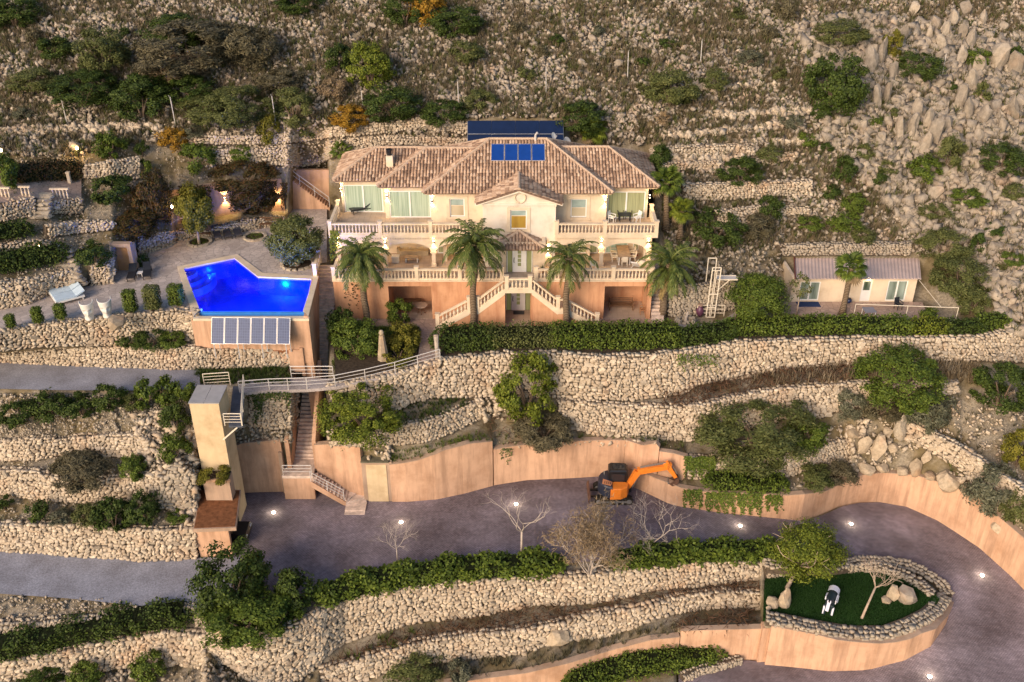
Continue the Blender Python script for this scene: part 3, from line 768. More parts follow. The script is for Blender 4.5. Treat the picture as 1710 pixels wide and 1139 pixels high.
def arch(mb, xa, xb, zs, zt, ztop, y0, y1, n=14, mi=0):
    xm, r = (xa + xb) / 2, (xb - xa) / 2
    xs = [xm - r * math.cos(math.pi * i / n) for i in range(n + 1)]
    zz = [zs + (zt - zs) * max(0, 1 - ((x - xm) / r) ** 2) ** 0.5 for x in xs]
    for i in range(n):
        a, b, c, d = xs[i], xs[i + 1], zz[i], zz[i + 1]
        vs = [(a, y0, c), (b, y0, d), (b, y0, ztop), (a, y0, ztop), (a, y1, c), (b, y1, d), (b, y1, ztop), (a, y1, ztop)]
        mb.add(vs, [(0, 1, 2, 3), (7, 6, 5, 4), (4, 5, 1, 0), (3, 2, 6, 7)], mi)

# lower terrace storey
mb = MB()
OL, OR_ = (-9.78, -6.38, 0.0, 2.96), (7.33, 10.76, 0.0, 2.96)
wall_holes(mb, XL, XR, -0.3, ZF, YT, YT + .3, [(OL[0], OL[1], -.3, OL[3]), (OR_[0], OR_[1], -.3, OR_[3]), (-.62, 1.48, -.3, 2.6)])
for o in (OL, OR_):
    mb.box(o[0] - .3, o[0], YT + .3, 4.2, -.3, 3.1); mb.box(o[1], o[1] + .3, YT + .3, 4.2, -.3, 3.1); mb.box(o[0] - .3, o[1] + .3, 4.2, 4.4, -.3, 3.1)
mb.box(-.85, -.62, YT + .3, 2.9, -.3, 3.0); mb.box(1.48, 1.72, YT + .3, 2.9, -.3, 3.0)
mb.box(XL, XL + .3, YT + .3, 7, -.3, ZF); mb.box(XR - .3, XR, YT + .3, 7, -.3, ZF)
mb.build('terrace_wall', M['villa_orange'], V)
MB().box(XL - .06, XR + .06, YT - .06, YT + .34, ZF + .0, ZF + .1).build('terrace_edge', M['baluster'], V)
mb = MB(); mb.box(XL + .02, XR - .02, YT + .34, 7.4, ZF - .3, ZF + .02); mb.build('terrace_floor', M['floor'], V)
for o in (OL, OR_): MB().box(o[0] + .01, o[1] - .01, YT + .02, 4.2, -.1, .05).build('niche_floor', M['floor'], V)
MB().box(-.61, 1.47, -.2, 2.7, -.1, .05).build('niche_floor', M['floor'], V)

# arcade
def uy(u, v, y): return PY(u, v, y)[0]
pil = [(-14.1, -13.75), (uy(639, 425, YA), uy(647, 425, YA)), (uy(720, 425, YA), uy(728, 425, YA))]
pir = [(uy(1001, 425, YA), uy(1008, 425, YA)), (uy(1079, 425, YA), uy(1087, 425, YA))]
ARCH_T = PY(683, 406, YA)[2]; ARCH_S = ARCH_T - 0.75
bays = [(pil[0][1], pil[1][0]), (pil[1][1], pil[2][0]), (pil[2][1], -2.3), (3.44, pir[0][0]), (pir[0][1], pir[1][0])]
for bb, pp_ in ((bays[:3], pil), (bays[3:], pir)):
    mb = MB()
    for a, b in bb: arch(mb, a, b, ARCH_S, ARCH_T, ZB - .02, YA, YA + .4)
    for a, b in pp_: mb.box(a, b, YA, YA + .4, ARCH_S, ZB - .02)
    mb.build('arcade_wall', M['cream'], V)
for a, b in pil + pir:
    xm = (a + b) / 2
    p = MB().box(xm - .2, xm + .2, YA + .0, YA + .4, ZF + .02, ZF + .3)
    p.box(xm - .15, xm + .15, YA + .05, YA + .35, ZF + .3, ARCH_S - .15).box(xm - .24, xm + .24, YA - .04, YA + .44, ARCH_S - .15, ARCH_S - .002)
    p.build('pillar', M['cream'], V)
# rooms behind the arcade
mb = MB()
mb.box(XL, -2.3, 6.4, 6.7, ZF, ZB - .3); mb.box(3.44, XR, 6.4, 6.7, ZF, ZB - .3)
mb.box(XL, XL + .3, 7.0, 8.2, 0, ZB - .3); mb.box(XR - .3, XR, 5.2, 6.39, ZF, ZB - .3); mb.box(-5.6, -5.3, 4.8, 6.39, ZF, ZB - .3); mb.box(6.15, 6.4, 5.5, 6.39, ZF, ZB - .3)
mb.build('veranda_wall', M['cream'], V)
# balcony slab and cornice
mb = MB()
mb.box(-14.55, -2.3, YA - .12, 8.3, ZB - .28, ZB); mb.box(3.44, 11.6, YA - .12, 7.2, ZB - .28, ZB)
mb.build('balcony_slab', M['baluster'], V)
mb = MB(); mb.box(-14.3, -2.32, YA + .1, 8.1, ZB + .004, ZB + .02); mb.box(3.46, 11.35, YA + .1, 7.0, ZB + .004, ZB + .02); mb.build('balcony_floor', M['floor'], V)
mb = MB()
for a, b in ((-14.1, -2.3), (3.44, 11.06)):
    x = a + .1
    while x < b - .1: mb.box(x, x + .1, YA - .1, YA, ZB - .4, ZB - .285); x += .2
mb.build('dentil_band', M['cream'], V)

# upper storey walls
Y1, Y2, Y3, YR = 8.2, 7.05, 5.75, 6.9
holes = {}
mb = MB()
D1 = (uy(575, 340, Y1), uy(640, 340, Y1) + .0); D2 = (uy(650, 340, Y2), uy(719, 340, Y2)); DR = (uy(1014, 345, YR), uy(1077, 345, YR))
W1 = (uy(751, 345, Y3), uy(776, 345, Y3)); WR = (uy(953, 345, Y3), uy(980, 345, Y3)); WC = (uy(852, 365, YA), uy(880, 365, YA))
zd1, zd2, zdr = PY(605, 309, Y1)[2], PY(685, 319, Y2)[2], PY(1045, 320, YR)[2]
zw1 = (PY(763, 362, Y3)[2], PY(763, 331.5, Y3)[2]); zwr = (PY(966, 363, Y3)[2], PY(966, 332, Y3)[2]); zwc = (PY(866, 383, YA)[2], PY(866, 350.5, YA)[2])
x12 = uy(643, 340, Y2); x23 = uy(719.5, 345, Y3)
wall_holes(mb, XL, x12, ZB, ZE, Y1, Y1 + .3, [(D1[0], D1[1], ZB, zd1)])
wall_holes(mb, x12, x23, ZB, ZE, Y2, Y2 + .3, [(D2[0], D2[1], ZB, zd2)])
wall_holes(mb, x23, -2.0, ZB, ZE, Y3, Y3 + .3, [(*W1, *zw1)])
xr = uy(1013, 345, Y3)
wall_holes(mb, 3.2, xr, ZB, ZE, Y3, Y3 + .3, [(*WR, *zwr)])
wall_holes(mb, xr, 11.06, ZB, ZE, YR, YR + .3, [(DR[0], DR[1], ZB, zdr)])
mb.box(x12, x12 + .3, Y2 + .3, Y1 + .3, ZB, ZE); mb.box(x23, x23 + .3, Y3 + .3, Y2 + .3, ZB, ZE); mb.box(xr - .3, xr, Y3 + .3, YR + .3, ZB, ZE)
mb.box(XL, XL + .3, Y1 + .3, 13.5, 3, ZE); mb.box(10.76, 11.06, YR + .3, 13.6, 3, ZE); mb.box(XL + .3, 10.76, 13.4, 13.7, 3, ZE)
mb.build('upper_wall', M['cream'], V)
# central block with its gable
mb = MB()
GX, GZ, GE = 0.55, 10.12, 9.02
CX0, CX1 = -2.3, 3.44
wall_holes(mb, CX0, CX1, ZF, GE - .1, YA, YA + .3, [(*WC, *zwc), (-.7, 1.55, ZF - .1, ZF + 2.4)])
mb.box(CX0, CX0 + .3, YA + .3, 8, ZF, GE - .1); mb.box(CX1 - .3, CX1, YA + .3, 8, ZF, GE - .1)
mb.add([(CX0, YA, GE - .1), (CX1, YA, GE - .1), (GX, YA, GZ - .2), (CX0, YA + .3, GE - .1), (CX1, YA + .3, GE - .1), (GX, YA + .3, GZ - .2)], [(0, 1, 2), (5, 4, 3), (0, 2, 5, 3), (2, 1, 4, 5)])
mb.build('central_wall', M['white_wall'], V)
mb = MB(); mb.box(CX0 - .05, CX1 + .05, YA - .07, YA - .002, GE - .28, GE - .12)
x = CX0
while x < CX1: mb.box(x, x + .09, YA - .05, YA - .003, GE - .38, GE - .285); x += .19
mb.build('gable_cornice', M['white_wall'], V)
mb = MB()
mc = PY(868.7, 330, YA)
ring = [(mc[0] + .42 * math.cos(t), YA - .03, mc[2] + .42 * math.sin(t)) for t in np.linspace(0, 2 * math.pi, 25)]
mb.tube(ring, .07, 6); mb.build('round_medallion', M['baluster'], V)
mb = MB()
for sx, xx in ((-1, CX0), (1, CX1)):
    a = (GX, YA - .16, GZ - .1); b = (GX + sx * 3.42, YA - .16, GE - .13)
    mb.bar(a, b, .3, .2)
mb.build('gable_moulding', M['white_wall'], V)

# windows
def window(x0, x1, y, z0, z1, pane, n=1, name='window', sur=True, fw=.09, split=None):
    f = MB()
    f.box(x0, x0 + fw, y + .04, y + .14, z0, z1).box(x1 - fw, x1, y + .04, y + .14, z0, z1).box(x0 + fw, x1 - fw, y + .04, y + .14, z0, z0 + fw).box(x0 + fw, x1 - fw, y + .04, y + .14, z1 - fw, z1)
    for i in range(1, n):
        xm = x0 + (x1 - x0) * i / n; f.box(xm - .06, xm + .06, y + .035, y + .13, z0 + fw, z1 - fw)
    o = f.build(name, M['white'], V)
    if split:
        zs = z0 + (z1 - z0) * split
        MB().box(x0 + fw, x1 - fw, y + .09, y + .11, z0 + fw, zs).build('pane', pane[0], o); MB().box(x0 + fw, x1 - fw, y + .09, y + .11, zs, z1 - fw).build('pane', pane[1], o)
        MB().box(x0 + fw, x1 - fw, y + .07, y + .1, zs - .03, zs + .03).build('blind_edge', M['baluster'], o)
    else:
        for i in range(n):
            a = x0 + (x1 - x0) * i / n + (fw if i == 0 else .06); b = x0 + (x1 - x0) * (i + 1) / n - (fw if i == n - 1 else .06)
            MB().box(a, b, y + .09, y + .11, z0 + fw, z1 - fw).build('pane', pane, o)
    if sur:
        s = MB(); w = .26
        s.box(x0 - w, x0, y - .05, y + .04, z0 - .1, z1 + .2).box(x1, x1 + w, y - .05, y + .04, z0 - .1, z1 + .2).box(x0, x1, y - .05, y + .04, z1, z1 + .2).box(x0 - w - .05, x1 + w + .05, y - .09, y + .04, z0 - .22, z0 - .1).box(x0, x1, y - .05, y + .04, z0 - .1, z0)
        s.build('surround', M['baluster'], o)
    return o
window(*D1, Y1, ZB + .03, zd1, M['curtain'], 2, 'sliding_door', False)
window(*D2, Y2, ZB + .03, zd2, M['curtain'], 2, 'sliding_door', False)
window(*DR, YR, ZB + .03, zdr, M['curtain_dim'], 2, 'sliding_door', False)
window(*W1, Y3, *zw1, (M['blind'], M['sky_glass']), 1, split=.6)
window(*WR, Y3, *zwr, (M['blind'], M['sky_glass']), 1, split=.5)
window(*WC, YA, *zwc, (M['yellow_room'], M['sky_glass']), 1, split=.68)
YV = 6.3
for (u0, u1, v0, v1, mt, n) in ((731, 766, 411, 437, 'curtain_dim', 2), (935, 998, 408, 440, 'curtain_dim', 2), (1010, 1048, 404, 424, 'curtain', 1), (1056, 1066, 406, 418, 'curtain_dim', 1), (575, 636, 411, 437, 'curtain_dim', 2)):
    x0, x1 = uy(u0, 425, YV), uy(u1, 425, YV); z1_ = min(PY(700, v0, YV)[2], ZB - .4); z0_ = max(PY(700, v1, YV)[2], ZF + .05)
    window(x0, x1, YV - .02, z0_, z1_, M[mt], n, 'veranda_window', False)

# front doors
def front_door(x0, y, z0, h):
    xd0, xd1 = x0 + .42, x0 + 1.6
    f = MB().box(x0, x0 + .06, y, y + .12, z0, z0 + h).box(x0 + 1.98, x0 + 2.04, y, y + .12, z0, z0 + h).box(x0 + .06, x0 + 1.98, y, y + .12, z0 + h - .07, z0 + h)
    o = f.build('front_door', M['white'], V)
    MB().box(xd0 + .03, xd1 - .03, y + .03, y + .09, z0 + .02, z0 + h - .08).build('door_leaf', M['white'], o)
    for a, b in ((x0 + .06, xd0), (xd1, x0 + 1.98)): MB().box(a, b, y + .05, y + .07, z0 + .03, z0 + h - .08).build('side_light', M['green_glass'], o)
    for k in range(4): MB().box(xd0 + .46, xd0 + .72, y + .015, y + .029, z0 + .55 + k * .36, z0 + .84 + k * .36).build('door_pane', M['green_glass'], o)
    MB().tube([(xd0 + .17, y + .01, z0 + .85), (xd0 + .14, y - .03, z0 + 1.0), (xd0 + .17, y + .01, z0 + 1.3)], .03, 5).build('handle', M['dark'], o)
front_door(-.42, 2.75, ZF + .03, 2.15)
front_door(-.5, 2.55, .06, 2.25)
# porch block and its roof
px0, px1 = -1.05, uy(911, 430, 2.6)
mb = MB(); wall_holes(mb, px0, px1, ZF, ZF + 2.65, 2.7, 2.98, [(-.45, 1.65, ZF - .1, ZF + 2.2)]); mb.box(px1 - .28, px1, 2.98, YA, ZF, ZF + 2.65); mb.box(px0, px0 + .28, 2.98, YA, ZF, ZF + 2.65)
mb.build('porch_wall', M['cream'], V)

# roofs
TW, TLn = 0.26, 0.36
def tile_template():
    prof = [(-.11, 0.0), (-.08, .07), (0, .1), (.08, .07), (.11, 0.0)]
    v = [(a, 0, b + .04) for a, b in prof] + [(a * .82, TLn * 1.12, b * .82 - .005) for a, b in prof]
    f = []
    for i in range(4): f += [(i, i + 1, i + 6), (i, i + 6, i + 5)]
    f += [(0, 2, 1), (0, 4, 2), (4, 3, 2)]
    return np.array(v), np.array(f)
TT = tile_template()
def roof_plane(polys, name='roof', thick=.12):
    """each poly: eave start, eave end, then the rest, counter clockwise seen from outside"""
    base = MB(); VV, FF, b = [], [], 0
    for poly in polys:
        P = np.array(poly, float); e = P[1] - P[0]; e /= np.linalg.norm(e)
        nrm = np.cross(P[1] - P[0], P[2] - P[0]); nrm /= np.linalg.norm(nrm)
        if nrm[2] < 0: nrm = -nrm
        s = np.cross(nrm, e); s = s if s[2] > 0 else -s
        q = [((p - P[0]) @ e, (p - P[0]) @ s) for p in P]
        n = len(P)
        base.add([tuple(p) for p in P] + [tuple(p - (0, 0, thick)) for p in P], [tuple(range(n))] + [(i, n + i, n + (i + 1) % n, (i + 1) % n) for i in range(n)])
        xs = [a for a, _ in q]; ys = [c for _, c in q]
        gx = np.arange(min(xs) + TW / 2, max(xs), TW); gy = np.arange(-.1, max(ys), TLn)
        A, C = np.meshgrid(gx, gy)
        A, C = A.ravel(), C.ravel()
        ok = inside(q, A, C + TLn * .55)
        A, C = A[ok], C[ok]
        if len(A) == 0: continue
        A = A + rng.normal(size=len(A)) * .012; C = C + rng.normal(size=len(A)) * .02
        pos = P[0] + A[:, None] * e + C[:, None] * s + nrm * .012
        R = np.repeat(np.stack([e, s, nrm], -1)[None], len(A), 0) @ rotz(rng.normal(size=len(A)) * .03)
        v, f = stamp([TT], np.zeros(len(A), int), pos, R, np.ones((len(A), 3)))
        VV.append(v); FF.append(f + b); b += len(v)
    o = base.build(name, M['tile_gap'], V)
    tag(obj('roof_tiles', np.concatenate(VV), np.concatenate(FF), M['tile'], o), kind='stuff')
    return o
def ridge(o, lines):
    mb = MB()
    for a, b in lines:
        a, b = Vector(a), Vector(b); n = max(2, int((b - a).length / .42)); d = (b - a) / n
        for i in range(n): mb.tube([a + d * i + Vector((0, 0, .02)), a + d * (i + 1.12) + Vector((0, 0, .04))], [.135, .11], 7)
    tag(mb.build('ridge_tiles', M['mortar_ridge'], o), kind='stuff')
SL = 0.513
def hip(x0, x1, y0, y1, ze, left=True, right=True, x_in0=None, x_in1=None):
    h = (y1 - y0) / 2; zr = ze + h * SL; ym = (y0 + y1) / 2
    a = x0 + h if left else x0; b = x1 - h if right else x1
    polys = [[(x0, y0, ze), (x1, y0, ze), (b, ym, zr), (a, ym, zr)], [(x1, y1, ze), (x0, y1, ze), (a, ym, zr), (b, ym, zr)]]
    lines = [((a, ym, zr), (b, ym, zr))]
    if left: polys.append([(x0, y1, ze), (x0, y0, ze), (a, ym, zr)]); lines += [((x0, y0, ze), (a, ym, zr)), ((x0, y1, ze), (a, ym, zr))]
    if right: polys.append([(x1, y0, ze), (x1, y1, ze), (b, ym, zr)]); lines += [((x1, y0, ze), (b, ym, zr)), ((x1, y1, ze), (b, ym, zr))]
    o = roof_plane(polys); ridge(o, lines); return o
MAINR = hip(-7.03, 8.04, 5.2, 15.6, ZE + .02)
hip(-10.82, -1.0, 6.5, 13.9, ZE + .06, True, False)
hip(-14.56, -6.0, 7.7, 14.2, ZE + .1, True, False)
hip(3.0, 11.84, 6.45, 14.2, ZE + .04, False, True)
yv = lambda z: 5.2 + (z - ZE) / SL
o = roof_plane([[(GX - 3.35, yv(GE) + .3, GE), (GX - 3.35, 3.45, GE), (GX, 3.45, GZ + .06), (GX, yv(GZ + .06) + .3, GZ + .06)],
                [(GX + 3.35, 3.45, GE), (GX + 3.35, yv(GE) + .3, GE), (GX, yv(GZ + .06) + .3, GZ + .06), (GX, 3.45, GZ + .06)]])
ridge(o, [((GX, 3.45, GZ + .08), (GX, yv(GZ) + .1, GZ + .08))])
pe = PY(911, 416.5, 2.3); pk = PY(867, 385, YA - .02)
PXL, PXR = 2 * GX - pe[0], pe[0]
o = roof_plane([[(PXL, 2.3, pe[2]), (PXR, 2.3, pe[2]), (GX, YA - .05, pk[2])], [(PXR, 2.3, pe[2]), (PXR, YA - .05, pe[2]), (GX, YA - .05, pk[2])], [(PXL, YA - .05, pe[2]), (PXL, 2.3, pe[2]), (GX, YA - .05, pk[2])]], 'porch_roof')
ridge(o, [((PXL, 2.3, pe[2]), (GX, YA - .1, pk[2])), ((PXR, 2.3, pe[2]), (GX, YA - .1, pk[2]))])
# eaves
mb = MB()
for x0, x1, y, z in ((-6.9, -2.9, 5.3, ZE), (3.9, 7.9, 5.3, ZE), (-10.7, -7.0, 6.6, ZE + .04), (-14.45, -10.85, 7.8, ZE + .08), (8.05, 11.72, 6.55, ZE + .02)):
    mb.box(x0, x1, y, y + .5, z - .16, z - .1)
    mb.box(x0, x1, y + .26, y + .5, z - .3, z - .165)
mb.box(-14.45, -14.12, 8.3, 14.1, ZE - .1, ZE - .02); mb.box(11.1, 11.72, 7.05, 14.1, ZE - .14, ZE - .08)
mb.build('eaves_cornice', M['cream'], V)
# chimney, vent pipe
cx = PY(652, 285, 9.2)
mb = MB(); mb.box(cx[0] - .28, cx[0] + .28, 8.9, 9.45, ZE + .2, 10.95).build('chimney', M['cream'], V)
c_ = PY(652, 268, 9.2)
MB().lathe([(.2, 0), (.2, .35), (.26, .36), (.26, .5)], (cx[0], 9.18, 10.952), 10).build('chimney_cowl', M['black'], V)
vp = PY(894, 238, 10.2)
MB().tube([(vp[0], 10.2, 11.3), (vp[0], 10.2, 12.3), (vp[0] + .15, 10.1, 12.55)], .09, 6).build('vent_pipe', M['rail'], V)

# balustrades
bal_prof = [(.07, 0), (.07, .06), (.05, .08), (.075, .2), (.08, .27), (.055, .38), (.04, .48), (.045, .56), (.07, .6), (.07, .66)]
BAL_ME = MB().lathe(bal_prof, (0, 0, 0), 8).build('baluster', M['baluster']).data
bpy.data.objects.remove([o for o in COL.objects if o.data == BAL_ME][0])
def balustrade(p0, p1, posts=(0, 1), h=.93, parent=V, space=.27, post_h=1.08, name='balustrade', extra=()):
    p0, p1 = Vector(p0), Vector(p1); d = p1 - p0; Lh = math.hypot(d.x, d.y)
    r = MB().bar(p0 + Vector((0, 0, h - .06)), p1 + Vector((0, 0, h - .06)), .24, .12)
    o = r.build(name, M['baluster'], parent)
    MB().bar(p0 + Vector((0, 0, .06)), p1 + Vector((0, 0, .06)), .2, .12).build('bottom_rail', M['baluster'], o)
    ts = sorted(list(posts) + list(extra))
    for t in ts:
        q = p0 + d * t
        MB().box(q.x - .15, q.x + .15, q.y - .15, q.y + .15, q.z - .02, q.z + post_h).box(q.x - .19, q.x + .19, q.y - .19, q.y + .19, q.z + post_h, q.z + post_h + .07).build('newel', M['baluster'], o)
    n = int(Lh / space)
    for i in range(n):
        t = (i + .5) / n
        if any(abs(t - q) * Lh < .22 for q in ts): continue
        q = p0 + d * t
        piece('baluster', BAL_ME, o, (q.x, q.y, q.z + .1), scale=(1, 1, (h - .21) / .66))
    return o
yb = YT + .14
xp = [uy(u, 460, yb) for u in (556, 617, 696, 768, 838)]
balustrade((XL + .1, yb, ZF + .1), (xp[4], yb, ZF + .1), (0, 1), extra=[(x - XL - .1) / (xp[4] - XL - .1) for x in xp[1:4]])
xq = [uy(u, 460, yb) for u in (895, 958, 1024, 1089)]
balustrade((xq[0], yb, ZF + .1), (XR - .1, yb, ZF + .1), (0, 1), extra=[(x - xq[0]) / (XR - .1 - xq[0]) for x in xq[1:3]])
balustrade((XR - .1, yb + .35, ZF + .02), (XR - .1, YA + .5, ZF + .02), ())
balustrade((XL + .1, yb + .35, ZF + .02), (XL + .1, YA - .3, ZF + .02), ())
yu = YA + .02
xs_ = [uy(u, 382, yu) for u in (635, 719)]
balustrade((-14.42, yu, ZB), (CX0 - .05, yu, ZB), (0,), extra=[(x + 14.42) / (CX0 - .05 + 14.42) for x in xs_])
balustrade((-14.42, yu + .35, ZB), (-14.42, Y1 - .1, ZB), (1,))
xs_ = [uy(u, 382, yu) for u in (1010,)]
balustrade((CX1 + .1, yu, ZB), (11.45, yu, ZB), (0, 1), extra=[(xs_[0] - CX1 - .1) / (11.45 - CX1 - .1)])
balustrade((11.45, yu + .35, ZB), (11.45, YR + .3, ZB), (1,))
# twin front stairs with a bridge landing
ys0, ys1 = -.25, YT - .02
lx = [uy(u, 500, -.25) for u in (846, 797, 783, 729)]; rx = [uy(u, 500, -.25) for u in (885, 932, 946, 999)]
zmid = PY(783, 518, -.25)[2]
balustrade((lx[0], ys0 + .12, ZF + .02), (rx[0], ys0 + .12, ZF + .02), (0, 1), post_h=1.1, name='landing_balustrade')
MB().box(lx[0] - .12, rx[0] + .12, ys0, YT + .34, ZF - .3, ZF + .015).build('stair_landing', M['baluster'], V)
def flight(xa, xb, za, zb, n):
    for i in range(n):
        x0 = xa + (xb - xa) * i / n; x1 = xa + (xb - xa) * (i + 1) / n; z = za + (zb - za) * (i + 1) / n
        MB().box(min(x0, x1), max(x0, x1), ys0 + .24, ys1, z - .34, z).build('stair_step', M['baluster'], V)
def stringer(xa, xb, za, zb):
    w = MB(); 
    w.add([(xa, ys0, za - .42), (xb, ys0, zb - .42), (xb, ys0, zb + .05), (xa, ys0, za + .05), (xa, ys0 + .24, za - .42), (xb, ys0 + .24, zb - .42), (xb, ys0 + .24, zb + .05), (xa, ys0 + .24, za + .05)], [(0, 1, 2, 3), (7, 6, 5, 4), (3, 2, 6, 7), (4, 5, 1, 0), (0, 3, 7, 4), (1, 5, 6, 2)])
    w.build('stair_stringer', M['baluster'], V)
for X in (lx, rx):
    s = -1 if X is lx else 1
    flight(X[0] + s * .12, X[1], ZF, zmid, 9); stringer(X[0] + s * .12, X[1], ZF, zmid); flight(X[2], X[3], zmid, 0.05, 9); stringer(X[2], X[3], zmid, .1)
    MB().box(min(X[1], X[2]), max(X[1], X[2]), ys0, ys1, zmid - .35, zmid + .02).build('stair_landing', M['baluster'], V)
    balustrade((X[0] + s * .2, ys0 + .12, ZF - .1), (X[1] - s * .16, ys0 + .12, zmid + .1), (), name='stair_balustrade')
    balustrade((X[1], ys0 + .12, zmid + .02), (X[2], ys0 + .12, zmid + .02), (0, 1), name='stair_balustrade')
    balustrade((X[2] + s * .16, ys0 + .12, zmid - .1), (X[3], ys0 + .12, .12), (1,), name='stair_balustrade')
    # rendered walls under the flights
    w = MB()
    for xa, xb, za, zb in ((X[0] + s * .12, X[1], ZF - .4, zmid - .41), (X[1], X[2], zmid - .36, zmid - .36)):
        w.add([(xa, ys0 + .05, -.3), (xb, ys0 + .05, -.3), (xb, ys0 + .05, zb), (xa, ys0 + .05, za), (xa, ys1, -.3), (xb, ys1, -.3), (xb, ys1, zb), (xa, ys1, za)], [(0, 1, 2, 3), (7, 6, 5, 4), (0, 3, 7, 4), (1, 5, 6, 2)])
    w.add([(X[2], ys0 + .05, -.3), (X[3], ys0 + .05, -.3), (X[2], ys0 + .05, zmid - .41), (X[2], ys1, -.3), (X[3], ys1, -.3), (X[2], ys1, zmid - .41)], [(0, 1, 2), (5, 4, 3), (1, 4, 5, 2)])
    w.build('stair_wall', M['villa_orange'], V)
MB().box(.1, 1.0, 1.9, 2.45, .055, .075).build('door_mat', M['dark'], V)

# wall lamps: light up and down
def spot(loc, target, e, size=95, blend=.7, col=(1.0, .66, .3), parent=None, r=.04):
    l = bpy.data.lights.new('lamp_light', 'SPOT'); l.energy = e; l.color = col; l.spot_size = math.radians(size); l.spot_blend = blend; l.shadow_soft_size = r
    o = bpy.data.objects.new('lamp_light', l); COL.objects.link(o)
    o.location = loc; o.rotation_euler = (Vector(target) - Vector(loc)).to_track_quat('-Z', 'Y').to_euler()
    return o
def point(loc, e, col=(1.0, .66, .3), r=.08):
    l = bpy.data.lights.new('lamp_light', 'POINT'); l.energy = e; l.color = col; l.shadow_soft_size = r
    o = bpy.data.objects.new('lamp_light', l); COL.objects.link(o); o.location = loc; return o
LAMP_E = 70.0
def sconce(p, parent=V, e=1.0, name='wall_lamp'):
    x, y, z = p
    o = MB().lathe([(.055, -.1), (.055, .1)], (x, y - .12, z), 8).box(x - .02, x + .02, y - .08, y, z - .04, z + .04).build(name, M['steel'], parent)
    MB().lathe([(.045, .101), (.045, .125)], (x, y - .12, z), 8).lathe([(.045, -.125), (.045, -.101)], (x, y - .12, z), 8).build('bulb', M['lamp'], o)
    spot((x, y - .13, z + .14), (x, y - .06, z + 1), LAMP_E * e, 100); spot((x, y - .13, z - .14), (x, y - .06, z - 1), LAMP_E * e, 100)
for u, v, y in ((564, 401, YA), (643, 405, YA), (724, 404, YA), (1004.5, 404, YA), (1083, 403, YA), (915, 418, YA), (836, 420, YA), (569, 316, Y1), (646, 327, Y2), (721, 335, Y3), (1010, 336, Y3), (1085, 327, YR)):
    q = PY(u, v, y); sconce((q[0], y, q[2]))
for x, y, z in ((-8.2, 5.4, ZB - .5), (8.8, 5.4, ZB - .5), (5.0, 5.4, ZB - .5), (-12, 5.4, ZB - .5), (-4, 5.4, ZB - .5)):
    MB().lathe([(.12, 0), (.12, .06)], (x, y, ZB - .37), 8).build('ceiling_lamp', M['lamp_soft'], V); point((x, y, ZB - .6), 30)
# ------------------------------------------------------------------ pool terrace
def deck_mat(name, c, sc=1.6):
    m, nt, p = new_mat(name, 0.8, 0.25)
    w = world(nt)
    v = N(nt, 'ShaderNodeTexVoronoi', feature='DISTANCE_TO_EDGE'); v.inputs['Scale'].default_value = sc; nt.links.new(w, v.inputs['Vector'])
    v2 = N(nt, 'ShaderNodeTexVoronoi'); v2.inputs['Scale'].default_value = sc; nt.links.new(w, v2.inputs['Vector'])
    k = lambda f: tuple(x * f for x in c)
    base = mixc(nt, 1.0, ramp(nt, noise(nt, 0.5, 5, w), [(0.3, k(0.8)), (0.7, k(1.2))]), ramp(nt, v2.outputs['Color'], [(0.0, (0.8, 0.78, 0.76)), (1.0, (1.15, 1.13, 1.1))]), 'MULTIPLY')
    set_c(nt, p, mixc(nt, ramp(nt, v.outputs[0], [(0.02, (1, 1, 1)), (0.05, (0, 0, 0))]), base, k(0.6)))
    bump(nt, p, v.outputs[0], 0.3, 0.03)
    return m
M['deck'] = deck_mat('crazy_paving', (0.46, 0.405, 0.38), 2.2)
M['garden_paving'] = deck_mat('garden_paving', (0.4, 0.3, 0.25), 2.2)
P_IN = [(307,449),(392,432),(431,463),(522.6,467),(506,519),(333.7,518)]
P_OUT = [(296,446),(396.5,425),(437.6,456),(532,462),(515,529),(323,529)]
WIN = [PZ(u, v, DECK_Z + .05) for u, v in P_IN]; WOUT = [PZ(u, v, DECK_Z + .05) for u, v in P_OUT]
P_MID = [((a + c) / 2, (b + d) / 2) for (a, b), (c, d) in zip(P_IN, P_OUT)]
# hole in the ground for the basin
keep = ~inside(P_MID, FC_U, FC_V)
me = terrain.data
import bmesh
bm = bmesh.new(); bm.from_mesh(me); bm.faces.ensure_lookup_table()
bmesh.ops.delete(bm, geom=[bm.faces[i] for i in np.nonzero(~keep)[0]], context='FACES'); bm.to_mesh(me); bm.free()
deck_low = L('x', [(u, v, DECK_Z) for u, v, z in M2t] + [(520, 480, DECK_Z), (532, 441, DECK_Z), (548, 438, DECK_Z)], False)
dk = strip('pool_deck', DKb, deck_low, -290, 546, 300, 70, M['deck'])
vs = np.array([v.co for v in dk.data.vertices]); fs = np.array([p.vertices[:] for p in dk.data.polygons])
c = vs[fs].mean(1); px = np.array([proj(q) for q in c])
bm = bmesh.new(); bm.from_mesh(dk.data); bm.faces.ensure_lookup_table()
bmesh.ops.delete(bm, geom=[bm.faces[i] for i in np.nonzero(inside(P_MID, px[:, 0], px[:, 1]))[0]], context='FACES'); bm.to_mesh(dk.data); bm.free()

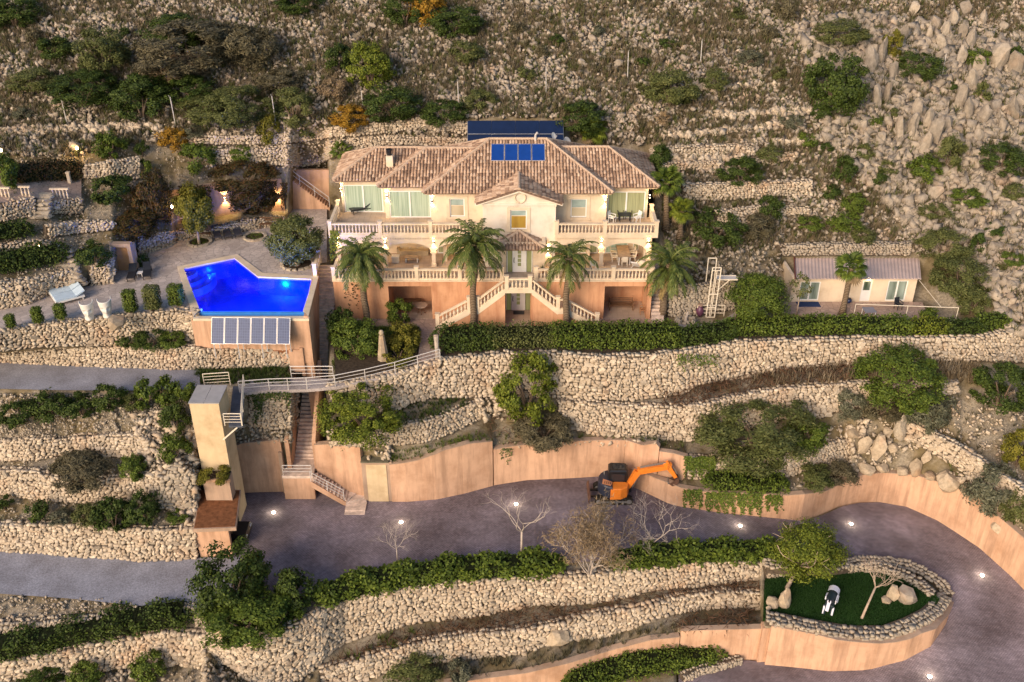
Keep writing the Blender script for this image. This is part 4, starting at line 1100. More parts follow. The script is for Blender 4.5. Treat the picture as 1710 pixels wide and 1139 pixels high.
def pool_tile():
    m, nt, p = new_mat('pool_tile', 0.9, 0.0)
    w = world(nt)
    set_c(nt, p, ramp(nt, noise(nt, 4, 4, w), [(0.3, (0.002, 0.05, 0.62)), (0.7, (0.004, 0.075, 0.8))]))
    return m
M['pool_tile'] = pool_tile()
def water_mat():
    m = bpy.data.materials.new('pool_water'); m.use_nodes = True; nt = m.node_tree
    nt.nodes.remove(nt.nodes['Principled BSDF'])
    t = N(nt, 'ShaderNodeBsdfTransparent'); t.inputs[0].default_value = (0.12, 0.4, 1.0, 1)
    g = N(nt, 'ShaderNodeBsdfGlossy'); g.inputs['Roughness'].default_value = 0.06
    fr = N(nt, 'ShaderNodeFresnel'); fr.inputs[0].default_value = 1.2
    b = N(nt, 'ShaderNodeBump'); b.inputs['Strength'].default_value = 0.15; b.inputs['Distance'].default_value = 0.05
    nt.links.new(noise(nt, 2.5, 3, world(nt)), b.inputs['Height']); nt.links.new(b.outputs[0], g.inputs['Normal']); nt.links.new(b.outputs[0], fr.inputs['Normal'])
    mx = N(nt, 'ShaderNodeMixShader'); nt.links.new(mathn(nt, 'MULTIPLY', fr.outputs[0], 0.2), mx.inputs[0]); nt.links.new(t.outputs[0], mx.inputs[1]); nt.links.new(g.outputs[0], mx.inputs[2])
    nt.links.new(mx.outputs[0], nt.nodes['Material Output'].inputs[0])
    return m
M['water'] = water_mat()
PL = thing('swimming_pool', 'glowing blue angular swimming pool with pale stone coping', 'pool', WIN[2])
n = 6
zc, zw, zb = DECK_Z + .1, DECK_Z + .0, DECK_Z - 1.5
mb = MB()
ring_o = [(p[0], p[1]) for p in WOUT]; ring_i = [(p[0], p[1]) for p in WIN]
for i in range(n):
    j = (i + 1) % n
    if i == 4: continue                      # the overflow side has its own edge
    a, b, c_, d = ring_o[i], ring_o[j], ring_i[j], ring_i[i]
    mb.add([(*a, zc - .1), (*b, zc - .1), (*c_, zc - .1), (*d, zc - .1), (*a, zc), (*b, zc), (*c_, zc), (*d, zc)], [(3, 2, 1, 0), (4, 5, 6, 7), (0, 1, 5, 4), (2, 3, 7, 6), (1, 2, 6, 5), (3, 0, 4, 7)])
mb.build('coping', M['baluster'], PL)
mb = MB()
for i in range(n):
    j = (i + 1) % n
    top = zc - .1 if i != 4 else DECK_Z - .04
    mb.quad((*ring_i[i], zb), (*ring_i[j], zb), (*ring_i[j], top), (*ring_i[i], top))
mb.add([(*p, zb) for p in ring_i], [tuple(range(n))]); mb.build('basin', M['pool_tile'], PL)
o = MB().add([(*p, zw) for p in ring_i], [tuple(range(n))]).build('water', M['water'], PL)
# entry steps in the corner
c0 = np.array([*ring_i[0], 0]); d1 = np.array([*ring_i[1], 0]) - c0; d2 = np.array([*ring_i[5], 0]) - c0; d1 /= np.linalg.norm(d1); d2 /= np.linalg.norm(d2)
M['pool_step'] = plain('pool_step_tile', (0.02, 0.12, 0.8), 0.3, 0.5, var=0.1)
for k, rr in enumerate((1.0, 1.7, 2.4)):
    pts = [c0[:2] + .02 * (d1 + d2)[:2]] + [c0[:2] + (d1[:2] * math.cos(t) + d2[:2] * math.sin(t)) * rr for t in np.linspace(0, math.pi / 2, 9)]
    MB().prism([tuple(p) for p in pts], zb, DECK_Z - .25 - .3 * k).build('pool_step', M['pool_step'], PL)
for (u, v) in ((350, 441), (478, 466)):
    q = PZ(u, v + 4, DECK_Z - .35)
    MB().lathe([(.02, -.02), (.14, -.02), (.14, .02)], (q[0], q[1] - .05, q[2]), 10).build('pool_lamp', emis('pool_lamp_glow', (0.6, 0.82, 1.0), 9), PL)
    point((q[0], q[1] - .35, q[2] - .1), 500, (0.2, 0.43, 1.0), .11)
for f_ in (.2, .5, .8):                      # unseen lamps added below the overflow edge to light the basin evenly
    q = WIN[5] + (WIN[4] - WIN[5]) * f_
    MB().lathe([(.02, -.02), (.12, -.02), (.12, .02)], (q[0], q[1] + .05, DECK_Z - .75), 10).build('pool_lamp', bpy.data.materials['pool_lamp_glow'], PL); point((q[0], q[1] + .2, DECK_Z - .75), 1100, (0.2, 0.43, 1.0), .1)
# overflow edge and outer walls
e0, e1 = WIN[5], WIN[4]
mb = MB(); mb.box(e0[0] - .1, e1[0] + .1, e0[1] - .25, e0[1] - .02, zb, DECK_Z - .03); mb.build('overflow_edge', plain('edge_tile', (0.05, 0.25, 0.75), .3, .5), PL)
yf = WOUT[4][1] - .05
MB().box(WOUT[5][0], WOUT[4][0] + .05, yf - .12, yf + .3, DECK_Z - .22, DECK_Z - .02).build('front_coping', M['baluster'], PL)
MB().box(WOUT[5][0] - .2, WOUT[4][0], yf, yf + .25, -.5, DECK_Z - .22).build('front_wall', M['orange'], PL)
a, b = WOUT[4], PZ(533, 440, DECK_Z)
c3 = PX(506, 600, -15.95); 
mb = MB(); mb.add([(a[0], a[1], zc - .004), (b[0], b[1], zc - .004), (b[0] - .35, b[1], zc - .004), (a[0] - .35, a[1], zc - .004), (a[0], a[1], -8), (b[0], b[1], -4), (b[0] - .35, b[1], -4), (a[0] - .35, a[1], -8)], [(0, 1, 2, 3), (4, 5, 1, 0), (6, 7, 3, 2), (5, 6, 2, 1), (7, 4, 0, 3)]); mb.build('side_wall', M['orange'], PL)
LEDGE = .62
xa, xb = PZ(353, 583, LEDGE)[0], PZ(508, 583, LEDGE)[0]; yl = PZ(420, 583, LEDGE)[1]
M['rust'] = plain('rust_brown_membrane', (0.2, 0.085, 0.04), 0.9, 0.1, var=0.4, scale=3)
MB().box(xa, xb - .3, yl, yf - .005, LEDGE - .3, LEDGE).build('ledge', M['rust'], PL)
mb = MB().box(xb - .3, xb - .05, yl - .1, yf - .13, -1.6, LEDGE + .25).box(PZ(483, 583, LEDGE)[0], xb - .3, yl - .3, yl - .01, -1.2, LEDGE + .1)
mb.box(xb - .05, WOUT[4][0], yl - .1, yf + .2, -8, LEDGE - .2)
mb.build('ledge_wall', M['orange'], PL)
# solar thermal rack in front of the pool
M['pv_cell'] = plain('blue_solar_glass', (0.05, 0.085, 0.2), 0.12, 0.6, var=0.25, scale=1.2)
M['pv_frame'] = plain('solar_frame', (0.6, 0.6, 0.62), 0.35, 0.5, 0.4, var=0.05)
def cell_mat(name, c, line, rows=9, cols=6):
    m, nt, p = new_mat(name, 0.35, 0.25)
    t = N(nt, 'ShaderNodeTexCoord'); b = N(nt, 'ShaderNodeTexBrick'); b.offset = 0
    mp = N(nt, 'ShaderNodeMapping'); nt.links.new(t.outputs['Object'], mp.inputs[0]); nt.links.new(mp.outputs[0], b.inputs['Vector'])
    b.inputs['Scale'].default_value = 1; b.inputs['Brick Width'].default_value = .17; b.inputs['Row Height'].default_value = .2; b.inputs['Mortar Size'].default_value = .008
    b.inputs['Color1'].default_value = (*c, 1); b.inputs['Color2'].default_value = tuple(x * .8 for x in c) + (1,); b.inputs['Mortar'].default_value = (*line, 1)
    set_c(nt, p, b.outputs['Color']); return m
M['pv_grid'] = cell_mat('solar_cells', (0.05, 0.075, 0.17), (0.11, 0.145, 0.26))
def panel_mesh(w, h, cell, frame, bars=0):
    mb = MB(); f = .022
    fr = MB().box(0, f, 0, h, 0, .06).box(w - f, w, 0, h, 0, .06).box(f, w - f, 0, f, 0, .06).box(f, w - f, h - f, h, 0, .06)
    return fr, MB().box(f, w - f, f, h - f, .01, .045)
def panels(label, cat, A, B, C_, n, cell, frame, group=None, gap=.04, name='solar_module', labels=None):
    """n panels side by side: A lower left, B lower right, C upper left corner"""
    A, B, C_ = map(np.array, (A, B, C_)); ex = (B - A) / np.linalg.norm(B - A); h = np.linalg.norm(C_ - A); ey = (C_ - A) / h; ez = np.cross(ex, ey); ez /= np.linalg.norm(ez)
    w = np.linalg.norm(B - A) / n - gap
    first = None
    for i in range(n):
        p = A + ex * (w + gap) * i
        lab = labels[i] if labels else label
        if first is None:
            t = thing(name, lab, cat, (0, 0, 0), group)
            fr, ce = panel_mesh(w, h, cell, frame); fr.build('frame', frame, t, local=True); ce.build('cell_sheet', cell, t, local=True); first = t
        else: t = copy_tree(first, (0, 0, 0), label=lab)
        m4 = Matrix([[ex[k], ey[k], ez[k], p[k]] for k in range(3)] + [[0, 0, 0, 1]])
        t.matrix_world = m4
    return w, h
a = PY(353, 574, yf - 1.15); b = PY(485, 574.5, yf - 1.15); c_ = PY(355, 530, yf - .22)
ords = ['leftmost', 'second from left', 'third from left', 'third from right', 'second from right', 'rightmost']
panels('', 'solar panel', a, b, c_, 6, M['pv_grid'], M['pv_frame'], 'solar panels under the pool edge', labels=[o_ + ' of the six blue solar panels below the pool edge' for o_ in ords])
t = thing('panel_rack', 'tilted metal rack carrying six blue solar panels below the pool', 'rack', (a[0], a[1], LEDGE))
for k in range(4):
    q = a + (b - a) * (k + .1) / 3.3; q2 = q + (c_ - a)
    MB().bar((q[0], q[1], LEDGE), (q[0], q[1], q[2] - .04), .06).bar((q2[0], q2[1], LEDGE), (q2[0], q2[1], q2[2] - .04), .06).bar((q[0], q[1], q[2] - .06), (q2[0], q2[1], q2[2] - .06), .05).build('rack_frame', M['pv_frame'], t)
# roof collectors
def on_main(u, v): 
    # sight line meets the front roof plane
    d = ray(u, v); t_ = (ZE + .14 + SL * (CAM[1] - 5.2) - CAM[2]) / (d[2] - SL * d[1]); return CAM + d * t_
a, b, c_ = on_main(820, 269), on_main(911, 269), on_main(820.5, 241)
M['collector'] = plain('deep_blue_collector_glass', (0.008, 0.05, 0.26), 0.15, 0.55, var=0.12)
panels('', 'solar collector', a, b, c_, 4, M['collector'], M['pv_frame'], 'blue collectors on the villa roof', .05, 'solar_collector', [o_ + ' of the four deep blue collectors on the villa roof' for o_ in ('leftmost', 'second from left', 'third from left', 'rightmost')])
# dark array on the bank behind the villa
a, b, c_ = PZ(781, 250, 10.1), PZ(941, 250, 10.1), PZ(781, 202, 12.1)
M['navy'] = plain('navy_panel_glass', (0.006, 0.014, 0.05), 0.14, 0.55, var=0.15)
lo = a + (c_ - a) * .52
ed = ['far left', 'left of centre', 'right of centre', 'far right']
panels('', 'solar panel', a, b, lo - (c_ - a) * .012, 4, M['navy'], M['navy'], 'navy panels on the bank behind the villa', .02, 'navy_module', ['navy panel ' + e_ + ' in the lower row on the bank behind the roof' for e_ in ed])
hi_a = lo; hi_b = b + (c_ - a) * .52
panels('', 'solar panel', hi_a, hi_b, c_, 4, M['navy'], M['navy'], 'navy panels on the bank behind the villa', .02, 'navy_module', ['navy panel ' + e_ + ' in the upper row on the bank behind the roof' for e_ in ed])
t = thing('panel_stand', 'low frame with pale rail under the navy panels behind the villa', 'frame', a)
mb = MB(); mb.bar(lo - (0, 0, -.06), hi_b - (0, 0, -.06), .05); mb.build('rail', M['pv_frame'], t)
for k in range(5):
    q = a + (b - a) * k / 4; r_ = q + (c_ - a)
    MB().bar(q - (0, 0, .1), r_ - (0, 0, .1), .07).bar(r_ - (0, 0, 1.2), r_ - (0, 0, .1), .07).bar(q - (0, 0, 1.5), q - (0, 0, .1), .07).build('support', M['steel'], t)
# satellite dishes
def dish(label, u, v, y, r, pole):
    p = PY(u, v, y); t = thing('satellite_dish', label, 'satellite dish', (p[0], p[1], p[2] - pole), 'satellite dishes behind the roof')
    MB().tube([(p[0], p[1] + .1, p[2] - pole), (p[0], p[1] + .1, p[2])], .035, 6).build('pole', M['rail'], t)
    R = Vector((.72, -.62, .4)).to_track_quat('Z', 'Y').to_matrix()
    mb = MB(); n_ = 16; prof = [(0.02, -.16), (.5, -.13), (.8, -.05), (1, 0), (.98, .02), (.8, -.03), (.5, -.11), (.02, -.14)]
    vs = [Vector(p) + R @ Vector((q * r * .8 * math.cos(2 * math.pi * k / n_), q * r * math.sin(2 * math.pi * k / n_), -z_ * r * -1)) for q, z_ in prof for k in range(n_)]
    mb.add(vs, [(i * n_ + k, i * n_ + (k + 1) % n_, (i + 1) * n_ + (k + 1) % n_, (i + 1) * n_ + k) for i in range(len(prof) - 1) for k in range(n_)])
    mb.build('reflector', M['white'], t, True)
    e = Vector(p) + R @ Vector((0, -.2 * r, r * .9)); MB().bar(Vector(p) + R @ Vector((0, -r, 0)), e, .03).cbox(e, (.08, .12, .08)).build('feed_arm', M['rail'], t)
dish('small white satellite dish on a pole behind the right end of the roof ridge', 925, 227, 13.5, .32, 1.6)
dish('large white satellite dish at the right of the navy panels', 948, 240, 13.8, .62, 1.3)

# ------------------------------------------------------------------ railings, stairs, bridge
def railing(label, pts, h=1.0, n_rails=3, posts=None, mat=None, group='pale metal railings', name='railing', r=.028):
    mat = mat or M['rail']
    pts = [Vector(p) for p in pts]
    t = thing(name, label, 'railing', pts[0], group)
    ps = []
    for a, b in zip(pts, pts[1:]):
        k = max(1, round((b - a).length / 1.6)); ps += [a + (b - a) * i / k for i in range(k)]
    ps.append(pts[-1])
    for p in ps: MB().tube([p, p + Vector((0, 0, h))], r * 1.15, 6).build('post', mat, t)
    for i in range(n_rails):
        zz = h * (1 - i / (n_rails + .3)) - (0 if i else .0)
        MB().tube([p + Vector((0, 0, zz)) for p in pts], r * (1.2 if i == 0 else .8), 6).build('rail', mat, t)
    return t
LS = thing('garden_stairway', 'long straight stone stairway between the pool wall and the villa', 'stairway', (-15.3, 4.4, DECK_Z))
ns = 52
M['step'] = plain('worn_stone_step', (0.62, 0.5, 0.42), 0.9, 0.15, var=0.3, scale=2.5)
ta, tb = np.array([4.44, DECK_Z]), np.array([-7.1, -7.72])
for i in range(ns):
    f = (i + .5) / ns; y1 = ta[0] + (tb[0] - ta[0]) * i / ns; y0 = ta[0] + (tb[0] - ta[0]) * (i + 1) / ns; z = ta[1] + (tb[1] - ta[1]) * (i + .6) / ns
    xl = -15.85 - .9 * f; xr = -14.16 - .85 * f ** 1.2
    MB().box(xl, xr, y0 - .03, y1, z - .5, z).build('stair_step', M['step'], LS)

for xx, w_ in ((-16.75, .3), (-14.72, .28)):
    MB().add([(xx - w_, -3.2, -1.2), (xx, -3.2, -1.2), (xx, -8.25, -5.2), (xx - w_, -8.25, -5.2), (xx - w_ , -3.2, -8), (xx, -3.2, -8), (xx, -8.25, -8), (xx - w_, -8.25, -8)], [(0, 1, 2, 3), (3, 2, 6, 7), (0, 3, 7, 4), (1, 0, 4, 5), (2, 1, 5, 6)]).build('side_wall', M['orange'], LS)
MB().box(-17.3, -15.0, -9.25, -7.05, -7.95, -7.72).build('landing', M['step'], LS)
MB().box(-17.3, -15.0, -9.2, -8.9, -10.2, -7.96).box(-17.25, -17.0, -8.9, -8.35, -10.2, -7.96).build('landing_wall', M['orange'], LS)
for i in range(9):
    x0 = -15.0 + i * .27; z = -7.72 - .2 * (i + 1)
    MB().box(x0, x0 + .3, -9.85, -8.6, z - .4, z).build('stair_step', M['step'], LS)
xw = -15.0 + 9 * .27
for k, (a0, a1) in enumerate(((0, 30), (30, 60), (60, 90))):
    c0 = (xw + .02, -9.95); R_ = 1.55
    pts = [c0] + [(c0[0] + R_ * math.sin(math.radians(a)), c0[1] + R_ * math.cos(math.radians(a)) * .9) for a in np.linspace(a0, a1, 4)]
    MB().prism(pts, -10.3, -9.6 - .12 * k).build('stair_step', M['step'], LS)
for k in range(2): MB().box(xw + .02, xw + 1.55, -10.32 - .36 * (k + 1), -9.97 - .36 * k - .01, -10.3, -9.74 - .1 * (k + 1)).build('stair_step', M['step'], LS)
MB().add([(-15.0, -9.95, -8.25), (xw, -9.95, -10.1), (xw, -9.95, -9.65), (-15.0, -9.95, -7.7), (-15.0, -9.86, -8.25), (xw, -9.86, -10.1), (xw, -9.86, -9.65), (-15.0, -9.86, -7.7)], [(0, 1, 2, 3), (7, 6, 5, 4), (3, 2, 6, 7), (4, 5, 1, 0), (0, 3, 7, 4), (1, 5, 6, 2)]).build('stringer', M['orange'], LS)
railing('pale railing around the landing and down the lower stairs to the parking area', [(-17.2, -9.2, -7.72), (-15.05, -9.2, -7.72), (-15.0, -9.9, -7.8), (xw - .1, -9.9, -9.5)], .95, 3)
pp = PZ(478, 820, -10)
t = thing('wall_pilaster', 'narrow rendered pilaster on the orange wall beside the landing', 'pilaster', pp)
MB().box(pp[0] - .14, pp[0] + .14, pp[1] - .3, pp[1] + .2, -10.3, PY(478, 752, pp[1])[2]).build('pilaster_shaft', M['core_pale'], t)
q0, q1 = PZ(611, 833, -10), PZ(652, 838, -10)
t = thing('meter_cabinet', 'rendered pillar cabinet with flat mossy roof between stairs and long orange wall', 'cabinet', q0)
zt = PY(630, 768, q0[1])[2]
q0[1] -= .3
MB().box(q0[0] - .05, q1[0] + .3, q0[1] + .0, q0[1] + 1.6, -10.3, zt).build('cabinet_body', M['core_pale'], t)
MB().box(q0[0] + .28, q1[0] - .12, q0[1] - .05, q0[1] - .005, -10.0, zt - .2).build('cabinet_door', M['tower'], t)
MB().box(q0[0] - .08, q1[0] + .08, q0[1] - .1, q0[1] + 1.8, zt, zt + .12).build('cabinet_roof', plain('mossy_slab', (0.13, 0.12, 0.085), .95, .1, var=.35), t)
for k in (.25, .8): MB().add(ST[3][0] * .16 + np.array([q0[0] + (q1[0] - q0[0]) * k, q0[1] + .3, zt + .2]), [tuple(f) for f in ST[3][1]]).build('stone_on_roof', M['stone'], t)
# footbridge
BR = thing('footbridge', 'sloping paved walkway bridging over the long stairway below the garden', 'footbridge', PZ(530, 648, -.85))
M['bridge'] = gravel_mat('bridge_paving', (0.36, 0.32, 0.31))
wz = lambda u: float(np.interp(u, [400, 513, 580, 660, 735], [-.85, -.85, -.7, -.4, .02]))
fr = [(400, 656), (450, 652), (513, 650), (560, 646), (610, 636), (660, 624), (735, 602)]; bk = [(396, 636), (450, 634), (487, 632), (556, 632), (605, 620), (655, 609), (722, 592)]
F3 = [PZ(u, v, wz(u)) for u, v in fr]; B3 = [PZ(u, v, wz(u)) for u, v in bk]
mb = MB()
for i in range(len(fr) - 1):
    a, b, c_, d = F3[i], F3[i + 1], B3[i + 1], B3[i]
    vs = [a, b, c_, d] + [q - (0, 0, .25) for q in (a, b, c_, d)]
    mb.add(vs, [(0, 1, 2, 3), (7, 6, 5, 4), (4, 5, 1, 0), (6, 7, 3, 2)])
mb.build('bridge_deck', M['bridge'], BR)
railing('long pale railing on the downhill side of the footbridge', [p + np.array((0, .05, 0)) for p in F3], .95, 3)
railing('short pale railing across the foot of the long stairway', [PZ(487, 631, -.85), PZ(557, 631, -.72)], 1.0, 3)
# lift tower
yT = -12.1
x0, x1 = PY(315, 676, yT)[0] + .05, PY(365, 674, yT)[0]
zT = PY(340, 674, yT)[2]; yB = PZ(345, 645, zT)[1]
TW_ = thing('lift_tower', 'tall plain beige lift tower with flat grey roof', 'lift tower', ((x0 + x1) / 2, yT, -10))
MB().box(x0, x1, yT, yB, -10.2, zT).build('shaft', M['tower'], TW_)
o = MB().box(x0 - .05, (x0 + x1) / 2 - .01, yT - .05, yB + .05, zT + .002, zT + .08).build('roof_plate', plain('zinc_roof', (0.42, 0.4, 0.39), .5, .4, .2, var=.1), TW_)
MB().box((x0 + x1) / 2 + .01, x1 + .05, yT - .05, yB + .05, zT + .002, zT + .08).build('roof_plate', o.data.materials[0], TW_)
MB().box(x0 - .2, x0 - .003, yT + .4, yT + .6, PY(318, 711, yT)[2], PY(318, 707, yT)[2]).build('bracket', M['steel'], TW_)
zp = PY(360, 797, yT - .7)[2]
t = thing('planter_box', 'rendered planter at the foot of the beige lift tower with a yellow green bush', 'planter', ((x0 + x1) / 2, yT - .5, -7))
MB().box(x0 + .25, x1 + .1, yT - .9, yT - .01, -7.0, zp).build('planter_wall', M['core_pale'], t)
MB().box(x0 + .15, x1 + .2, yT - .98, yT - .9, zp - .25, zp).build('planter_rim', M['orange'], t)
M['soil'] = plain('dark_soil', (0.06, 0.045, 0.032), .95, .1, var=.4, scale=5)
MB().box(x0 + .3, x1 + .05, yT - .85, yT - .03, zp, zp + .05).build('soil', M['soil'], t)
# lift bridge
zL = -.88
c4 = [PZ(u, v, zL) for u, v in ((382, 711), (405, 711), (409, 645), (389, 645))]
t = thing('lift_bridge', 'dark narrow gangway with pale railing linking lift tower and footbridge', 'gangway', c4[0])
mb = MB(); mb.add([*c4, *[q - (0, 0, .15) for q in c4]], [(0, 1, 2, 3), (7, 6, 5, 4), (4, 5, 1, 0), (5, 6, 2, 1), (6, 7, 3, 2), (7, 4, 0, 3)]); mb.build('gangway_deck', plain('blue_grey_mat', (0.075, 0.085, 0.11), .7, .3, var=.25), t)
e = c4[0] * .4 + c4[1] * .6; MB().bar((e[0], e[1] + .05, zL - .15), (x1, e[1] + .05, zL - 1.2), .09).build('strut', M['white_bar'], t)
fl = np.array((-.25, 0, 0))
railing('white end railing of the lift gangway', [c4[0] + fl, c4[1] - (.03, 0, 0)], 1.0, 4, mat=M['white_bar'])
railing('pale railing along the right side of the lift gangway', [c4[1], c4[2]], 1.0, 3, mat=M['white_bar'])
railing('pale railing behind the lift tower roof', [PZ(342, 646, zL), PZ(385, 643, zL)], 1.1, 4, mat=M['white_bar'])
# parking roof
GR = thing('carport', 'pink rendered carport with flat rust brown roof beside the lift tower', 'carport', (-20.6, -14, -10))
g = [PZ(322, 884, -7.05), PZ(394, 881, -7.05), PZ(402, 818, -7.05), PZ(335, 818, -7.05)]
mb = MB(); mb.add([*g, *[q - (0, 0, .28) for q in g]], [(0, 1, 2, 3), (7, 6, 5, 4), (4, 5, 1, 0), (5, 6, 2, 1), (6, 7, 3, 2), (7, 4, 0, 3)]); mb.build('roof_slab', M['core_pale'], GR)
cg = sum(g) / 4; g2 = [cg + (q - cg) * .95 + np.array((0, 0, .03)) for q in g]
mb = MB(); mb.add([*g2, *[q - (0, 0, .028) for q in g2]], [(0, 1, 2, 3), (4, 5, 1, 0), (5, 6, 2, 1), (6, 7, 3, 2), (7, 4, 0, 3)]); mb.build('roof_covering', M['rust'], GR)
bw = PZ(389, 929, -10)
MB().box(g[0][0] - .1, bw[0], bw[1], bw[1] + .3, -10.3, -7.34).build('front_wall', M['orange'], GR)
MB().box(g[0][0] - .1, g[0][0] + .2, bw[1] + .31, g[3][1], -10.3, -7.34).build('back_wall', M['orange'], GR)

# ------------------------------------------------------------------ annex
az = .2
f0, f1 = PZ(1318, 504, az), PZ(1526, 507, az); ay = f0[1]; ayr = f1[1]
AN = thing('annex_house', 'small beige single storey annex with corrugated pinkish roof', 'house', (f0[0], ay, az))
ze_ = PY(1430, 466, ay - .35)[2]
rb0 = PY(1320, 426, ay + 4.6); rb1 = PY(1529, 430, ay + 4.6); zr_ = rb0[2]
xA, xB = f0[0], f1[0]
def annex_wall(mb): 
    wall_holes(mb, xA, xB, az - .3, ze_ - .05, ay, ay + .25, HOL)
HX = lambda u: PY(u, 490, ay)[0]
HOL = [(HX(1334), HX(1368), az + .12, az + 1.85), (HX(1437), HX(1454), az + .05, az + 2.0), (HX(1480), HX(1513), az + .08, az + 1.95)]
mb = MB(); annex_wall(mb); mb.build('front_wall', M['cream'], AN)
for xx in (xA, xB - .25):
    MB().add([(xx, ay + .25, az - .3), (xx + .25, ay + .25, az - .3), (xx + .25, ay + 4.4, az - .3), (xx, ay + 4.4, az - .3), (xx, ay + .25, ze_ - .03), (xx + .25, ay + .25, ze_ - .03), (xx + .25, ay + 4.4, zr_ - .1), (xx, ay + 4.4, zr_ - .1)], [(3, 2, 1, 0), (4, 5, 6, 7), (1, 2, 6, 5), (2, 3, 7, 6), (3, 0, 4, 7), (0, 1, 5, 4)]).build('end_wall', M['cream'], AN)
M['sheet'] = plain('pinkish_roof_sheet', (0.6, 0.47, 0.42), .6, .3, .0, var=.12, scale=1)
rx0, rx1 = PY(1329, 463, ay - .35)[0], PY(1538, 468, ay - .35)[0]; ry0, ry1 = ay - .35, ay + 4.6
Vv, Ff = [], []
kk = int((rx1 - rx0) / .07)
for i in range(kk + 1):
    x = rx0 + (rx1 - rx0) * i / kk; zz = .045 * (1 if (i // 2) % 2 else 0)
    xb_ = rb0[0] + .35 + (rb1[0] - rb0[0] - .1) * i / kk
    Vv += [(x, ry0, ze_ + zz), (xb_, ry1, zr_ + zz), (x, ry0, ze_ + zz - .05), (xb_, ry1, zr_ + zz - .05)]
for i in range(kk): a = 4 * i; Ff += [(a, a + 4, a + 5, a + 1), (a + 2, a + 3, a + 7, a + 6), (a, a + 2, a + 6, a + 4)]
o = obj('roof', Vv, Ff, M['sheet'], AN)
M['trim_red'] = plain('dark_red_trim', (0.16, 0.05, 0.04), .5, .4)
MB().bar((rx0 - .03, ry0, ze_ + .05), (rb0[0] + .3, ry1, zr_ + .05), .1, .16).build('verge_trim', M['trim_red'], o)
MB().bar((rb0[0] - .5, ry1 + .05, zr_ + .02), (rb1[0] + .25, ry1 + .05, zr_ + .04), .12).build('ridge_trim', M['core_pale'], o)
_V = V; V = AN
M['annex_glass'] = curtain_mat('annex_glass', (0.04, 0.06, 0.04), (0.3, 0.36, 0.33), (1, .9, .6), 0.12, 1.6)
window(HOL[0][0], HOL[0][1], ay, HOL[0][2], HOL[0][3], M['annex_glass'], 2, 'window', False)
window(HOL[2][0], HOL[2][1], ay, HOL[2][2], HOL[2][3], M['annex_glass'], 2, 'glass_door', False)
V = _V
o = MB().box(HOL[1][0], HOL[1][1], ay + .06, ay + .14, HOL[1][2], HOL[1][3]).build('door', M['white'], AN)
MB().box(HOL[1][0] + .15, HOL[1][1] - .15, ay + .04, ay + .058, HOL[1][2] + 1.0, HOL[1][3] - .15).build('door_pane', M['annex_glass'], o)
lx_ = (HOL[1][0] + HOL[1][1]) / 2
MB().lathe([(.1, 0), (.13, .1), (.06, .16)], (lx_, ay - .12, HOL[1][3] + .1), 8).build('wall_lamp', M['lamp_soft'], AN); point((lx_, ay - .3, HOL[1][3] + .05), 6)
MB().box(HX(1330), HX(1368), ay - 1.0, ay - .1, az + .053, az + .07).build('doormat', plain('blue_mat', (0.03, 0.05, 0.12), .9, .1), AN)
pt = [PZ(u, v, az) for u, v in ((1304, 505), (1540, 505), (1552, 534), (1440, 538), (1400, 530), (1306, 524))]
o = obj('annex_patio', [q + (0, 0, .05) for q in pt] + [q - (0, 0, .4) for q in pt], [tuple(range(6))[::-1]] + [(i, (i + 1) % 6, 6 + (i + 1) % 6, 6 + i) for i in range(6)], M['garden_paving']); tag(o, kind='structure')
# garden paving in front of the villa
def pave(name, uv, z, mat, lift=.04):
    q = [PZ(u, v, z) for u, v in uv]; n_ = len(q)
    ar = sum(q[i][0] * q[(i + 1) % n_][1] - q[(i + 1) % n_][0] * q[i][1] for i in range(n_))
    if ar < 0: q = q[::-1]
    o = obj(name, [p + (0, 0, lift) for p in q] + [p - (0, 0, .3) for p in q], [tuple(range(n_))] + [(n_ + i, n_ + (i + 1) % n_, (i + 1) % n_, i) for i in range(n_)], mat); return tag(o, kind='structure')
pave('garden_path', [(562, 531), (1100, 531), (1100, 548), (735, 552), (733, 590), (722, 600), (697, 603), (704, 552), (700, 545), (562, 545)], 0, M['garden_paving'])
pave('planting_bed', [(560, 546), (699, 546), (702, 556), (696, 600), (620, 618), (560, 630), (556, 560)], -.05, M['soil'], .02)
pave('hedge_bed', [(728, 556), (1100, 550), (1225, 540), (1300, 536), (1680, 540), (1690, 553), (1560, 564), (1314, 568), (1220, 572), (1130, 588), (1000, 594), (835, 590), (732, 596)], 0, M['soil'], .03)
# stairs on the right side of the villa
RS = thing('side_stairs', 'stone stairs climbing along the right end of the villa', 'stairs', (11.5, 1, 0))
for i in range(19):
    y0 = .6 + i * .3; z = .05 + .18 * (i + 1)
    MB().box(11.15 + .01 * i, 12.15, y0, y0 + .33, z - .5, z).build('stair_step', M['step'], RS)
# stairs beside the villa up to the back terrace
US = thing('upper_stairs', 'rendered stairs with a rail climbing left of the villa to the back terrace', 'stairs', PZ(548, 345, DECK_Z))
pa = PZ(551, 349, DECK_Z); pb = PY(476, 292, pa[1] + .1)
for i in range(18):
    f = i / 18; q = pa + (pb - pa) * f; w_ = (pb - pa) / 18; z = pa[2] + (pb[2] - pa[2]) * (i + 1) / 18
    MB().box(min(q[0], q[0] + w_[0]), max(q[0], q[0] + w_[0]), pa[1] - .1, pa[1] + 1.1, DECK_Z - .3, z).build('stair_step', M['orange'], US)
railing('thin railing on the stairs left of the villa', [pa + np.array((0, 0, .2)), pb + np.array((0, 0, 0))], .95, 2)
yb_ = pa[1] + 1.6
t = thing('rendered_wall', 'orange rendered wall behind the stairs at the left end of the villa', 'retaining wall', (pa[0], yb_, DECK_Z), 'orange rendered retaining walls')
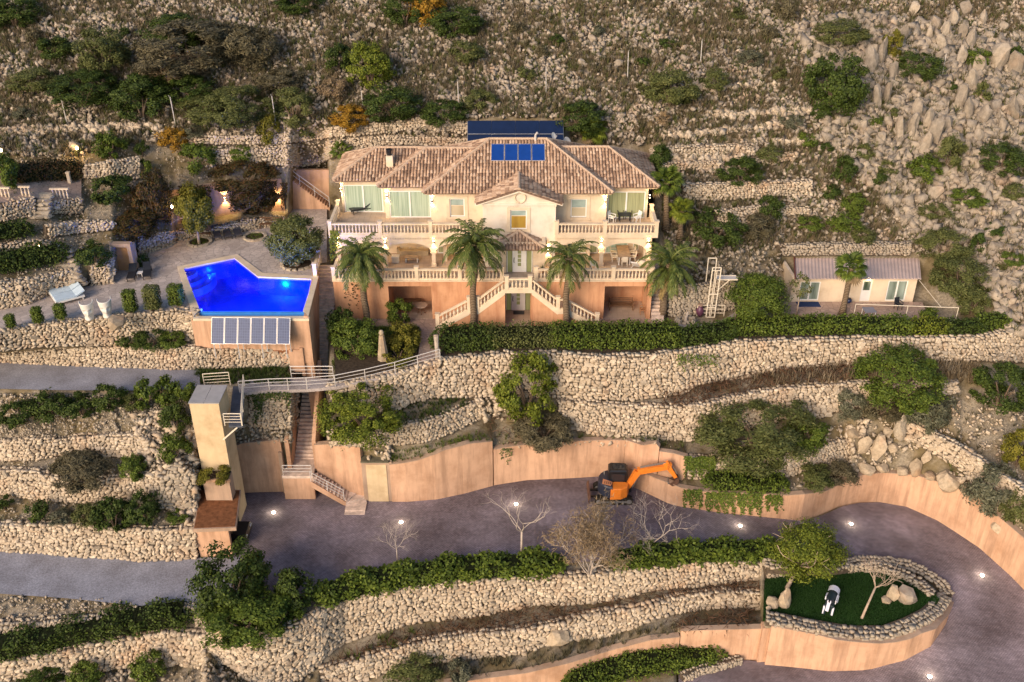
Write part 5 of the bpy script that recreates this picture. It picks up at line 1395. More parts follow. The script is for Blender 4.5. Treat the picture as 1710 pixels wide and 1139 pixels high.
MB().box(pb[0] - .2, -14.0, pa[1] + 1.15, pa[1] + 1.5, DECK_Z - .3, PY(520, 284, pa[1] + 1.15)[2]).build('wall_face', M['orange'], t)
# garden steps on the left
def garden_steps(label, uv, w, n_):
    P = [G(u, v) for u, v in uv]; t = thing('garden_steps', label, 'garden steps', P[0], 'rough stone garden steps')
    L_ = [0]
    for a, b in zip(P, P[1:]): L_.append(L_[-1] + np.linalg.norm(b - a))
    for i in range(n_):
        s = (i + .5) / n_ * L_[-1]; q = np.array([np.interp(s, L_, [p[k] for p in P]) for k in range(3)])
        for k in (-.5, 0, .5):
            piece('step_stone', stone_mesh(int(rng.integers(12)), M['stone_grey']), t, q + np.array((k * w * .8 + rng.normal() * .05, rng.normal() * .04, .06)), (0, 0, rng.normal() * .2), (w * .36, .24, .16))
garden_steps('rough stone steps climbing between the walls left of the lit doorway', [(128, 478), (118, 460), (108, 440), (100, 418)], 1.3, 9)
garden_steps('narrow stone steps up to the top left seating terrace', [(68, 366), (68, 350), (69, 336), (70, 325)], 1.2, 7)
strip('upper_terrace', LINES['LAu'][0], LAt, -290, 136, 50, 4, M['garden_paving'], lift=.04)
# lit doorway
d0, d1 = PZ(196, 452, DECK_Z), PZ(226, 449, DECK_Z)
DW = thing('garden_doorway', 'tan garden doorway in a stone wall lit by a lamp on its left', 'doorway', d0)
dz = 2.2; dy = d0[1] - .35
MB().box(d0[0] - .2, d0[0] + .15, dy, dy + 1.0, DECK_Z - .2, DECK_Z + dz).build('door_post', M['core_pale'], DW)
MB().box(d1[0] - .05, d1[0] + .25, dy, dy + 1.0, DECK_Z - .2, DECK_Z + dz).build('door_post', M['core_pale'], DW)
MB().box(d0[0] - .15, d1[0] + .25, dy, dy + .5, DECK_Z + dz, DECK_Z + dz + .3).build('lintel', M['core_pale'], DW)
M['tan_door'] = plain('tan_door_wood', (0.45, 0.25, 0.13), .7, .2, var=.15)
MB().box(d0[0] + .16, d1[0] - .06, dy + .35, dy + .45, DECK_Z, DECK_Z + dz - .01).build('door_leaf', M['tan_door'], DW)
sconce((d0[0] - .02, dy - .01, DECK_Z + 1.95), DW, 3.0)
# lamps on the orange wall by the pool
for u, v, lab in ((376, 331, 'left lit lamp on the orange wall above the bench wall'), (466, 328, 'right lit lamp on the orange wall beside the stone corner')):
    b_, t_ = at3(OWb, u), at3(OWt, u); q = PY(u, v, b_[1]); t = thing('wall_lamp', lab, 'wall lamp', (q[0], q[1] - .1, q[2]), 'lamps on the orange pool wall')
    sconce((q[0], q[1] - .04, q[2]), t, 2.0, 'lamp_body')
q = PZ(527, 461, DECK_Z)
t = thing('gate_balustrade', 'short cast stone balustrade at the top of the long stairway', 'balustrade', q)
balustrade(PZ(527, 461, DECK_Z + .05), PZ(534, 438, DECK_Z + .05), (0, 1), parent=t)
# stone rim of the lawn island
rin = [(1275,1032),(1310,1040),(1350,1043),(1430,1046),(1500,1042),(1540,1030),(1560,1015),(1568,1001),(1560,992),(1538,980),(1500,964),(1462,954),(1430,954),(1395,956),(1345,958),(1300,963),(1277,969)]
pave('island_lawn', rin, GRASS_Z, plain('lawn_soil', (0.012, 0.035, 0.008), .95, .05, var=.4, scale=4), .0)
RI = [PZ(u, v, GRASS_Z) for u, v in rin[:10]]; T_ = np.array([q + np.array((0, 0, .45)) for q in RI]); 
to = np.array([at3(W3t, max(1279, min(1589, u))) for u in np.linspace(1279, 1588, 34)])
wall_between('broad stone rim along the near edge of the lawn island', to + np.array((0, .2, .22)), to + np.array((0, .12, -.05)), 'rim_wall', .4, M['stone_grey'], 90, True, 'stone rims round the lawn island', np.random.default_rng(5), .0, 1.0, rows=3)
outer = np.array([PF(u, v, drive) for u, v in ((1276,941),(1320,944),(1360,945),(1394,943),(1430,937),(1480,937),(1520,946),(1555,963),(1578,981),(1588,999))])
us = np.linspace(0, 9, 40); outer = np.stack([np.interp(us, range(10), outer[:, k]) for k in range(3)], -1)
wall_between('stone rim along the far road side of the lawn island', outer[::-1] + np.array((0, -.1, .45)), outer[::-1] + np.array((0, -.05, -.1)), 'rim_wall', .36, M['stone_grey'], 90, True, 'stone rims round the lawn island', np.random.default_rng(6), .0, .6, rows=3)
wall_between('low stone wall on the inner far side of the lawn island', np.array([PZ(u, v, -10.75) for u, v in ((1278, 949), (1300, 949), (1330, 949), (1350, 948))] + [PZ(u, v, z) for u, v, z in ((1394, 949, -11), (1430, 946, -11.1), (1470, 946, -11.2), (1505, 957, -11.3), (1535, 973, -11.4), (1556, 992, -11.45))]), np.array([PZ(u, v, GRASS_Z - .05) for u, v in ((1278, 968), (1300, 963), (1330, 960), (1350, 958), (1394, 957), (1430, 955), (1465, 955), (1500, 965), (1528, 980), (1550, 996))]), 'rim_wall', .34, M['stone_grey'], 40, True, 'stone rims round the lawn island', np.random.default_rng(8), .05, .5)
# low planter wall at the bottom
pw = [(1140, 1136), (1171, 1124), (1200, 1116), (1237, 1107)]
Bp = np.array([PF(u, v + 3, drive) for u, v in pw]); Tp = Bp + np.array((0, 0, .5))
wall_between('low stone edge of the hedge bed beside the lower driveway', Tp, Bp, 'rim_wall', .25, M['stone_grey'], 10, True, None, np.random.default_rng(9), 0, .4)

w3 = [o for o in COL.objects if o.get('label', '').startswith('curved orange wall holding')][0]
MB().box(17.0, 18.3, -20.37, -19.75, -16.3, -12.05).build('wall_end', M['orange'], w3)
# ------------------------------------------------------------------ plants
def leaf_mat(name, cols, rough=0.6, var=0.5):
    m, nt, p = new_mat(name, rough, 0.2)
    w = world(nt)
    f = mathn(nt, 'ADD', mathn(nt, 'MULTIPLY', per_piece(nt), var), mathn(nt, 'MULTIPLY', noise(nt, 0.9, 3, w), 1 - var))
    set_c(nt, p, ramp(nt, f, [(0.15 + 0.7 * i / (len(cols) - 1), c) for i, c in enumerate(cols)]))
    return m
LM = {
 'dark': leaf_mat('dark_green_leaf', [(0.016, 0.028, 0.006), (0.04, 0.064, 0.011), (0.085, 0.12, 0.02)]),
 'mid': leaf_mat('mid_green_leaf', [(0.028, 0.047, 0.008), (0.072, 0.108, 0.014), (0.15, 0.19, 0.028)]),
 'bright': leaf_mat('bright_green_leaf', [(0.04, 0.06, 0.008), (0.11, 0.14, 0.014), (0.21, 0.23, 0.03)]),
 'olive': leaf_mat('olive_leaf', [(0.04, 0.05, 0.014), (0.09, 0.105, 0.03), (0.17, 0.175, 0.06)]),
 'grey': leaf_mat('grey_green_leaf', [(0.05, 0.055, 0.035), (0.1, 0.105, 0.065), (0.17, 0.165, 0.11)]),
 'yellow': leaf_mat('yellow_green_leaf', [(0.06, 0.06, 0.01), (0.13, 0.125, 0.015), (0.22, 0.19, 0.028)]),
 'gold': leaf_mat('golden_leaf', [(0.12, 0.06, 0.008), (0.28, 0.15, 0.015), (0.4, 0.24, 0.03)]),
 'dry': leaf_mat('dry_tan_leaf', [(0.12, 0.085, 0.05), (0.23, 0.165, 0.095), (0.36, 0.27, 0.16)]),
 'brown': leaf_mat('brown_brush', [(0.035, 0.02, 0.012), (0.085, 0.045, 0.026), (0.17, 0.095, 0.055)]),
 'creeper': leaf_mat('dark_creeper_leaf', [(0.02, 0.022, 0.008), (0.055, 0.045, 0.014), (0.12, 0.05, 0.02)]),
 'straw': leaf_mat('straw_grass', [(0.1, 0.075, 0.048), (0.19, 0.148, 0.095), (0.29, 0.235, 0.155)]),
 'grass': leaf_mat('lawn_grass', [(0.008, 0.03, 0.005), (0.016, 0.055, 0.008), (0.03, 0.085, 0.014)]),
 'scrub': leaf_mat('grey_brown_scrub', [(0.055, 0.048, 0.028), (0.105, 0.092, 0.052), (0.175, 0.152, 0.088)]),
}
LEAF = (np.array([(0, 0, 0), (.5, .45, .06), (0, 1, 0), (-.5, .45, .06)], float), np.array([(0, 1, 2, 3)]))
BLADE = (np.array([(-.5, 0, 0), (.5, 0, 0), (.2, .6, .1), (0, 1.0, .3), (-.2, .6, .1)], float), np.array([(0, 1, 2, 4), (4, 2, 3, 3)])[:1])
def frames_from(nrm, r):
    """random turn about given normals"""
    a = r.normal(size=nrm.shape); t = np.cross(nrm, a); t /= np.linalg.norm(t, axis=1)[:, None] + 1e-9
    b = np.cross(nrm, t)
    return np.stack([t, b, nrm], -1)
def crown_data(n, seed, leaf_w, leaf_l, k=26, sig=.2, flat=.25, up=.25, bottom=-.75, shell=.75):
    r = np.random.default_rng(seed)
    c = r.normal(size=(k, 3)); c /= np.linalg.norm(c, axis=1)[:, None]; c *= (r.random((k, 1)) ** (1 / 3) * (1 - shell * .5) + shell * .5) * .86
    c[:, 2] = np.where(c[:, 2] < bottom, -c[:, 2], c[:, 2])
    s = sig * r.uniform(.6, 1.4, k)
    i = r.integers(0, k, n)
    d = r.normal(size=(n, 3)); d /= np.linalg.norm(d, axis=1)[:, None]
    p = c[i] + d * (s[i] * r.random(n) ** .4)[:, None] * np.array([1, 1, .85])
    nrm = d * .6 + p * .7 + r.normal(size=(n, 3)) * .5 + (0, 0, up); nrm /= np.linalg.norm(nrm, axis=1)[:, None]
    sc = np.stack([np.full(n, leaf_w), np.full(n, leaf_l), np.full(n, leaf_l)], -1) * r.uniform(.65, 1.35, (n, 1))
    return stamp([LEAF], np.zeros(n, int), p, frames_from(nrm, r), sc)
CROWN = {}
def crown_mesh(kind, size, var):
    """kind: leaf material; size class in metres of radius"""
    key = (kind, size, var)
    if key not in CROWN:
        n, k, sg = {.35: (420, 9, .36), .7: (1300, 16, .32), 1.3: (3600, 28, .26), 2.4: (9500, 60, .19), 3.6: (17000, 100, .16)}[size]
        lw = {.35: .075, .7: .09, 1.3: .105, 2.4: .12, 3.6: .135}[size] / size
        el = {'dry': 2.2, 'brown': 2.6, 'grey': 1.9, 'scrub': 2.6, 'olive': 1.7}.get(kind, 1.35)
        v, f = crown_data(n, 1000 + var * 77 + int(size * 10) + len(kind), lw * (.75 if el > 1.6 else 1), lw * el, k, sg)
        me = bpy.data.meshes.new('crown'); me.from_pydata(v.tolist(), [], f.tolist()); me.materials.append(LM[kind]); CROWN[key] = me
    return CROWN[key]
STEM_ME = None
def stem_mesh():
    global STEM_ME
    if STEM_ME is None:
        mb = MB()
        for a in range(4):
            t = a * 1.6; mb.tube([(0, 0, -.15), (.12 * math.cos(t), .12 * math.sin(t), .35), (.35 * math.cos(t + .3), .35 * math.sin(t + .3), .9)], [.06, .045, .02], 5)
        o = mb.build('stem', M['bark']); STEM_ME = o.data; bpy.data.objects.remove(o)
    return STEM_ME
def rad_class(r): return min((.35, .7, 1.3, 2.4, 3.6), key=lambda q: abs(math.log(q / max(r, .05))))
_sv = [0]
def shrub(label, u, v, w, h, kind='dark', name='shrub', cat='shrub', group=None, base=None, depth=None, trunk=0.0):
    """u, v: where its foot stands in the photograph; w, h: its width and height there in pixels"""
    _sv[0] += 1
    p = G(u, v) if base is None else np.asarray(base, float)
    p = p - np.array((0, 0, .1)); s = ppm(p); W_ = w / s; D_ = depth or W_ * .85
    th = math.radians(30) + math.atan((v - 569.5) / FOC)
    H_ = max(W_ * .42, (h / s - D_ * .5 * math.sin(th)) / math.cos(th) * .95)
    t = thing(name, label, cat, p, group)
    size = rad_class(max(W_ / 2, H_ / 2.2))
    c = piece('crown', crown_mesh(kind, size, _sv[0] % 3), t, p + np.array((0, 0, trunk + (H_ - trunk) * .5)), (0, 0, rng.uniform(0, 6.28)), (W_ * .61, D_ * .61, (H_ - trunk) * .63))
    piece('stem', stem_mesh(), t, p, (0, 0, rng.uniform(0, 6.28)), (W_ * .45, W_ * .45, max(.3, trunk + (H_ - trunk) * .6)))
    return t

# clipped and loose hedges
def leaf_box(n, x, y, z, r, round_=.25, lump=0.0, size=(.13, .17)):
    """leaves over the faces of a rounded box"""
    q = r.uniform(-1, 1, (n, 3)); f = r.integers(0, 5, n); 
    ax = np.array([0, 1, 2, 0, 1])[f]; sg = np.where(f < 2, -1, 1); sg = np.where(f == 2, 1, sg)
    q[np.arange(n), ax] = sg * (1 - r.random(n) ** 2 * .25)
    L_ = (np.abs(q) ** 6).sum(1) ** (1 / 6); nn = np.sign(q) * np.abs(q) ** 5; nn /= np.linalg.norm(nn, axis=1)[:, None] + 1e-9
    q = q / np.maximum(L_, 1)[:, None]
    p = q * np.array([x, y, z]) + r.normal(size=(n, 3)) * .04
    return p, nn
def hedge_path(label, P, width, height, kind='dark', dens=60, lump=.0, name='hedge', leaf=.15, cat='hedge', group=None, jit=.05, seed=3, hvar=0.0):
    """a hedge along a line of ground points"""
    r = np.random.default_rng(seed); P = np.array(P, float)
    seg = np.linalg.norm(np.diff(P, axis=0), axis=1); S = np.concatenate([[0], np.cumsum(seg)]); LEN = S[-1]
    area = LEN * (width + 2 * height) + 2 * width * height; n = int(area * dens)
    s = r.random(n) * (LEN + width) - width / 2
    side = r.random(n) * (2 * height + width)
    inn = r.random(n) ** 2 * .3
    a = np.where(side < height, -1.0, np.where(side < height + width, (side - height) / width * 2 - 1, 1.0)); b = np.where(side < height, side / height, np.where(side < height + width, 1.0, 1 - (side - height - width) / height))
    nl = np.stack([np.zeros(n), np.where(side < height, -1, np.where(side < height + width, 0, 1)), ((side >= height) & (side < height + width)) * 1.0], -1)
    k = 1 - inn * (np.abs(a) > .99); kb = 1 - inn * (np.abs(b) > .99)
    lump_w = 1 + lump * np.sin(s * 2.1 + seed) * np.cos(s * .83) + lump * .6 * np.sin(s * 4.7)
    hv = 1 + hvar * np.sin(s * 1.3 + seed * 2) + lump * .8 * np.sin(s * 2.1 + seed)
    ends = np.clip(np.minimum(s + width / 2, LEN + width / 2 - s) / (width * .5), .05, 1) ** .5
    off = a * k * width / 2 * lump_w * ends; zz = b * kb * height * hv * (0.35 + .65 * ends)
    # round the shoulders
    zz -= np.clip(np.abs(off) / (width / 2) - .7, 0, 1) * height * .25 * (b > .7)
    sc_ = np.clip(s, 0, LEN); i = np.clip(np.searchsorted(S, sc_) - 1, 0, len(P) - 2); f = ((sc_ - S[i]) / np.maximum(seg[i], 1e-6))[:, None]
    c = P[i] * (1 - f) + P[i + 1] * f; t = (P[i + 1] - P[i]) / seg[i][:, None]; c = c + t * (s - sc_)[:, None]
    nx = np.stack([t[:, 1], -t[:, 0], np.zeros(n)], -1); nx /= np.linalg.norm(nx, axis=1)[:, None]
    p = c - nx * off[:, None] * -1 + np.stack([np.zeros(n), np.zeros(n), zz], -1) + r.normal(size=(n, 3)) * jit
    nn = nx * -nl[:, 1:2] * -1 * -1 + np.array((0, 0, 1.0)) * nl[:, 2:3]
    nn = np.where(a[:, None] < -.99, -nx, np.where(a[:, None] > .99, nx, np.array((0, 0, 1.0))))
    p = c + nx * off[:, None] + np.stack([np.zeros(n), np.zeros(n), zz], -1) + r.normal(size=(n, 3)) * jit
    nn = nn + r.normal(size=(n, 3)) * .55; nn /= np.linalg.norm(nn, axis=1)[:, None]
    sc = np.stack([np.full(n, leaf * .8), np.full(n, leaf * 1.25), np.full(n, leaf)], -1) * r.uniform(.7, 1.3, (n, 1))
    v, fc = stamp([LEAF], np.zeros(n, int), p, frames_from(nn, r), sc)
    root = thing(name, label, cat, P[len(P) // 2], group)
    obj('hedge_foliage', v, fc, LM[kind], root)
    # woody core so that the inside is not hollow
    core = MB(); m = len(P)
    for j in range(m - 1):
        core.bar(P[j] + (0, 0, height * .42), P[j + 1] + (0, 0, height * .42), width * .72, height * .8)
    core.build('branch_core', M['hedge_core'], root)
    return root
M['hedge_core'] = plain('hedge_twigs', (0.014, 0.018, 0.008), .95, .05, var=.4, scale=4)
def gline(uv, dz=0.0, n=2, z=None):
    us = np.concatenate([np.linspace(0, 1, n, endpoint=False) + i for i in range(len(uv) - 1)] + [[len(uv) - 1]])
    a = np.interp(us, range(len(uv)), [q[0] for q in uv]); b = np.interp(us, range(len(uv)), [q[1] for q in uv])
    return [(G(u, v) if z is None else PZ(u, v, z)) + (0, 0, dz) for u, v in zip(a, b)]
hedge_path('dark clipped hedge block at the garden path in front of the villa', gline([(742, 578), (815, 576)], z=0), 2.3, 1.45, 'dark', 110, .05, seed=1)
hedge_path('loose grey green rosemary hedge in front of the villa stairs', gline([(822, 574), (925, 572)], z=0), 2.0, 1.35, 'olive', 110, .12, seed=2, jit=.1, leaf=.13)
hedge_path('thick green hedge in front of the right half of the villa', gline([(932, 573), (1010, 574), (1120, 572)], z=0), 2.2, 1.5, 'mid', 110, .06, seed=3)
hedge_path('darker bulging hedge below the stepped planter right of the villa', gline([(1130, 575), (1212, 563)], z=0), 1.6, 1.2, 'dark', 110, .1, seed=4)
hedge_path('long green hedge in front of the annex', gline([(1212, 557), (1300, 553), (1420, 552), (1512, 554)], z=0), 1.5, 1.15, 'mid', 110, .12, seed=5)
hedge_path('small square clipped hedge block right of the gap in the annex hedge', gline([(1526, 555), (1570, 554)], z=0), 1.4, 1.1, 'bright', 110, .03, seed=6)
hedge_path('low dark hedge block at the right end of the annex garden', gline([(1580, 556), (1632, 553)], z=0), 1.2, 1.0, 'dark', 110, .05, seed=7)
hedge_path('last clipped hedge block by the boulders at the right end of the garden', gline([(1638, 548), (1672, 545)], z=0), 1.2, 1.1, 'mid', 110, .03, seed=8)
DRV = lambda uv, n=3: [PF(u, v, drive) for u, v in [(np.interp(t, range(len(uv)), [q[0] for q in uv]), np.interp(t, range(len(uv)), [q[1] for q in uv])) for t in np.linspace(0, len(uv) - 1, (len(uv) - 1) * n + 1)]]
hedge_path('lumpy glossy green hedge along the lower side of the parking area', DRV([(545, 1003), (610, 983), (700, 968), (800, 957), (925, 951)]), 1.5, 1.25, 'mid', 120, .26, seed=9, leaf=.2)
hedge_path('lumpy green hedge between the tan feathery bush and the lawn island', DRV([(1035, 945), (1110, 935), (1200, 930), (1300, 930)]), 1.4, 1.2, 'mid', 120, .24, seed=10, leaf=.2)
hedge_path('ivy hedge overhanging the orange wall right of the excavator', gline([(1190, 812), (1235, 812), (1300, 817)]), 1.5, 1.1, 'mid', 110, .12, seed=11)
hedge_path('hedge in the planter at the bottom edge beside the lower driveway', gline([(960, 1150), (1030, 1124), (1110, 1108), (1190, 1100)]), 1.9, 1.3, 'mid', 110, .14, seed=12)
hedge_path('dark hedge with a lamp glowing in it on the left garden wall', gline([(-20, 452), (30, 446), (100, 433)]), 1.8, 1.4, 'dark', 100, .14, seed=13)
hedge_path('dark low hedge on the upper left garden ledge', gline([(-20, 398), (44, 392)]), 1.3, 1.1, 'dark', 100, .1, seed=14)
hedge_path('dark hedge behind the top left seating terrace', gline([(30, 303), (80, 298), (132, 295)]), 1.5, 1.5, 'creeper', 100, .1, seed=15)
hedge_path('dark diagonal hedge below the lower left gravel road', gline([(-10, 1095), (60, 1080), (150, 1060), (235, 1044), (310, 1034)]), 1.8, 1.3, 'dark', 100, .25, seed=16)
# clipped pillar shrubs along the pool terrace
for lab, u, v, w, h in (('smallest clipped pillar shrub, farthest left on the pool terrace', 21, 551, 15, 24), ('thin clipped pillar shrub with a grey tuft beside it', 66, 543, 17, 29), ('clipped pillar shrub just left of the two white heads', 104, 536, 18, 28),
                        ('clipped pillar shrub just right of the two white heads', 221, 524, 23, 40), ('widest clipped pillar shrub, olive green, third from the pool end', 258, 519, 29, 44), ('clipped pillar shrub closest to the pool corner', 297, 512, 27, 39)):
    p = PZ(u, v, DECK_Z + .03); s = ppm(p); t = thing('clipped_shrub', lab, 'shrub', p, 'clipped pillar shrubs on the pool terrace')
    x, z = w / s / 2 * .82, (h / s - w / s * .38) / .84 / 2
    q, nn = leaf_box(int(900 * x * z * 4) + 500, x, x, z, np.random.default_rng(u)); r_ = np.random.default_rng(u + 1)
    nn = nn + r_.normal(size=nn.shape) * .4; nn /= np.linalg.norm(nn, axis=1)[:, None]
    v_, f_ = stamp([LEAF], np.zeros(len(q), int), q + p + (0, 0, z + .25), frames_from(nn, r_), np.stack([np.full(len(q), .08), np.full(len(q), .12), np.full(len(q), .1)], -1))
    obj('foliage', v_, f_, LM['olive' if u == 258 else 'mid'], t)
    MB().box(p[0] - x * .7, p[0] + x * .7, p[1] - x * .7, p[1] + x * .7, p[2] + .3, p[2] + .2 + z * 1.75).build('branch_core', M['hedge_core'], t)
    MB().tube([p, p + (0, 0, .4)], .06, 6).build('stem', M['bark'], t)

# palms
def frond(L_, e0, droop, seed, n=13, leaf=.5):
    r = np.random.default_rng(seed); mb = MB(); pts = []; x = z = 0.0; e = math.radians(e0)
    for i in range(9):
        pts.append(Vector((x, .02 * r.normal(), z))); x += math.cos(e) * L_ / 8; z += math.sin(e) * L_ / 8; e -= math.radians(droop) / 8
    mb.tube(pts, [.035 * (1 - .85 * i / 8) for i in range(9)], 3)
    for i in range(n):
        f = .12 + .88 * (i + .5) / n; k = min(7, int(f * 8)); q = pts[k].lerp(pts[k + 1], f * 8 - k); d = (pts[k + 1] - pts[k]).normalized()
        for s in (-1, 1):
            ll = leaf * (1 - .65 * abs(f - .42) * 1.5) * r.uniform(.85, 1.1)
            tip = q + d * ll * .62 + Vector((0, s * ll * .68, -ll * (.18 + r.random() * .35)))
            mid = q.lerp(tip, .5) + Vector((0, 0, ll * .1)); wv = d * .019
            mb.add([q - wv * .5, q + wv * .5, mid + wv, mid - wv], [(0, 1, 2, 3)]); mb.add([mid - wv, mid + wv, tip], [(0, 1, 2)])
    return mb
PALM_LEAF = leaf_mat('palm_leaf', [(0.035, 0.055, 0.012), (0.085, 0.115, 0.025), (0.17, 0.18, 0.05)], .5)
PALM_DRY = leaf_mat('dry_palm_leaf', [(0.12, 0.085, 0.035), (0.22, 0.16, 0.06), (0.3, 0.23, 0.1)], .6)
FROND = {}
def frond_mesh(kind, mat=None):
    if kind not in FROND:
        e0, dr, seed = {0: (74, 95, 1), 1: (54, 118, 2), 2: (28, 112, 3), 3: (-4, 85, 4), 4: (-45, 40, 5)}[kind]
        o = frond(1.0, e0, dr, seed, 24, .25).build('frond', PALM_DRY if kind == 4 else PALM_LEAF); FROND[kind] = o.data; bpy.data.objects.remove(o)
    return FROND[kind]
def palm_trunk_mat():
    m, nt, p = new_mat('palm_trunk', .95, .1); w = world(nt)
    wv = N(nt, 'ShaderNodeTexWave', wave_type='BANDS', bands_direction='Z'); wv.inputs['Scale'].default_value = 2.2; wv.inputs['Distortion'].default_value = 3; wv.inputs['Detail'].default_value = 3; nt.links.new(w, wv.inputs[0])
    set_c(nt, p, ramp(nt, wv.outputs['Fac'], [(.2, (.1, .07, .045)), (.7, (.24, .18, .125))])); bump(nt, p, wv.outputs['Fac'], .7, .06); return m
M['palm_trunk'] = palm_trunk_mat()
def palm(label, base, top, R_, n=46, name='palm_tree', r0=.26, seed=1, droopy=1.0):
    r = np.random.default_rng(seed); base, top = Vector(base), Vector(top)
    t = thing(name, label, 'palm', tuple(base), 'date palms in front of the villa')
    pts = [base.lerp(top, i / 10) + Vector((.06 * math.sin(i), 0, 0)) for i in range(11)]; pts[0] -= Vector((0, 0, .3))
    MB().tube(pts, [r0 * (1.35 if i == 0 else 1.05 - .015 * i) for i in range(11)], 10).build('trunk', M['palm_trunk'], t, True)
    MB().lathe([(.1, -.5), (.34, -.3), (.42, .05), (.3, .3), (.1, .45)], tuple(top), 9).build('crown_heart', M['palm_trunk'], t)
    for i in range(n):
        f = i / n; kind = 0 if f < .18 else 1 if f < .42 else 2 if f < .68 else 3 if f < .9 else 4
        if droopy > 1.2 and kind == 0 and r.random() < .5: kind = 1
        L_ = R_ * r.uniform(.9, 1.15) * (.8 if kind == 4 else 1)
        piece('frond', frond_mesh(kind), t, tuple(top + Vector((0, 0, .2 - .5 * f))), (r.normal() * .1, r.normal() * .1, i * 2.39996 + r.normal() * .15), (L_, L_, L_))
    return t
py_ = -.35
palm('left palm with drooping dense crown in front of the terrace niche', PZ(613, 545, 0), PY(603, 432, PZ(613, 545, 0)[1]), 2.5, 54, seed=11, droopy=1.5)
palm('tallest palm in front of the villa, left of the front door', PZ(789, 549, 0), PY(793, 412, PZ(789, 549, 0)[1]), 2.85, 44, seed=12)
palm('palm right of the front stairs with sparse arching fronds', PZ(944, 552, 0), PY(949, 434, PZ(944, 552, 0)[1]), 2.5, 27, seed=13)
palm('right palm standing beside the stairs at the end of the villa', PZ(1104, 531, 0), PY(1119, 447, PZ(1104, 531, 0)[1]), 2.75, 42, r0=.3, seed=14)
# fan palms
def fan_mesh(seed=1, mat='bright'):
    mb = MB(); r = np.random.default_rng(seed)
    mb.tube([(0, 0, 0), (.25, 0, .06), (.5, 0, .04)], .014, 3)
    n = 15
    for i in range(n):
        a = math.radians(-115 + 230 * i / (n - 1)); d = Vector((math.cos(a), math.sin(a), 0)); s_ = Vector((-d.y, d.x, 0)); L_ = .5 * (1 - .12 * abs(a)) 
        c = Vector((.5, 0, .04)); m_ = c + d * L_ * .55 + Vector((0, 0, .03)); tip = c + d * L_ + Vector((0, 0, -.1 - .05 * r.random()))
        mb.add([c, m_ - s_ * .055, tip, m_ + s_ * .055], [(0, 1, 2, 3)])
    o = mb.build('fan_leaf', LM[mat]); me = o.data; bpy.data.objects.remove(o); return me
FAN = {k: fan_mesh(3, k) for k in ('bright', 'mid', 'dry')}
def fan_palm(label, base, top, R_, n=26, kind='bright', r0=.2, seed=1, trunk=True):
    r = np.random.default_rng(seed); base, top = Vector(base), Vector(top); t = thing('fan_palm', label, 'palm', tuple(base), 'fan palms')
    if trunk: MB().tube([base - Vector((0, 0, .2))] + [base.lerp(top, i / 6) for i in range(1, 7)], [r0 * 1.7, r0 * 1.2] + [r0] * 5, 9).build('trunk', M['palm_trunk'], t, True)
    for i in range(n):
        e = math.radians(75 - 125 * (i / n) ** .9); L_ = R_ * r.uniform(.85, 1.1)
        piece('fan_leaf', FAN['dry' if i > n * .9 else kind], t, tuple(top), (r.normal() * .2, -e, i * 2.39996 + r.normal() * .2), (L_, L_, L_))
    return t
b = PZ(1406, 526, .2); fan_palm('fan palm with bare brown trunk in front of the annex roof', b, PY(1422, 448, b[1]), 1.6, 24, 'mid', .22, 2)
b = G(1136, 396); fan_palm('bright green fan palm on a tan trunk right of the villa roof', b, slope_from(b, 352, 1139, 88), 1.35, 26, 'bright', .22, 3)
b = G(990, 236); fan_palm('bright fan palm behind the roof beside the satellite dish', b, b + (0, 0, 1.0), 1.6, 26, 'bright', .16, 4)
b = G(1113, 380); fan_palm('dark shaded palm close to the right end of the villa', b, slope_from(b, 305, 1113, 88), 1.6, 26, 'mid', .24, 5)
b = G(572, 268); fan_palm('small dark palm at the left end of the villa roof', b, b + (0, 0, .9), 1.2, 20, 'mid', .15, 6)
b = G(1107, 205); fan_palm('low yellowish palm tuft on the slope at the upper right of the villa', b, b + (0, 0, .3), .9, 20, 'dry', .15, 7, False)

# branching
def branches(mb, p, d, L_, r_, depth, r, spread=.6, up=.25, n=3, tips=None):
    p = Vector(p); d = Vector(d).normalized(); pts = [p]; q = p.copy(); dd = d.copy()
    for i in range(3):
        dd = (dd + Vector(r.normal(size=3)) * .16 + Vector((0, 0, up * .12))).normalized(); q = q + dd * L_ / 3; pts.append(q.copy())
    mb.tube(pts, [r_, r_ * .85, r_ * .72, r_ * .6], 5 if depth > 1 else 3, cap=False)
    if tips is not None and depth <= 1: tips += [pts[2], pts[3]]
    if depth == 0: return
    for i in range(n):
        a = pts[3] if i < 2 else pts[2]
        nd = (dd + Vector(r.normal(size=3)) * spread + Vector((0, 0, up))).normalized()
        branches(mb, a, nd, L_ * r.uniform(.6, .85), r_ * .6, depth - 1, r, spread, up, n, tips)
def bare_tree(label, base, H_, seed, spread=.65, name='bare_tree', mat='pale_bark', trunk=.4, lean=(0, 0), r0=.07, depth=5, n=3):
    r = np.random.default_rng(seed); t = thing(name, label, 'tree', base, 'leafless trees'); b = Vector(base)
    f = b + Vector((lean[0], lean[1], H_ * trunk)); MB().tube([b - Vector((0, 0, .2)), b.lerp(f, .5), f], [r0 * 1.3, r0, r0 * .9], 7).build('trunk', M[mat], t, True)
    mb = MB()
    for i in range(4):
        a = i * 1.6 + r.random(); branches(mb, f, (math.cos(a) * .8 + lean[0] * .3, math.sin(a) * .8, .9), H_ * .27, r0 * .5, depth - 1, r, spread, .22, n)
    mb.build('twigs', M[mat], t)
    return t
M['twig'] = plain('grey_twig', (0.42, 0.36, 0.31), .9, .1, var=.2, scale=4)
bare_tree('small leafless tree behind the driveway hedge, left of the taller bare tree', PF(664, 940, drive), 3.2, 21, .55, mat='twig', r0=.045)
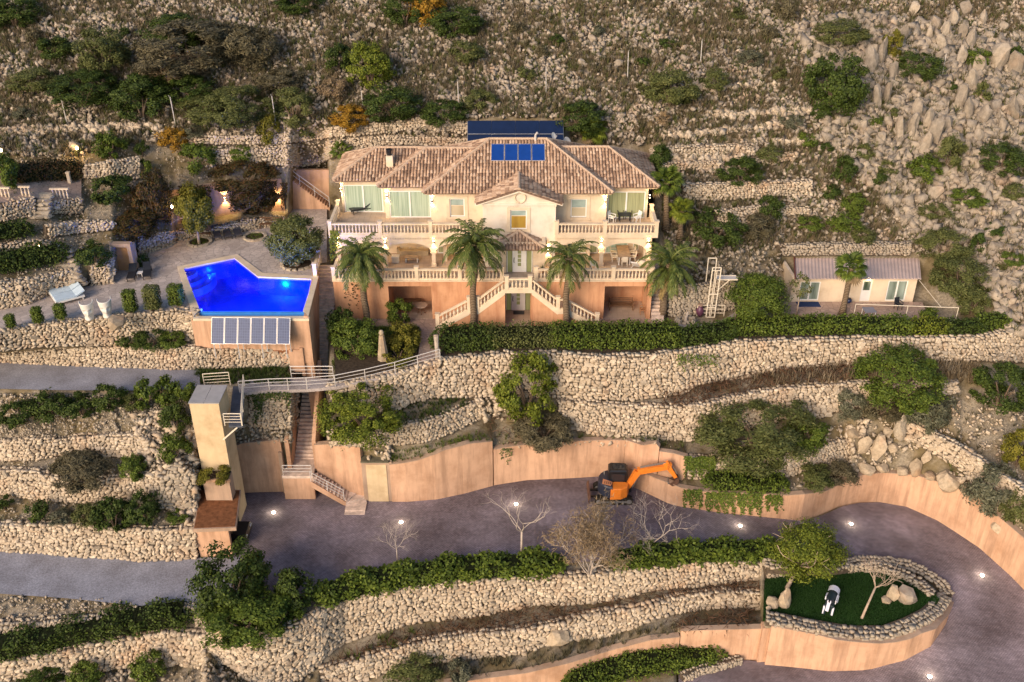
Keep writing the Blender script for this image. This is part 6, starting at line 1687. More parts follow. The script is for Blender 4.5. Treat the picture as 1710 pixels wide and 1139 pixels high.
bare_tree('leafless pale tree with upright trunk behind the driveway hedge', PF(871, 930, drive), 5.2, 22, .6, mat='twig', trunk=.45, r0=.085, depth=5, n=2)
bare_tree('wide leafless grey tree right of the tan feathery bush, below the excavator', PF(1078, 925, drive), 5.2, 23, .8, mat='twig', trunk=.2, lean=(.5, 0), r0=.075)
bare_tree('small leaning leafless tree planted on the lawn island', PZ(1437, 1036, GRASS_Z), 3.9, 24, .6, mat='pale_bark', trunk=.5, lean=(1.0, 1.1), r0=.08, depth=4)
# tan feathery bush
b = PF(985, 962, drive); t = thing('tamarisk', 'large tan feathery leafless bush standing in the driveway hedge', 'bush', b)
mb = MB(); r = np.random.default_rng(31); tips = []
for i in range(9):
    a = i * .7 + r.random() * .4; branches(mb, b, (math.cos(a) * .55, math.sin(a) * .45, 1.0), 2.0, .06, 3, r, .4, .28, 3, tips)
mb.build('branches', M['twig'], t)
tp = np.repeat(np.array([tuple(q) for q in tips]), 9, 0); n_ = len(tp); tp = tp + r.normal(size=tp.shape) * .24
nn = r.normal(size=(n_, 3)); nn /= np.linalg.norm(nn, axis=1)[:, None]
v_, f_ = stamp([LEAF], np.zeros(n_, int), tp, frames_from(nn, r), np.stack([np.full(n_, .04), np.full(n_, .38), np.full(n_, .1)], -1)); obj('feathery_twigs', v_, f_, LM['dry'], t)
# leafy trees
def tree(label, base, ch, W_, H_, kind, trunk_r=.12, name='tree', seed=1, n=9000, mat='bark', off=(0, 0), k=60):
    """ch: height of the crown's centre over the foot; W_, H_: crown width and height"""
    r = np.random.default_rng(seed); b = Vector(base); t = thing(name, label, 'tree', base)
    c = b + Vector((off[0], off[1], ch)); tips = []
    MB().tube([b - Vector((0, 0, .2)), b.lerp(c, .35), b.lerp(c, .65)], [trunk_r * 1.4, trunk_r, trunk_r * .8], 8).build('trunk', M[mat], t, True)
    mb = MB(); f = b.lerp(c, .62)
    for i in range(6):
        a = i * 1.05 + r.random() * .5; branches(mb, f, (math.cos(a), math.sin(a), .8), W_ * .28, trunk_r * .5, 2, r, .5, .2, 2)
    mb.build('limbs', M[mat], t)
    v, fc = crown_data(n, seed + 5, .1 / (W_ / 2), .17 / (W_ / 2), k, .27); v = v * np.array((W_ / 2, W_ / 2, H_ / 2)) + np.array(c)
    obj('crown', v, fc, LM[kind], t)
    return t
tree('yellowish green tree with thin pale trunk beside the pool terrace loungers', PZ(333, 408, DECK_Z + .03), 3.2, 3.5, 4.3, 'yellow', .1, 'ornamental_tree', 41, 15000, 'pale_bark')
tree('round grey green olive tree in a stone ring at the pool', PZ(497, 443, DECK_Z + .03), 2.35, 4.6, 3.8, 'olive', .2, 'olive_tree', 42, 30000, 'pale_bark', k=90)
tree('yellow green leafy tree at the left end of the lawn island', PZ(1312, 984, GRASS_Z), 3.0, 5.2, 4.2, 'bright', .13, 'island_tree', 43, 15000, 'pale_bark', (1.3, .6), 70)
tree('bushy dark green tree left of the annex', G(1262, 535), 2.0, 5.0, 3.9, 'mid', .14, 'garden_tree', 44, 17000, k=75)
tree('thin sparse tree in front of the left annex window', PZ(1330, 527, .2), 2.7, 2.2, 2.6, 'olive', .05, 'sapling', 45, 420, 'pale_bark', k=26)
# stone rings round the trees
for lab, u, v, rad in (('white stone ring round the foot of the yellowish tree by the pool', 333, 405, .95), ('low stone ring planted with green clover near the loungers', 426, 396, .9), ('round stone ring at the foot of the olive tree', 497, 441, 1.25)):
    p = PZ(u, v, DECK_Z + .03); t = thing('stone_ring', lab, 'tree ring', p, 'stone rings on the pool terrace')
    MB().lathe([(rad - .12, 0), (rad - .12, .04)], tuple(p), 16).build('bed', M['soil'], t)
    for k in range(16):
        a = k * math.pi / 8; piece('ring_stone', stone_mesh(k % 12, M['stone_grey']), t, p + np.array((rad * math.cos(a), rad * math.sin(a), .06)), (0, 0, a), (.16, .2, .12))
    if u in (426, 333):
        v_, f_ = crown_data(600, 5 + u, .1, .13, 20, .3); tag(obj('clover', v_ * (rad * .8, rad * .8, .2) + p + (0, 0, .12), f_, LM['mid'], t), kind='stuff')

# shrubs, one by one
SH = [  # label, u, v(foot), w, h, kind
 ('large rounded bright green pine bush beneath the footbridge', 608, 716, 138, 92, 'bright'),
 ('tall upright green bush in the middle of the tall stone wall', 880, 690, 104, 112, 'bright'),
 ('dry half bare bush hanging below the tall upright bush', 905, 738, 88, 62, 'scrub'),
 ('big spreading green bush hanging over the second wall at the right', 1494, 662, 138, 98, 'mid'),
 ('dark round bush at the right edge above the gravel slope', 1668, 678, 96, 82, 'dark'),
 ('grey green bush on the rubble left of the gravel slope', 1546, 718, 62, 72, 'grey'),
 ('wide dark spreading shrub over the pale wall right of the excavator', 1262, 752, 178, 84, 'olive'),
 ('bright green shrub at the right end of the wide dark spreading shrub', 1345, 742, 64, 52, 'mid'),
 ('thin grey bush on the ledge left of the waterfall rocks', 1412, 694, 44, 50, 'grey'),
 ('low brown green bush beside the waterfall stones', 1468, 692, 56, 26, 'scrub'),
 ('green bush on the ledge behind the orange wall, left of the boulders', 1358, 808, 62, 30, 'olive'),
 ('dry twiggy bush right of the green bush on the orange wall ledge', 1398, 800, 50, 34, 'scrub'),
 ('grey green bush spilling over the orange bend wall at the right', 1648, 846, 66, 76, 'grey'),
 ('small dark bush at the right edge over the bend wall', 1692, 862, 46, 50, 'olive'),
 ('yellow green grass clump at the right edge below the dark round bush', 1698, 775, 46, 62, 'yellow'),
 ('big dark evergreen in front of the carport at the road fork', 392, 1008, 112, 112, 'dark'),
 ('dark shrub right of the big evergreen at the road fork', 492, 1008, 62, 62, 'dark'),
 ('bright green shrub spilling over the wall at the road fork', 410, 1052, 128, 54, 'mid'),
 ('rounded green shrub at the start of the lumpy driveway hedge', 466, 1042, 76, 56, 'mid'),
 ('dark shrub leftmost in the row below the gravel path', 34, 703, 56, 42, 'dark'),
 ('dark bushy shrub second in the row below the gravel path', 88, 692, 58, 46, 'dark'),
 ('middle shrub in the row below the gravel path', 136, 690, 50, 40, 'dark'),
 ('tallest shrub in the row below the gravel path', 186, 683, 46, 48, 'dark'),
 ('small thin shrub in the gap of the row below the gravel path', 222, 680, 30, 26, 'olive'),
 ('upright green shrub right of the gap below the gravel path', 249, 674, 38, 42, 'mid'),
 ('green shrub with pointed top near the end of the gravel path', 279, 670, 36, 46, 'mid'),
 ('last narrow shrub beside the lift tower roof', 311, 668, 28, 36, 'mid'),
 ('green shrub on the rubble left of the beige lift tower', 296, 718, 40, 58, 'dark'),
 ('bright green shrub low beside the lift tower, above the rubble', 296, 770, 44, 52, 'mid'),
 ('small round green shrub alone on the middle left ledge', 224, 794, 44, 40, 'mid'),
 ('grey thorny dead brush on the middle left ledge', 138, 800, 90, 44, 'scrub'),
 ('round green shrub in the pair above the lower left wall', 193, 882, 52, 58, 'dark'),
 ('wider green shrub right in the pair above the lower left wall', 243, 872, 54, 56, 'dark'),
 ('yellow green shrub left of the pair above the lower left wall', 146, 872, 44, 36, 'olive'),
 ('small bush in the hollow of the lower left ledge', 66, 864, 30, 34, 'dark'),
 ('grey green tuft on the lower left ledge', 102, 868, 34, 22, 'grey'),
 ('small bush at the left edge of the lower ledge', 8, 848, 26, 24, 'dark'),
 ('little plants in the gravel beside the carport roof', 298, 866, 32, 14, 'mid'),
 ('three lobed shrub on the ledge left of the solar panels, left part', 222, 576, 46, 30, 'dark'),
 ('middle shrub on the ledge left of the blue solar panels', 258, 577, 44, 34, 'dark'),
 ('right hand shrub on the ledge left of the blue solar panels', 290, 577, 40, 30, 'mid'),
 ('round dark shrub in the bottom left corner', 70, 1139, 66, 40, 'dark'),
 ('bright round shrub left of centre at the bottom edge', 152, 1136, 50, 40, 'mid'),
 ('round green shrub on the bare earth near the bottom left', 252, 1128, 50, 46, 'mid'),
 ('shrub at the bottom edge beside the brown brush', 695, 1128, 78, 48, 'olive'),
 ('grey tuft at the bottom edge between rubble and hedge', 770, 1128, 40, 30, 'grey'),
 ('dark bush leaning on the stairway beside the villa garden bed', 572, 568, 46, 58, 'dark'),
 ('large green shrub in the garden bed left of the palm trunk', 596, 596, 76, 72, 'mid'),
 ('dark shrub in front of the left palm trunk', 606, 566, 42, 34, 'dark'),
 ('leafy shrub standing in front of the left terrace niche', 668, 536, 44, 42, 'mid'),
 ('golden brown shrub in the garden bed below the niche', 676, 576, 50, 44, 'yellow'),
 ('low clipped yellow hedge bush in the garden bed', 664, 600, 62, 30, 'yellow'),
 ('yellow bush growing in the planter at the lift tower foot', 360, 797, 50, 30, 'yellow'),
 ('small dark weed at the foot of the pilaster by the parking area', 489, 821, 16, 10, 'dark'),
 ('dark creeper mass over the wall left of the yellowish pool tree', 262, 372, 64, 92, 'creeper'),
 ('dark red leaved creeper spilling over the low wall by the pool', 230, 392, 84, 40, 'creeper'),
 ('brown creeper bush on top of the orange wall with the lamps', 412, 312, 96, 52, 'creeper'),
 ('brown climbing shrub on the orange wall between the lamps', 428, 355, 60, 52, 'creeper'),
 ('citrus bush left of the golden bush on the upper terraces', 187, 263, 46, 46, 'mid'),
 ('golden orange bush on the upper left terrace', 291, 247, 40, 38, 'gold'),
 ('green citrus bush on the upper terrace, below the golden bush', 327, 281, 54, 46, 'mid'),
 ('round dark citrus bush in front of the second upper wall', 404, 268, 36, 28, 'mid'),
 ('yellow green young tree in front of the topmost wall, left of the villa roof', 451, 236, 34, 44, 'yellow'),
 ('tiny tree in front of the topmost wall near the yellow bush', 514, 228, 22, 24, 'olive'),
 ('bright yellow bush above the wall behind the villa roof', 588, 213, 66, 42, 'gold'),
 ('small upright shrub in the middle of the upper left garden', 242, 292, 22, 30, 'mid'),
 ('small dark shrub by the upper terrace steps', 238, 258, 20, 24, 'dark'),
 ('dark wide shrub group left of the yellowish pool tree terrace', 190, 335, 62, 48, 'dark'),
 ('leafy tree with lamps in its crown at the far left terrace', 12, 312, 46, 60, 'mid'),
 ('dense ball hedge left of the lit doorway', 158, 440, 52, 42, 'dark'),
 ('small plant left of the pair of dark loungers', 238, 443, 20, 22, 'dark'),
 ('dark round bush near the top of the hill above the villa, left', 655, 196, 72, 46, 'dark'),
 ('second dark round bush above the villa roof', 743, 204, 54, 36, 'dark'),
 ('big dark bush above the right end of the navy panels', 970, 220, 84, 56, 'dark'),
 ('grassy green tuft bush above the villa roof, left of centre', 800, 178, 44, 30, 'olive'),
 ('dark bush below the right palm at the villa end', 1196, 402, 84, 60, 'dark'),
 ('dark shrub on the shaded wall beside the villa roof, right', 1236, 306, 66, 48, 'dark'),
 ('brown leaved shrub above the path right of the villa', 1262, 392, 50, 38, 'scrub'),
 ('dark bush between the villa roof and the terraces at the right', 1100, 280, 34, 40, 'dark'),
 ('small dark shrub beside the low stone patch right of the villa', 1282, 368, 36, 44, 'dark'),
 ('green shrub in the corner of the annex patio', 1552, 534, 28, 24, 'mid'),
 ('wide shrub mass behind the annex, upper part', 1572, 432, 74, 56, 'olive'),
 ('wide shrub mass right of the annex, lower part', 1598, 486, 96, 66, 'olive'),
 ('tall grass bush right of the annex under the shrub mass', 1622, 520, 42, 40, 'olive'),
 ('large dark bush in the middle of the right rocky slope', 1388, 182, 88, 96, 'dark'),
 ('small dark bush hanging under the large one on the rocky slope', 1372, 196, 34, 24, 'dark'),
 ('round dark bush at the right edge of the rocky slope', 1668, 284, 76, 50, 'dark'),
 ('dark bush beside the grey crag at the upper right', 1532, 130, 66, 48, 'dark'),
 ('bush with tan dead patch on the right rocky slope', 1580, 282, 44, 56, 'olive'),
 ('green bush below the tan patched bush on the rocky slope', 1542, 300, 54, 44, 'mid'),
 ('yellow green tuft on the crag, upper right', 1488, 92, 34, 42, 'yellow'),
 ('olive bush at the top of the crag, upper right', 1400, 72, 80, 34, 'olive'),
 ('large olive brown brush mass on the left of the upper hill', 320, 118, 130, 66, 'scrub'),
 ('dark core of the brush mass at the upper left', 300, 78, 84, 46, 'dark'),
 ('dark bush left of the brush mass on the upper hill', 176, 118, 70, 56, 'olive'),
 ('brown dead leaved bush right in the upper left brush mass', 418, 108, 72, 54, 'scrub'),
 ('dark bush at the left edge of the upper hill', 26, 42, 62, 44, 'dark'),
 ('bright bush on the hill above the citrus terraces', 618, 142, 66, 60, 'bright'),
 ('dark bush left of the bright hill bush', 566, 116, 34, 36, 'dark'),
 ('dark bush at the top centre of the hill', 760, 56, 62, 40, 'dark'),
 ('bush beside the dry palm at the top of the hill', 678, 40, 48, 44, 'dark'),
 ('golden dry palm like tuft at the top of the hill', 712, 38, 40, 42, 'gold'),
 ('low green bush on the open hill above the roof centre', 780, 98, 44, 26, 'olive'),
 ('broad rounded grey green bush at the right above the villa', 1118, 172, 78, 58, 'olive'),
 ('smaller grey green bush right of the broad rounded one', 1192, 148, 46, 34, 'olive'),
 ('row bush behind the fence posts, left', 145, 172, 90, 36, 'dark'),
 ('row bush behind the fence posts, second from left', 238, 196, 66, 56, 'dark'),
 ('large green row bush behind the fence posts', 402, 205, 86, 54, 'olive'),
 ('pale green row bush behind the third fence post', 490, 206, 50, 48, 'olive'),
 ('dark bush on the shaded part of the fence row', 320, 168, 70, 36, 'dark'),
 ('dark bush at the very top beside the bare scree, left of centre', 500, 18, 60, 26, 'dark'),
 ('low dark bush under the fence line at the left', 320, 226, 36, 20, 'grey'),
]
for lab, u, v, w, h, kind in SH:
    k_ = 1.35 if v < 212 and u < 800 else 1.1
    shrub(lab, u, v, w * k_, h * k_, kind, base=PY(360, 797, yT - .5) if lab.startswith('yellow bush growing') else None)
# more brush in the dark belt of the upper left slope
for lab, u, v, w, h, kind in (('tan flowered brush in the middle of the upper left brush mass', 300, 135, 90, 50, 'dry'), ('dark low brush under the tan brush at the upper left', 250, 160, 90, 44, 'dark'), ('dark olive brush between the second and third fence posts', 345, 200, 90, 50, 'olive'), ('dark olive brush at the left edge above the fence posts', 60, 150, 80, 44, 'olive'), ('greyish dead brush right of the upper left brush mass', 470, 150, 80, 40, 'scrub'), ('dark bush below the top left corner bush', 95, 95, 60, 40, 'dark'), ('tan dead grass clump beside the bright hill bush', 560, 160, 50, 36, 'dry')):
    shrub(lab, u, v, w, h, kind)
# many small look-alikes
r = np.random.default_rng(77)
SM = [(100,90,32,30),(60,66,26,22),(206,60,20,18),(40,196,30,20),(150,60,26,18),(862,52,26,18),(930,70,24,16),(1000,60,26,20),(876,130,30,22),(905,92,22,18),(1072,110,22,18),(1252,108,40,28),(1230,30,26,20),(1310,28,32,30),(1112,78,24,18),(980,190,26,18),(1300,130,28,22),(1280,60,30,20),
      (1440,262,30,26),(1468,310,30,30),(1462,210,24,22),(1490,196,24,20),(1410,300,40,46),(1424,352,40,36),(1480,288,36,26),(1390,330,34,26),(1630,110,46,34),(1640,170,30,36),(1700,110,30,40),(1612,340,60,30),(1560,360,50,26),(1660,390,40,24),(1410,380,56,34),(1440,402,40,30),(1630,420,30,40),(1688,440,40,26),(1530,210,20,18),(1590,150,26,16),(1348,240,30,24),(1320,210,34,22),(1286,268,44,30),(1350,380,44,26),(1690,330,40,30),(1380,250,26,18)]
for i, (u, v, w, h) in enumerate(SM):
    left = u < 1340
    shrub('small low shrub scattered on the open slope above the villa' if left else 'small shrub growing among the rocks on the right slope', u, v, w, h, ('olive', 'scrub', 'dark', 'grey')[i % 4] if left else ('olive', 'dark', 'mid')[i % 3], group='small shrubs on the open slope' if left else 'small shrubs among the rocks')

# ivy hanging on walls
def ivy(label, quads, n, kind='mid', leaf=.13, name='ivy'):
    r = np.random.default_rng(n); V_, N_ = [], []
    for (u0, v0, u1, v1, lift, line) in quads:
        k = max(4, int(n * abs((u1 - u0) * (v1 - v0)) / sum(abs((q[2] - q[0]) * (q[3] - q[1])) for q in quads)))
        for _ in range(k):
            u = r.uniform(u0, u1); f = r.random() ** 1.4; wob = 1 - .5 * (math.sin(u * .45) * .5 + .5); v = v0 + (v1 - v0) * f * wob
            q = line(u, v); V_.append(q + np.array((0, -lift - r.random() * .12, r.normal() * .03))); N_.append((r.normal() * .5, -1, r.normal() * .5 + .3))
    V_, N_ = np.array(V_), np.array(N_); N_ /= np.linalg.norm(N_, axis=1)[:, None]
    v_, f_ = stamp([LEAF], np.zeros(len(V_), int), V_, frames_from(N_, r), np.stack([np.full(len(V_), leaf * .85), np.full(len(V_), leaf * 1.1), np.full(len(V_), leaf)], -1) * r.uniform(.7, 1.3, (len(V_), 1)))
    t = thing(name, label, 'creeper', V_[0]); obj('foliage', v_, f_, LM[kind], t); return t
on = lambda line: (lambda u, v: PY(u, v, at3(line, u)[1]))
ivy('curtain of ivy hanging down the orange wall below the ivy hedge', [(1140, 817, 1172, 850, .05, on(LWb)), (1178, 822, 1228, 862, .05, on(LWb)), (1230, 824, 1272, 862, .05, on(LWb)), (1278, 826, 1306, 856, .05, on(LWb))], 2600, 'mid')
ivy('ivy covering the short stone wall beside the excavator bucket', [(1142, 762, 1194, 800, .1, on(SBb))], 1100, 'mid')
ivy('dark creeper covering the orange wall left of the left lamp', [(300, 310, 352, 372, .05, on(OWb))], 900, 'creeper')
ivy('brown creeper hanging over the orange wall between the two lamps', [(384, 303, 462, 345, .05, on(OWb)), (470, 306, 480, 350, .05, on(OWb))], 1500, 'creeper')
ivy('thin weeds hanging from the orange wall behind the parking area', [(836, 748, 856, 775, .04, on(W1b)), (568, 745, 576, 766, .04, on(W1b))], 120, 'olive')
ivy('creeper trails on the stone wall between lift bridge and stairs', [(412, 654, 500, 672, .14, lambda u, v: G(u, v)), (425, 665, 440, 712, .14, lambda u, v: G(u, v)), (480, 660, 500, 690, .14, lambda u, v: G(u, v))], 700, 'dark')
ivy('climbing plant on the villa corner beside the left sconce', [(552, 385, 566, 440, .1, lambda u, v: PY(u, v, YA - .1))], 300, 'bright')
ivy('thin climbing vine with bare stems on the terrace wall behind the left palm', [(575, 475, 612, 520, .06, lambda u, v: PY(u, v, YT))], 90, 'creeper')
ivy('ivy tips hanging over the tall stone wall below the dark hedge', [(1130, 590, 1200, 620, .2, on(S1b))], 300, 'mid')

# ground cover and scree: nobody could count these
TUFT_V, TUFT_F = [], []
_r = np.random.default_rng(4)
for i in range(9):
    a = i * .7 + _r.random(); e = _r.uniform(.15, .6); d = np.array((math.cos(a) * e, math.sin(a) * e, 1.0)); s_ = np.array((-math.sin(a), math.cos(a), 0)) * .07
    b0 = len(TUFT_V); TUFT_V += [d * 0 - s_, d * 0 + s_, d * (.8 + .4 * _r.random())]; TUFT_F.append((b0, b0 + 1, b0 + 2))
TUFT = (np.array(TUFT_V), np.array(TUFT_F))
def tufts(name, poly, dens, kind, size=(.35, .7), seed=1, ex=None):
    r = np.random.default_rng(seed); p, nr = spots(poly, dens, r, ex)
    if ex is None: 
        nz = nr[:, 2] > .35; p = p[nz]
    n = len(p); s = r.uniform(*size, n)
    v, f = stamp([TUFT], np.zeros(n, int), p, rotz(r.uniform(0, 6.28, n)), np.stack([s * 1.2, s * 1.2, s], -1))
    return tag(obj(name, v, f, LM[kind]), kind='stuff')
ROCK8 = []
for i in range(6):
    q = np.random.default_rng(50 + i); v = np.array([(1, 0, 0), (-1, 0, 0), (0, 1, 0), (0, -1, 0), (0, 0, 1), (0, 0, -1), ], float) * q.uniform(.6, 1.1, (6, 1)) + q.normal(size=(6, 3)) * .22
    ROCK8.append((v, np.array([(0, 2, 4), (2, 1, 4), (1, 3, 4), (3, 0, 4), (2, 0, 5), (1, 2, 5), (3, 1, 5), (0, 3, 5)])))
def scree(name, poly, dens, size, mat, seed=1, ex=None, power=2.5, flat_=.75):
    r = np.random.default_rng(seed); p, nr = spots(poly, dens, r, ex); n = len(p)
    s = size[0] + (size[1] - size[0]) * r.random(n) ** power
    p = p + np.stack([np.zeros(n), np.zeros(n), s * .15 + .06], -1)
    v, f = stamp(ROCK8, r.integers(0, 6, n), p, rand_rot(n, r), np.stack([s, s, s * flat_], -1) * r.uniform(.75, 1.25, (n, 3)))
    return tag(obj(name, v, f, mat), kind='stuff')
RSL = [(1330, 40), (1450, 20), (1640, 60), (1980, 60), (1980, 600), (1690, 560), (1640, 470), (1545, 410), (1470, 330), (1380, 230)]
HILL0 = [(-260, -224), (1980, -224), (1980, 470), (1700, 480), (1560, 430), (1300, 405), (1215, 430), (1110, 420), (1102, 240), (800, 235), (560, 215), (320, 225), (230, 240), (120, 262), (-260, 262)]
NOPAN = ~inside([(770, 196), (950, 196), (950, 256), (770, 256)], FC_U, FC_V)
HILL = HILL0
FLATN = F_NRM[:, 2] > .5
_n1 = np.sin(FC_U * .021 + 1.7) * np.cos(FC_V * .045 + .6) + .6 * np.sin(FC_U * .057 - FC_V * .06) + .3 * np.sin(FC_U * .13 + FC_V * .11)
scree('hill_scree', HILL, 11, (.06, .36), M['rock'], 1, NOPAN)
scree('hill_scree', HILL, 16, (.06, .38), M['rock'], 2, (_n1 > .2) & NOPAN, 2.0)
tufts('dry_grass', HILL, 5.2, 'straw', (.3, .6), 3, (_n1 < .6) & NOPAN)
tufts('dry_grass', HILL, 4.2, 'scrub', (.3, .7), 4, (_n1 < .1) & NOPAN)
tufts('slope_tufts', RSL, 3.2, 'olive', (.3, .8), 57)
tufts('slope_tufts', RSL, 2.0, 'scrub', (.3, .8), 58)
tufts('green_tufts', HILL, 3.6, 'olive', (.25, .6), 5, NOPAN)
scree('slope_scree', RSL, 17, (.1, .75), M['crag'], 6, None, 1.7, .9)
LEFTG = [(-260, 262), (120, 262), (320, 225), (545, 220), (545, 345), (480, 345), (470, 300), (300, 305), (290, 400), (130, 480), (-260, 515)]
scree('garden_gravel', LEFTG, 16, (.04, .15), M['stone_grey'], 7, FLATN)
tufts('garden_weeds', LEFTG, .8, 'olive', (.15, .35), 8, FLATN)
LOWL = [(-260, 655), (330, 655), (330, 915), (-260, 915)]
scree('terrace_gravel', LOWL, 18, (.04, .16), M['stone_grey'], 9, FLATN)
scree('terrace_rubble', [(-260, 655), (310, 660), (300, 735), (250, 740), (180, 725), (-260, 730)], 26, (.05, .22), M['stone_grey'], 10)
scree('terrace_rubble', [(225, 690), (335, 690), (340, 870), (300, 880), (262, 800), (225, 745)], 20, (.08, .45), M['stone'], 11, None, 1.5)
tufts('terrace_weeds', LOWL, .9, 'grey', (.15, .4), 12, FLATN)
scree('road_edge_gravel', [(-260, 988), (120, 998), (345, 1014), (345, 1060), (300, 1020), (100, 1040), (-260, 1045)], 30, (.05, .2), M['stone_grey'], 13)
scree('bottom_rubble', [(-260, 1100), (180, 1075), (345, 1060), (520, 1130), (520, 1250), (-260, 1250)], 12, (.06, .35), M['stone_grey'], 14)
tufts('bottom_weeds', [(-260, 1100), (345, 1060), (520, 1130), (520, 1250), (-260, 1250)], 2.2, 'scrub', (.25, .5), 15)
def twigs(name, poly, dens, kind, L_=(.4, 1.0), seed=1, height=.35):
    r = np.random.default_rng(seed); p, nr = spots(poly, dens, r); n = len(p); p[:, 2] += r.random(n) * height + .05
    v, f = stamp([LEAF], np.zeros(n, int), p, rand_rot(n, r) @ np.eye(3), np.stack([np.full(n, .06), r.uniform(*L_, n), np.full(n, .3)], -1))
    return tag(obj(name, v, f, LM[kind]), kind='stuff')
twigs('brown_brush', [(530, 1120), (620, 1075), (760, 1040), (900, 1014), (1020, 1008), (1130, 985), (1272, 970), (1272, 990), (1110, 1000), (1020, 1020), (930, 1040), (850, 1055), (720, 1068), (620, 1095), (545, 1120)], 55, 'brown', seed=16)
tufts('ledge_grass', [(560, 1110), (640, 1060), (700, 1050), (690, 1080), (600, 1110)], 4, 'mid', (.3, .6), 17)
twigs('red_brush', [(1100, 668), (1180, 640), (1300, 618), (1420, 610), (1420, 640), (1300, 648), (1230, 660), (1150, 680), (1100, 682)], 50, 'brown', seed=18, height=.5)
tufts('dry_ledge_grass', [(1230, 632), (1330, 616), (1560, 602), (1640, 604), (1640, 638), (1400, 640), (1300, 648)], 7, 'straw', (.4, .8), 19)
tufts('green_ledge_grass', [(655, 780), (740, 752), (800, 735), (822, 736), (800, 720), (720, 742), (655, 755)], 30, 'mid', (.15, .3), 20)
tufts('dark_ledge_grass', [(655, 706), (672, 675), (716, 662), (790, 660), (780, 680), (720, 706), (660, 712)], 14, 'dark', (.2, .45), 21)
twigs('dry_slope_brush', [(800, 700), (930, 690), (940, 735), (850, 740), (790, 722)], 14, 'brown', seed=22)
scree('slope_stones', [(790, 664), (870, 660), (860, 700), (800, 700), (780, 690)], 14, (.1, .5), M['stone'], 23, None, 1.5)
scree('ledge_stones', [(830, 738), (1100, 732), (1140, 752), (1096, 742), (880, 745)], 12, (.08, .3), M['stone'], 24)
tufts('ledge_weeds', [(830, 725), (1140, 735), (1140, 752), (830, 745)], 5, 'olive', (.2, .45), 25)
scree('gravel_slope', [(1560, 670), (1760, 640), (1760, 860), (1640, 790), (1560, 720)], 20, (.04, .25), M['stone'], 26, None, 3)
tufts('gravel_weeds', [(1450, 680), (1760, 640), (1760, 860), (1640, 790), (1500, 720)], 1.0, 'scrub', (.25, .5), 27)
scree('ledge_stones', [(1200, 742), (1420, 700), (1500, 690), (1560, 730), (1480, 790), (1420, 770), (1400, 735), (1250, 752)], 9, (.08, .4), M['stone'], 28, None, 2)
scree('ledge_stones', [(1320, 815), (1400, 800), (1440, 785), (1420, 770), (1340, 790)], 14, (.06, .25), M['stone_grey'], 29)
twigs('brown_brush', [(1110, 1035), (1250, 1018), (1268, 1045), (1130, 1052)], 40, 'brown', seed=30)
tufts('low_weeds', [(900, 1085), (1130, 1040), (1130, 1062), (960, 1098), (820, 1130), (700, 1139), (720, 1110)], 7, 'scrub', (.3, .6), 31)
tufts('dark_ground_cover', [(320, 618), (480, 612), (486, 640), (340, 642)], 45, 'dark', (.2, .38), 32)
tufts('bed_ground_cover', [(600, 548), (700, 548), (696, 600), (620, 618), (560, 632), (556, 605)], 45, 'mid', (.25, .45), 33)
scree('bank_stones', [(1130, 440), (1300, 405), (1310, 500), (1240, 515), (1130, 510)], 14, (.06, .35), M['stone_grey'], 34, None, 2)
tufts('bank_weeds', [(1110, 380), (1300, 380), (1310, 440), (1130, 500)], 5, 'scrub', (.25, .6), 35)
scree('wall_top_rubble', [(320, 225), (780, 200), (780, 245), (545, 262), (545, 285), (350, 285)], 14, (.05, .25), M['stone'], 36)
scree('ledge_stones', [(393, 700), (500, 700), (500, 738), (420, 742), (393, 752)], 30, (.05, .25), M['stone_grey'], 51, None, 2)
scree('ledge_stones', [(560, 728), (655, 738), (655, 772), (608, 750), (545, 742)], 26, (.08, .36), M['stone'], 52, None, 1.6)
tufts('ledge_weeds', [(610, 735), (660, 745), (665, 775), (650, 780)], 9, 'mid', (.15, .35), 53)
scree('bend_bank_stones', [(1560, 790), (1620, 790), (1760, 900), (1830, 990), (1760, 930), (1660, 848), (1610, 815)], 16, (.08, .4), M['stone'], 54, None, 2)
tufts('bend_bank_weeds', [(1560, 760), (1760, 860), (1830, 990), (1660, 848), (1590, 805)], 3, 'olive', (.25, .6), 55)
for k_, bd in enumerate(([(1105, 222), (1330, 205), (1330, 212), (1105, 230)], [(1180, 190), (1420, 178), (1420, 186), (1180, 197)], [(0, 215), (270, 206), (270, 214), (0, 226)], [(1120, 148), (1300, 138), (1300, 144), (1120, 154)], [(1290, 232), (1420, 226), (1420, 234), (1290, 242)], [(1120, 262), (1250, 262), (1250, 268), (1120, 268)])):
    scree('ledge_rocks', bd, 34, (.15, .5), M['stone'], 60 + k_, None, 1.3)
# lawn of the island
r = np.random.default_rng(40); IN_ = [PZ(u, v, GRASS_Z) for u, v in rin]; ix = [q[0] for q in IN_]; iy = [q[1] for q in IN_]
pts = np.stack([r.uniform(min(ix), max(ix), 26000), r.uniform(min(iy), max(iy), 26000)], -1); ok = inside([(a, b) for a, b in zip(ix, iy)], pts[:, 0], pts[:, 1]); pts = pts[ok]
P3 = np.concatenate([pts, np.full((len(pts), 1), GRASS_Z)], 1); s = r.uniform(.08, .14, len(P3))
v_, f_ = stamp([TUFT], np.zeros(len(P3), int), P3, rotz(r.uniform(0, 6.28, len(P3))), np.stack([s * 1.6, s * 1.6, s], -1)); tag(obj('lawn_grass', v_, f_, LM['grass']), kind='stuff')
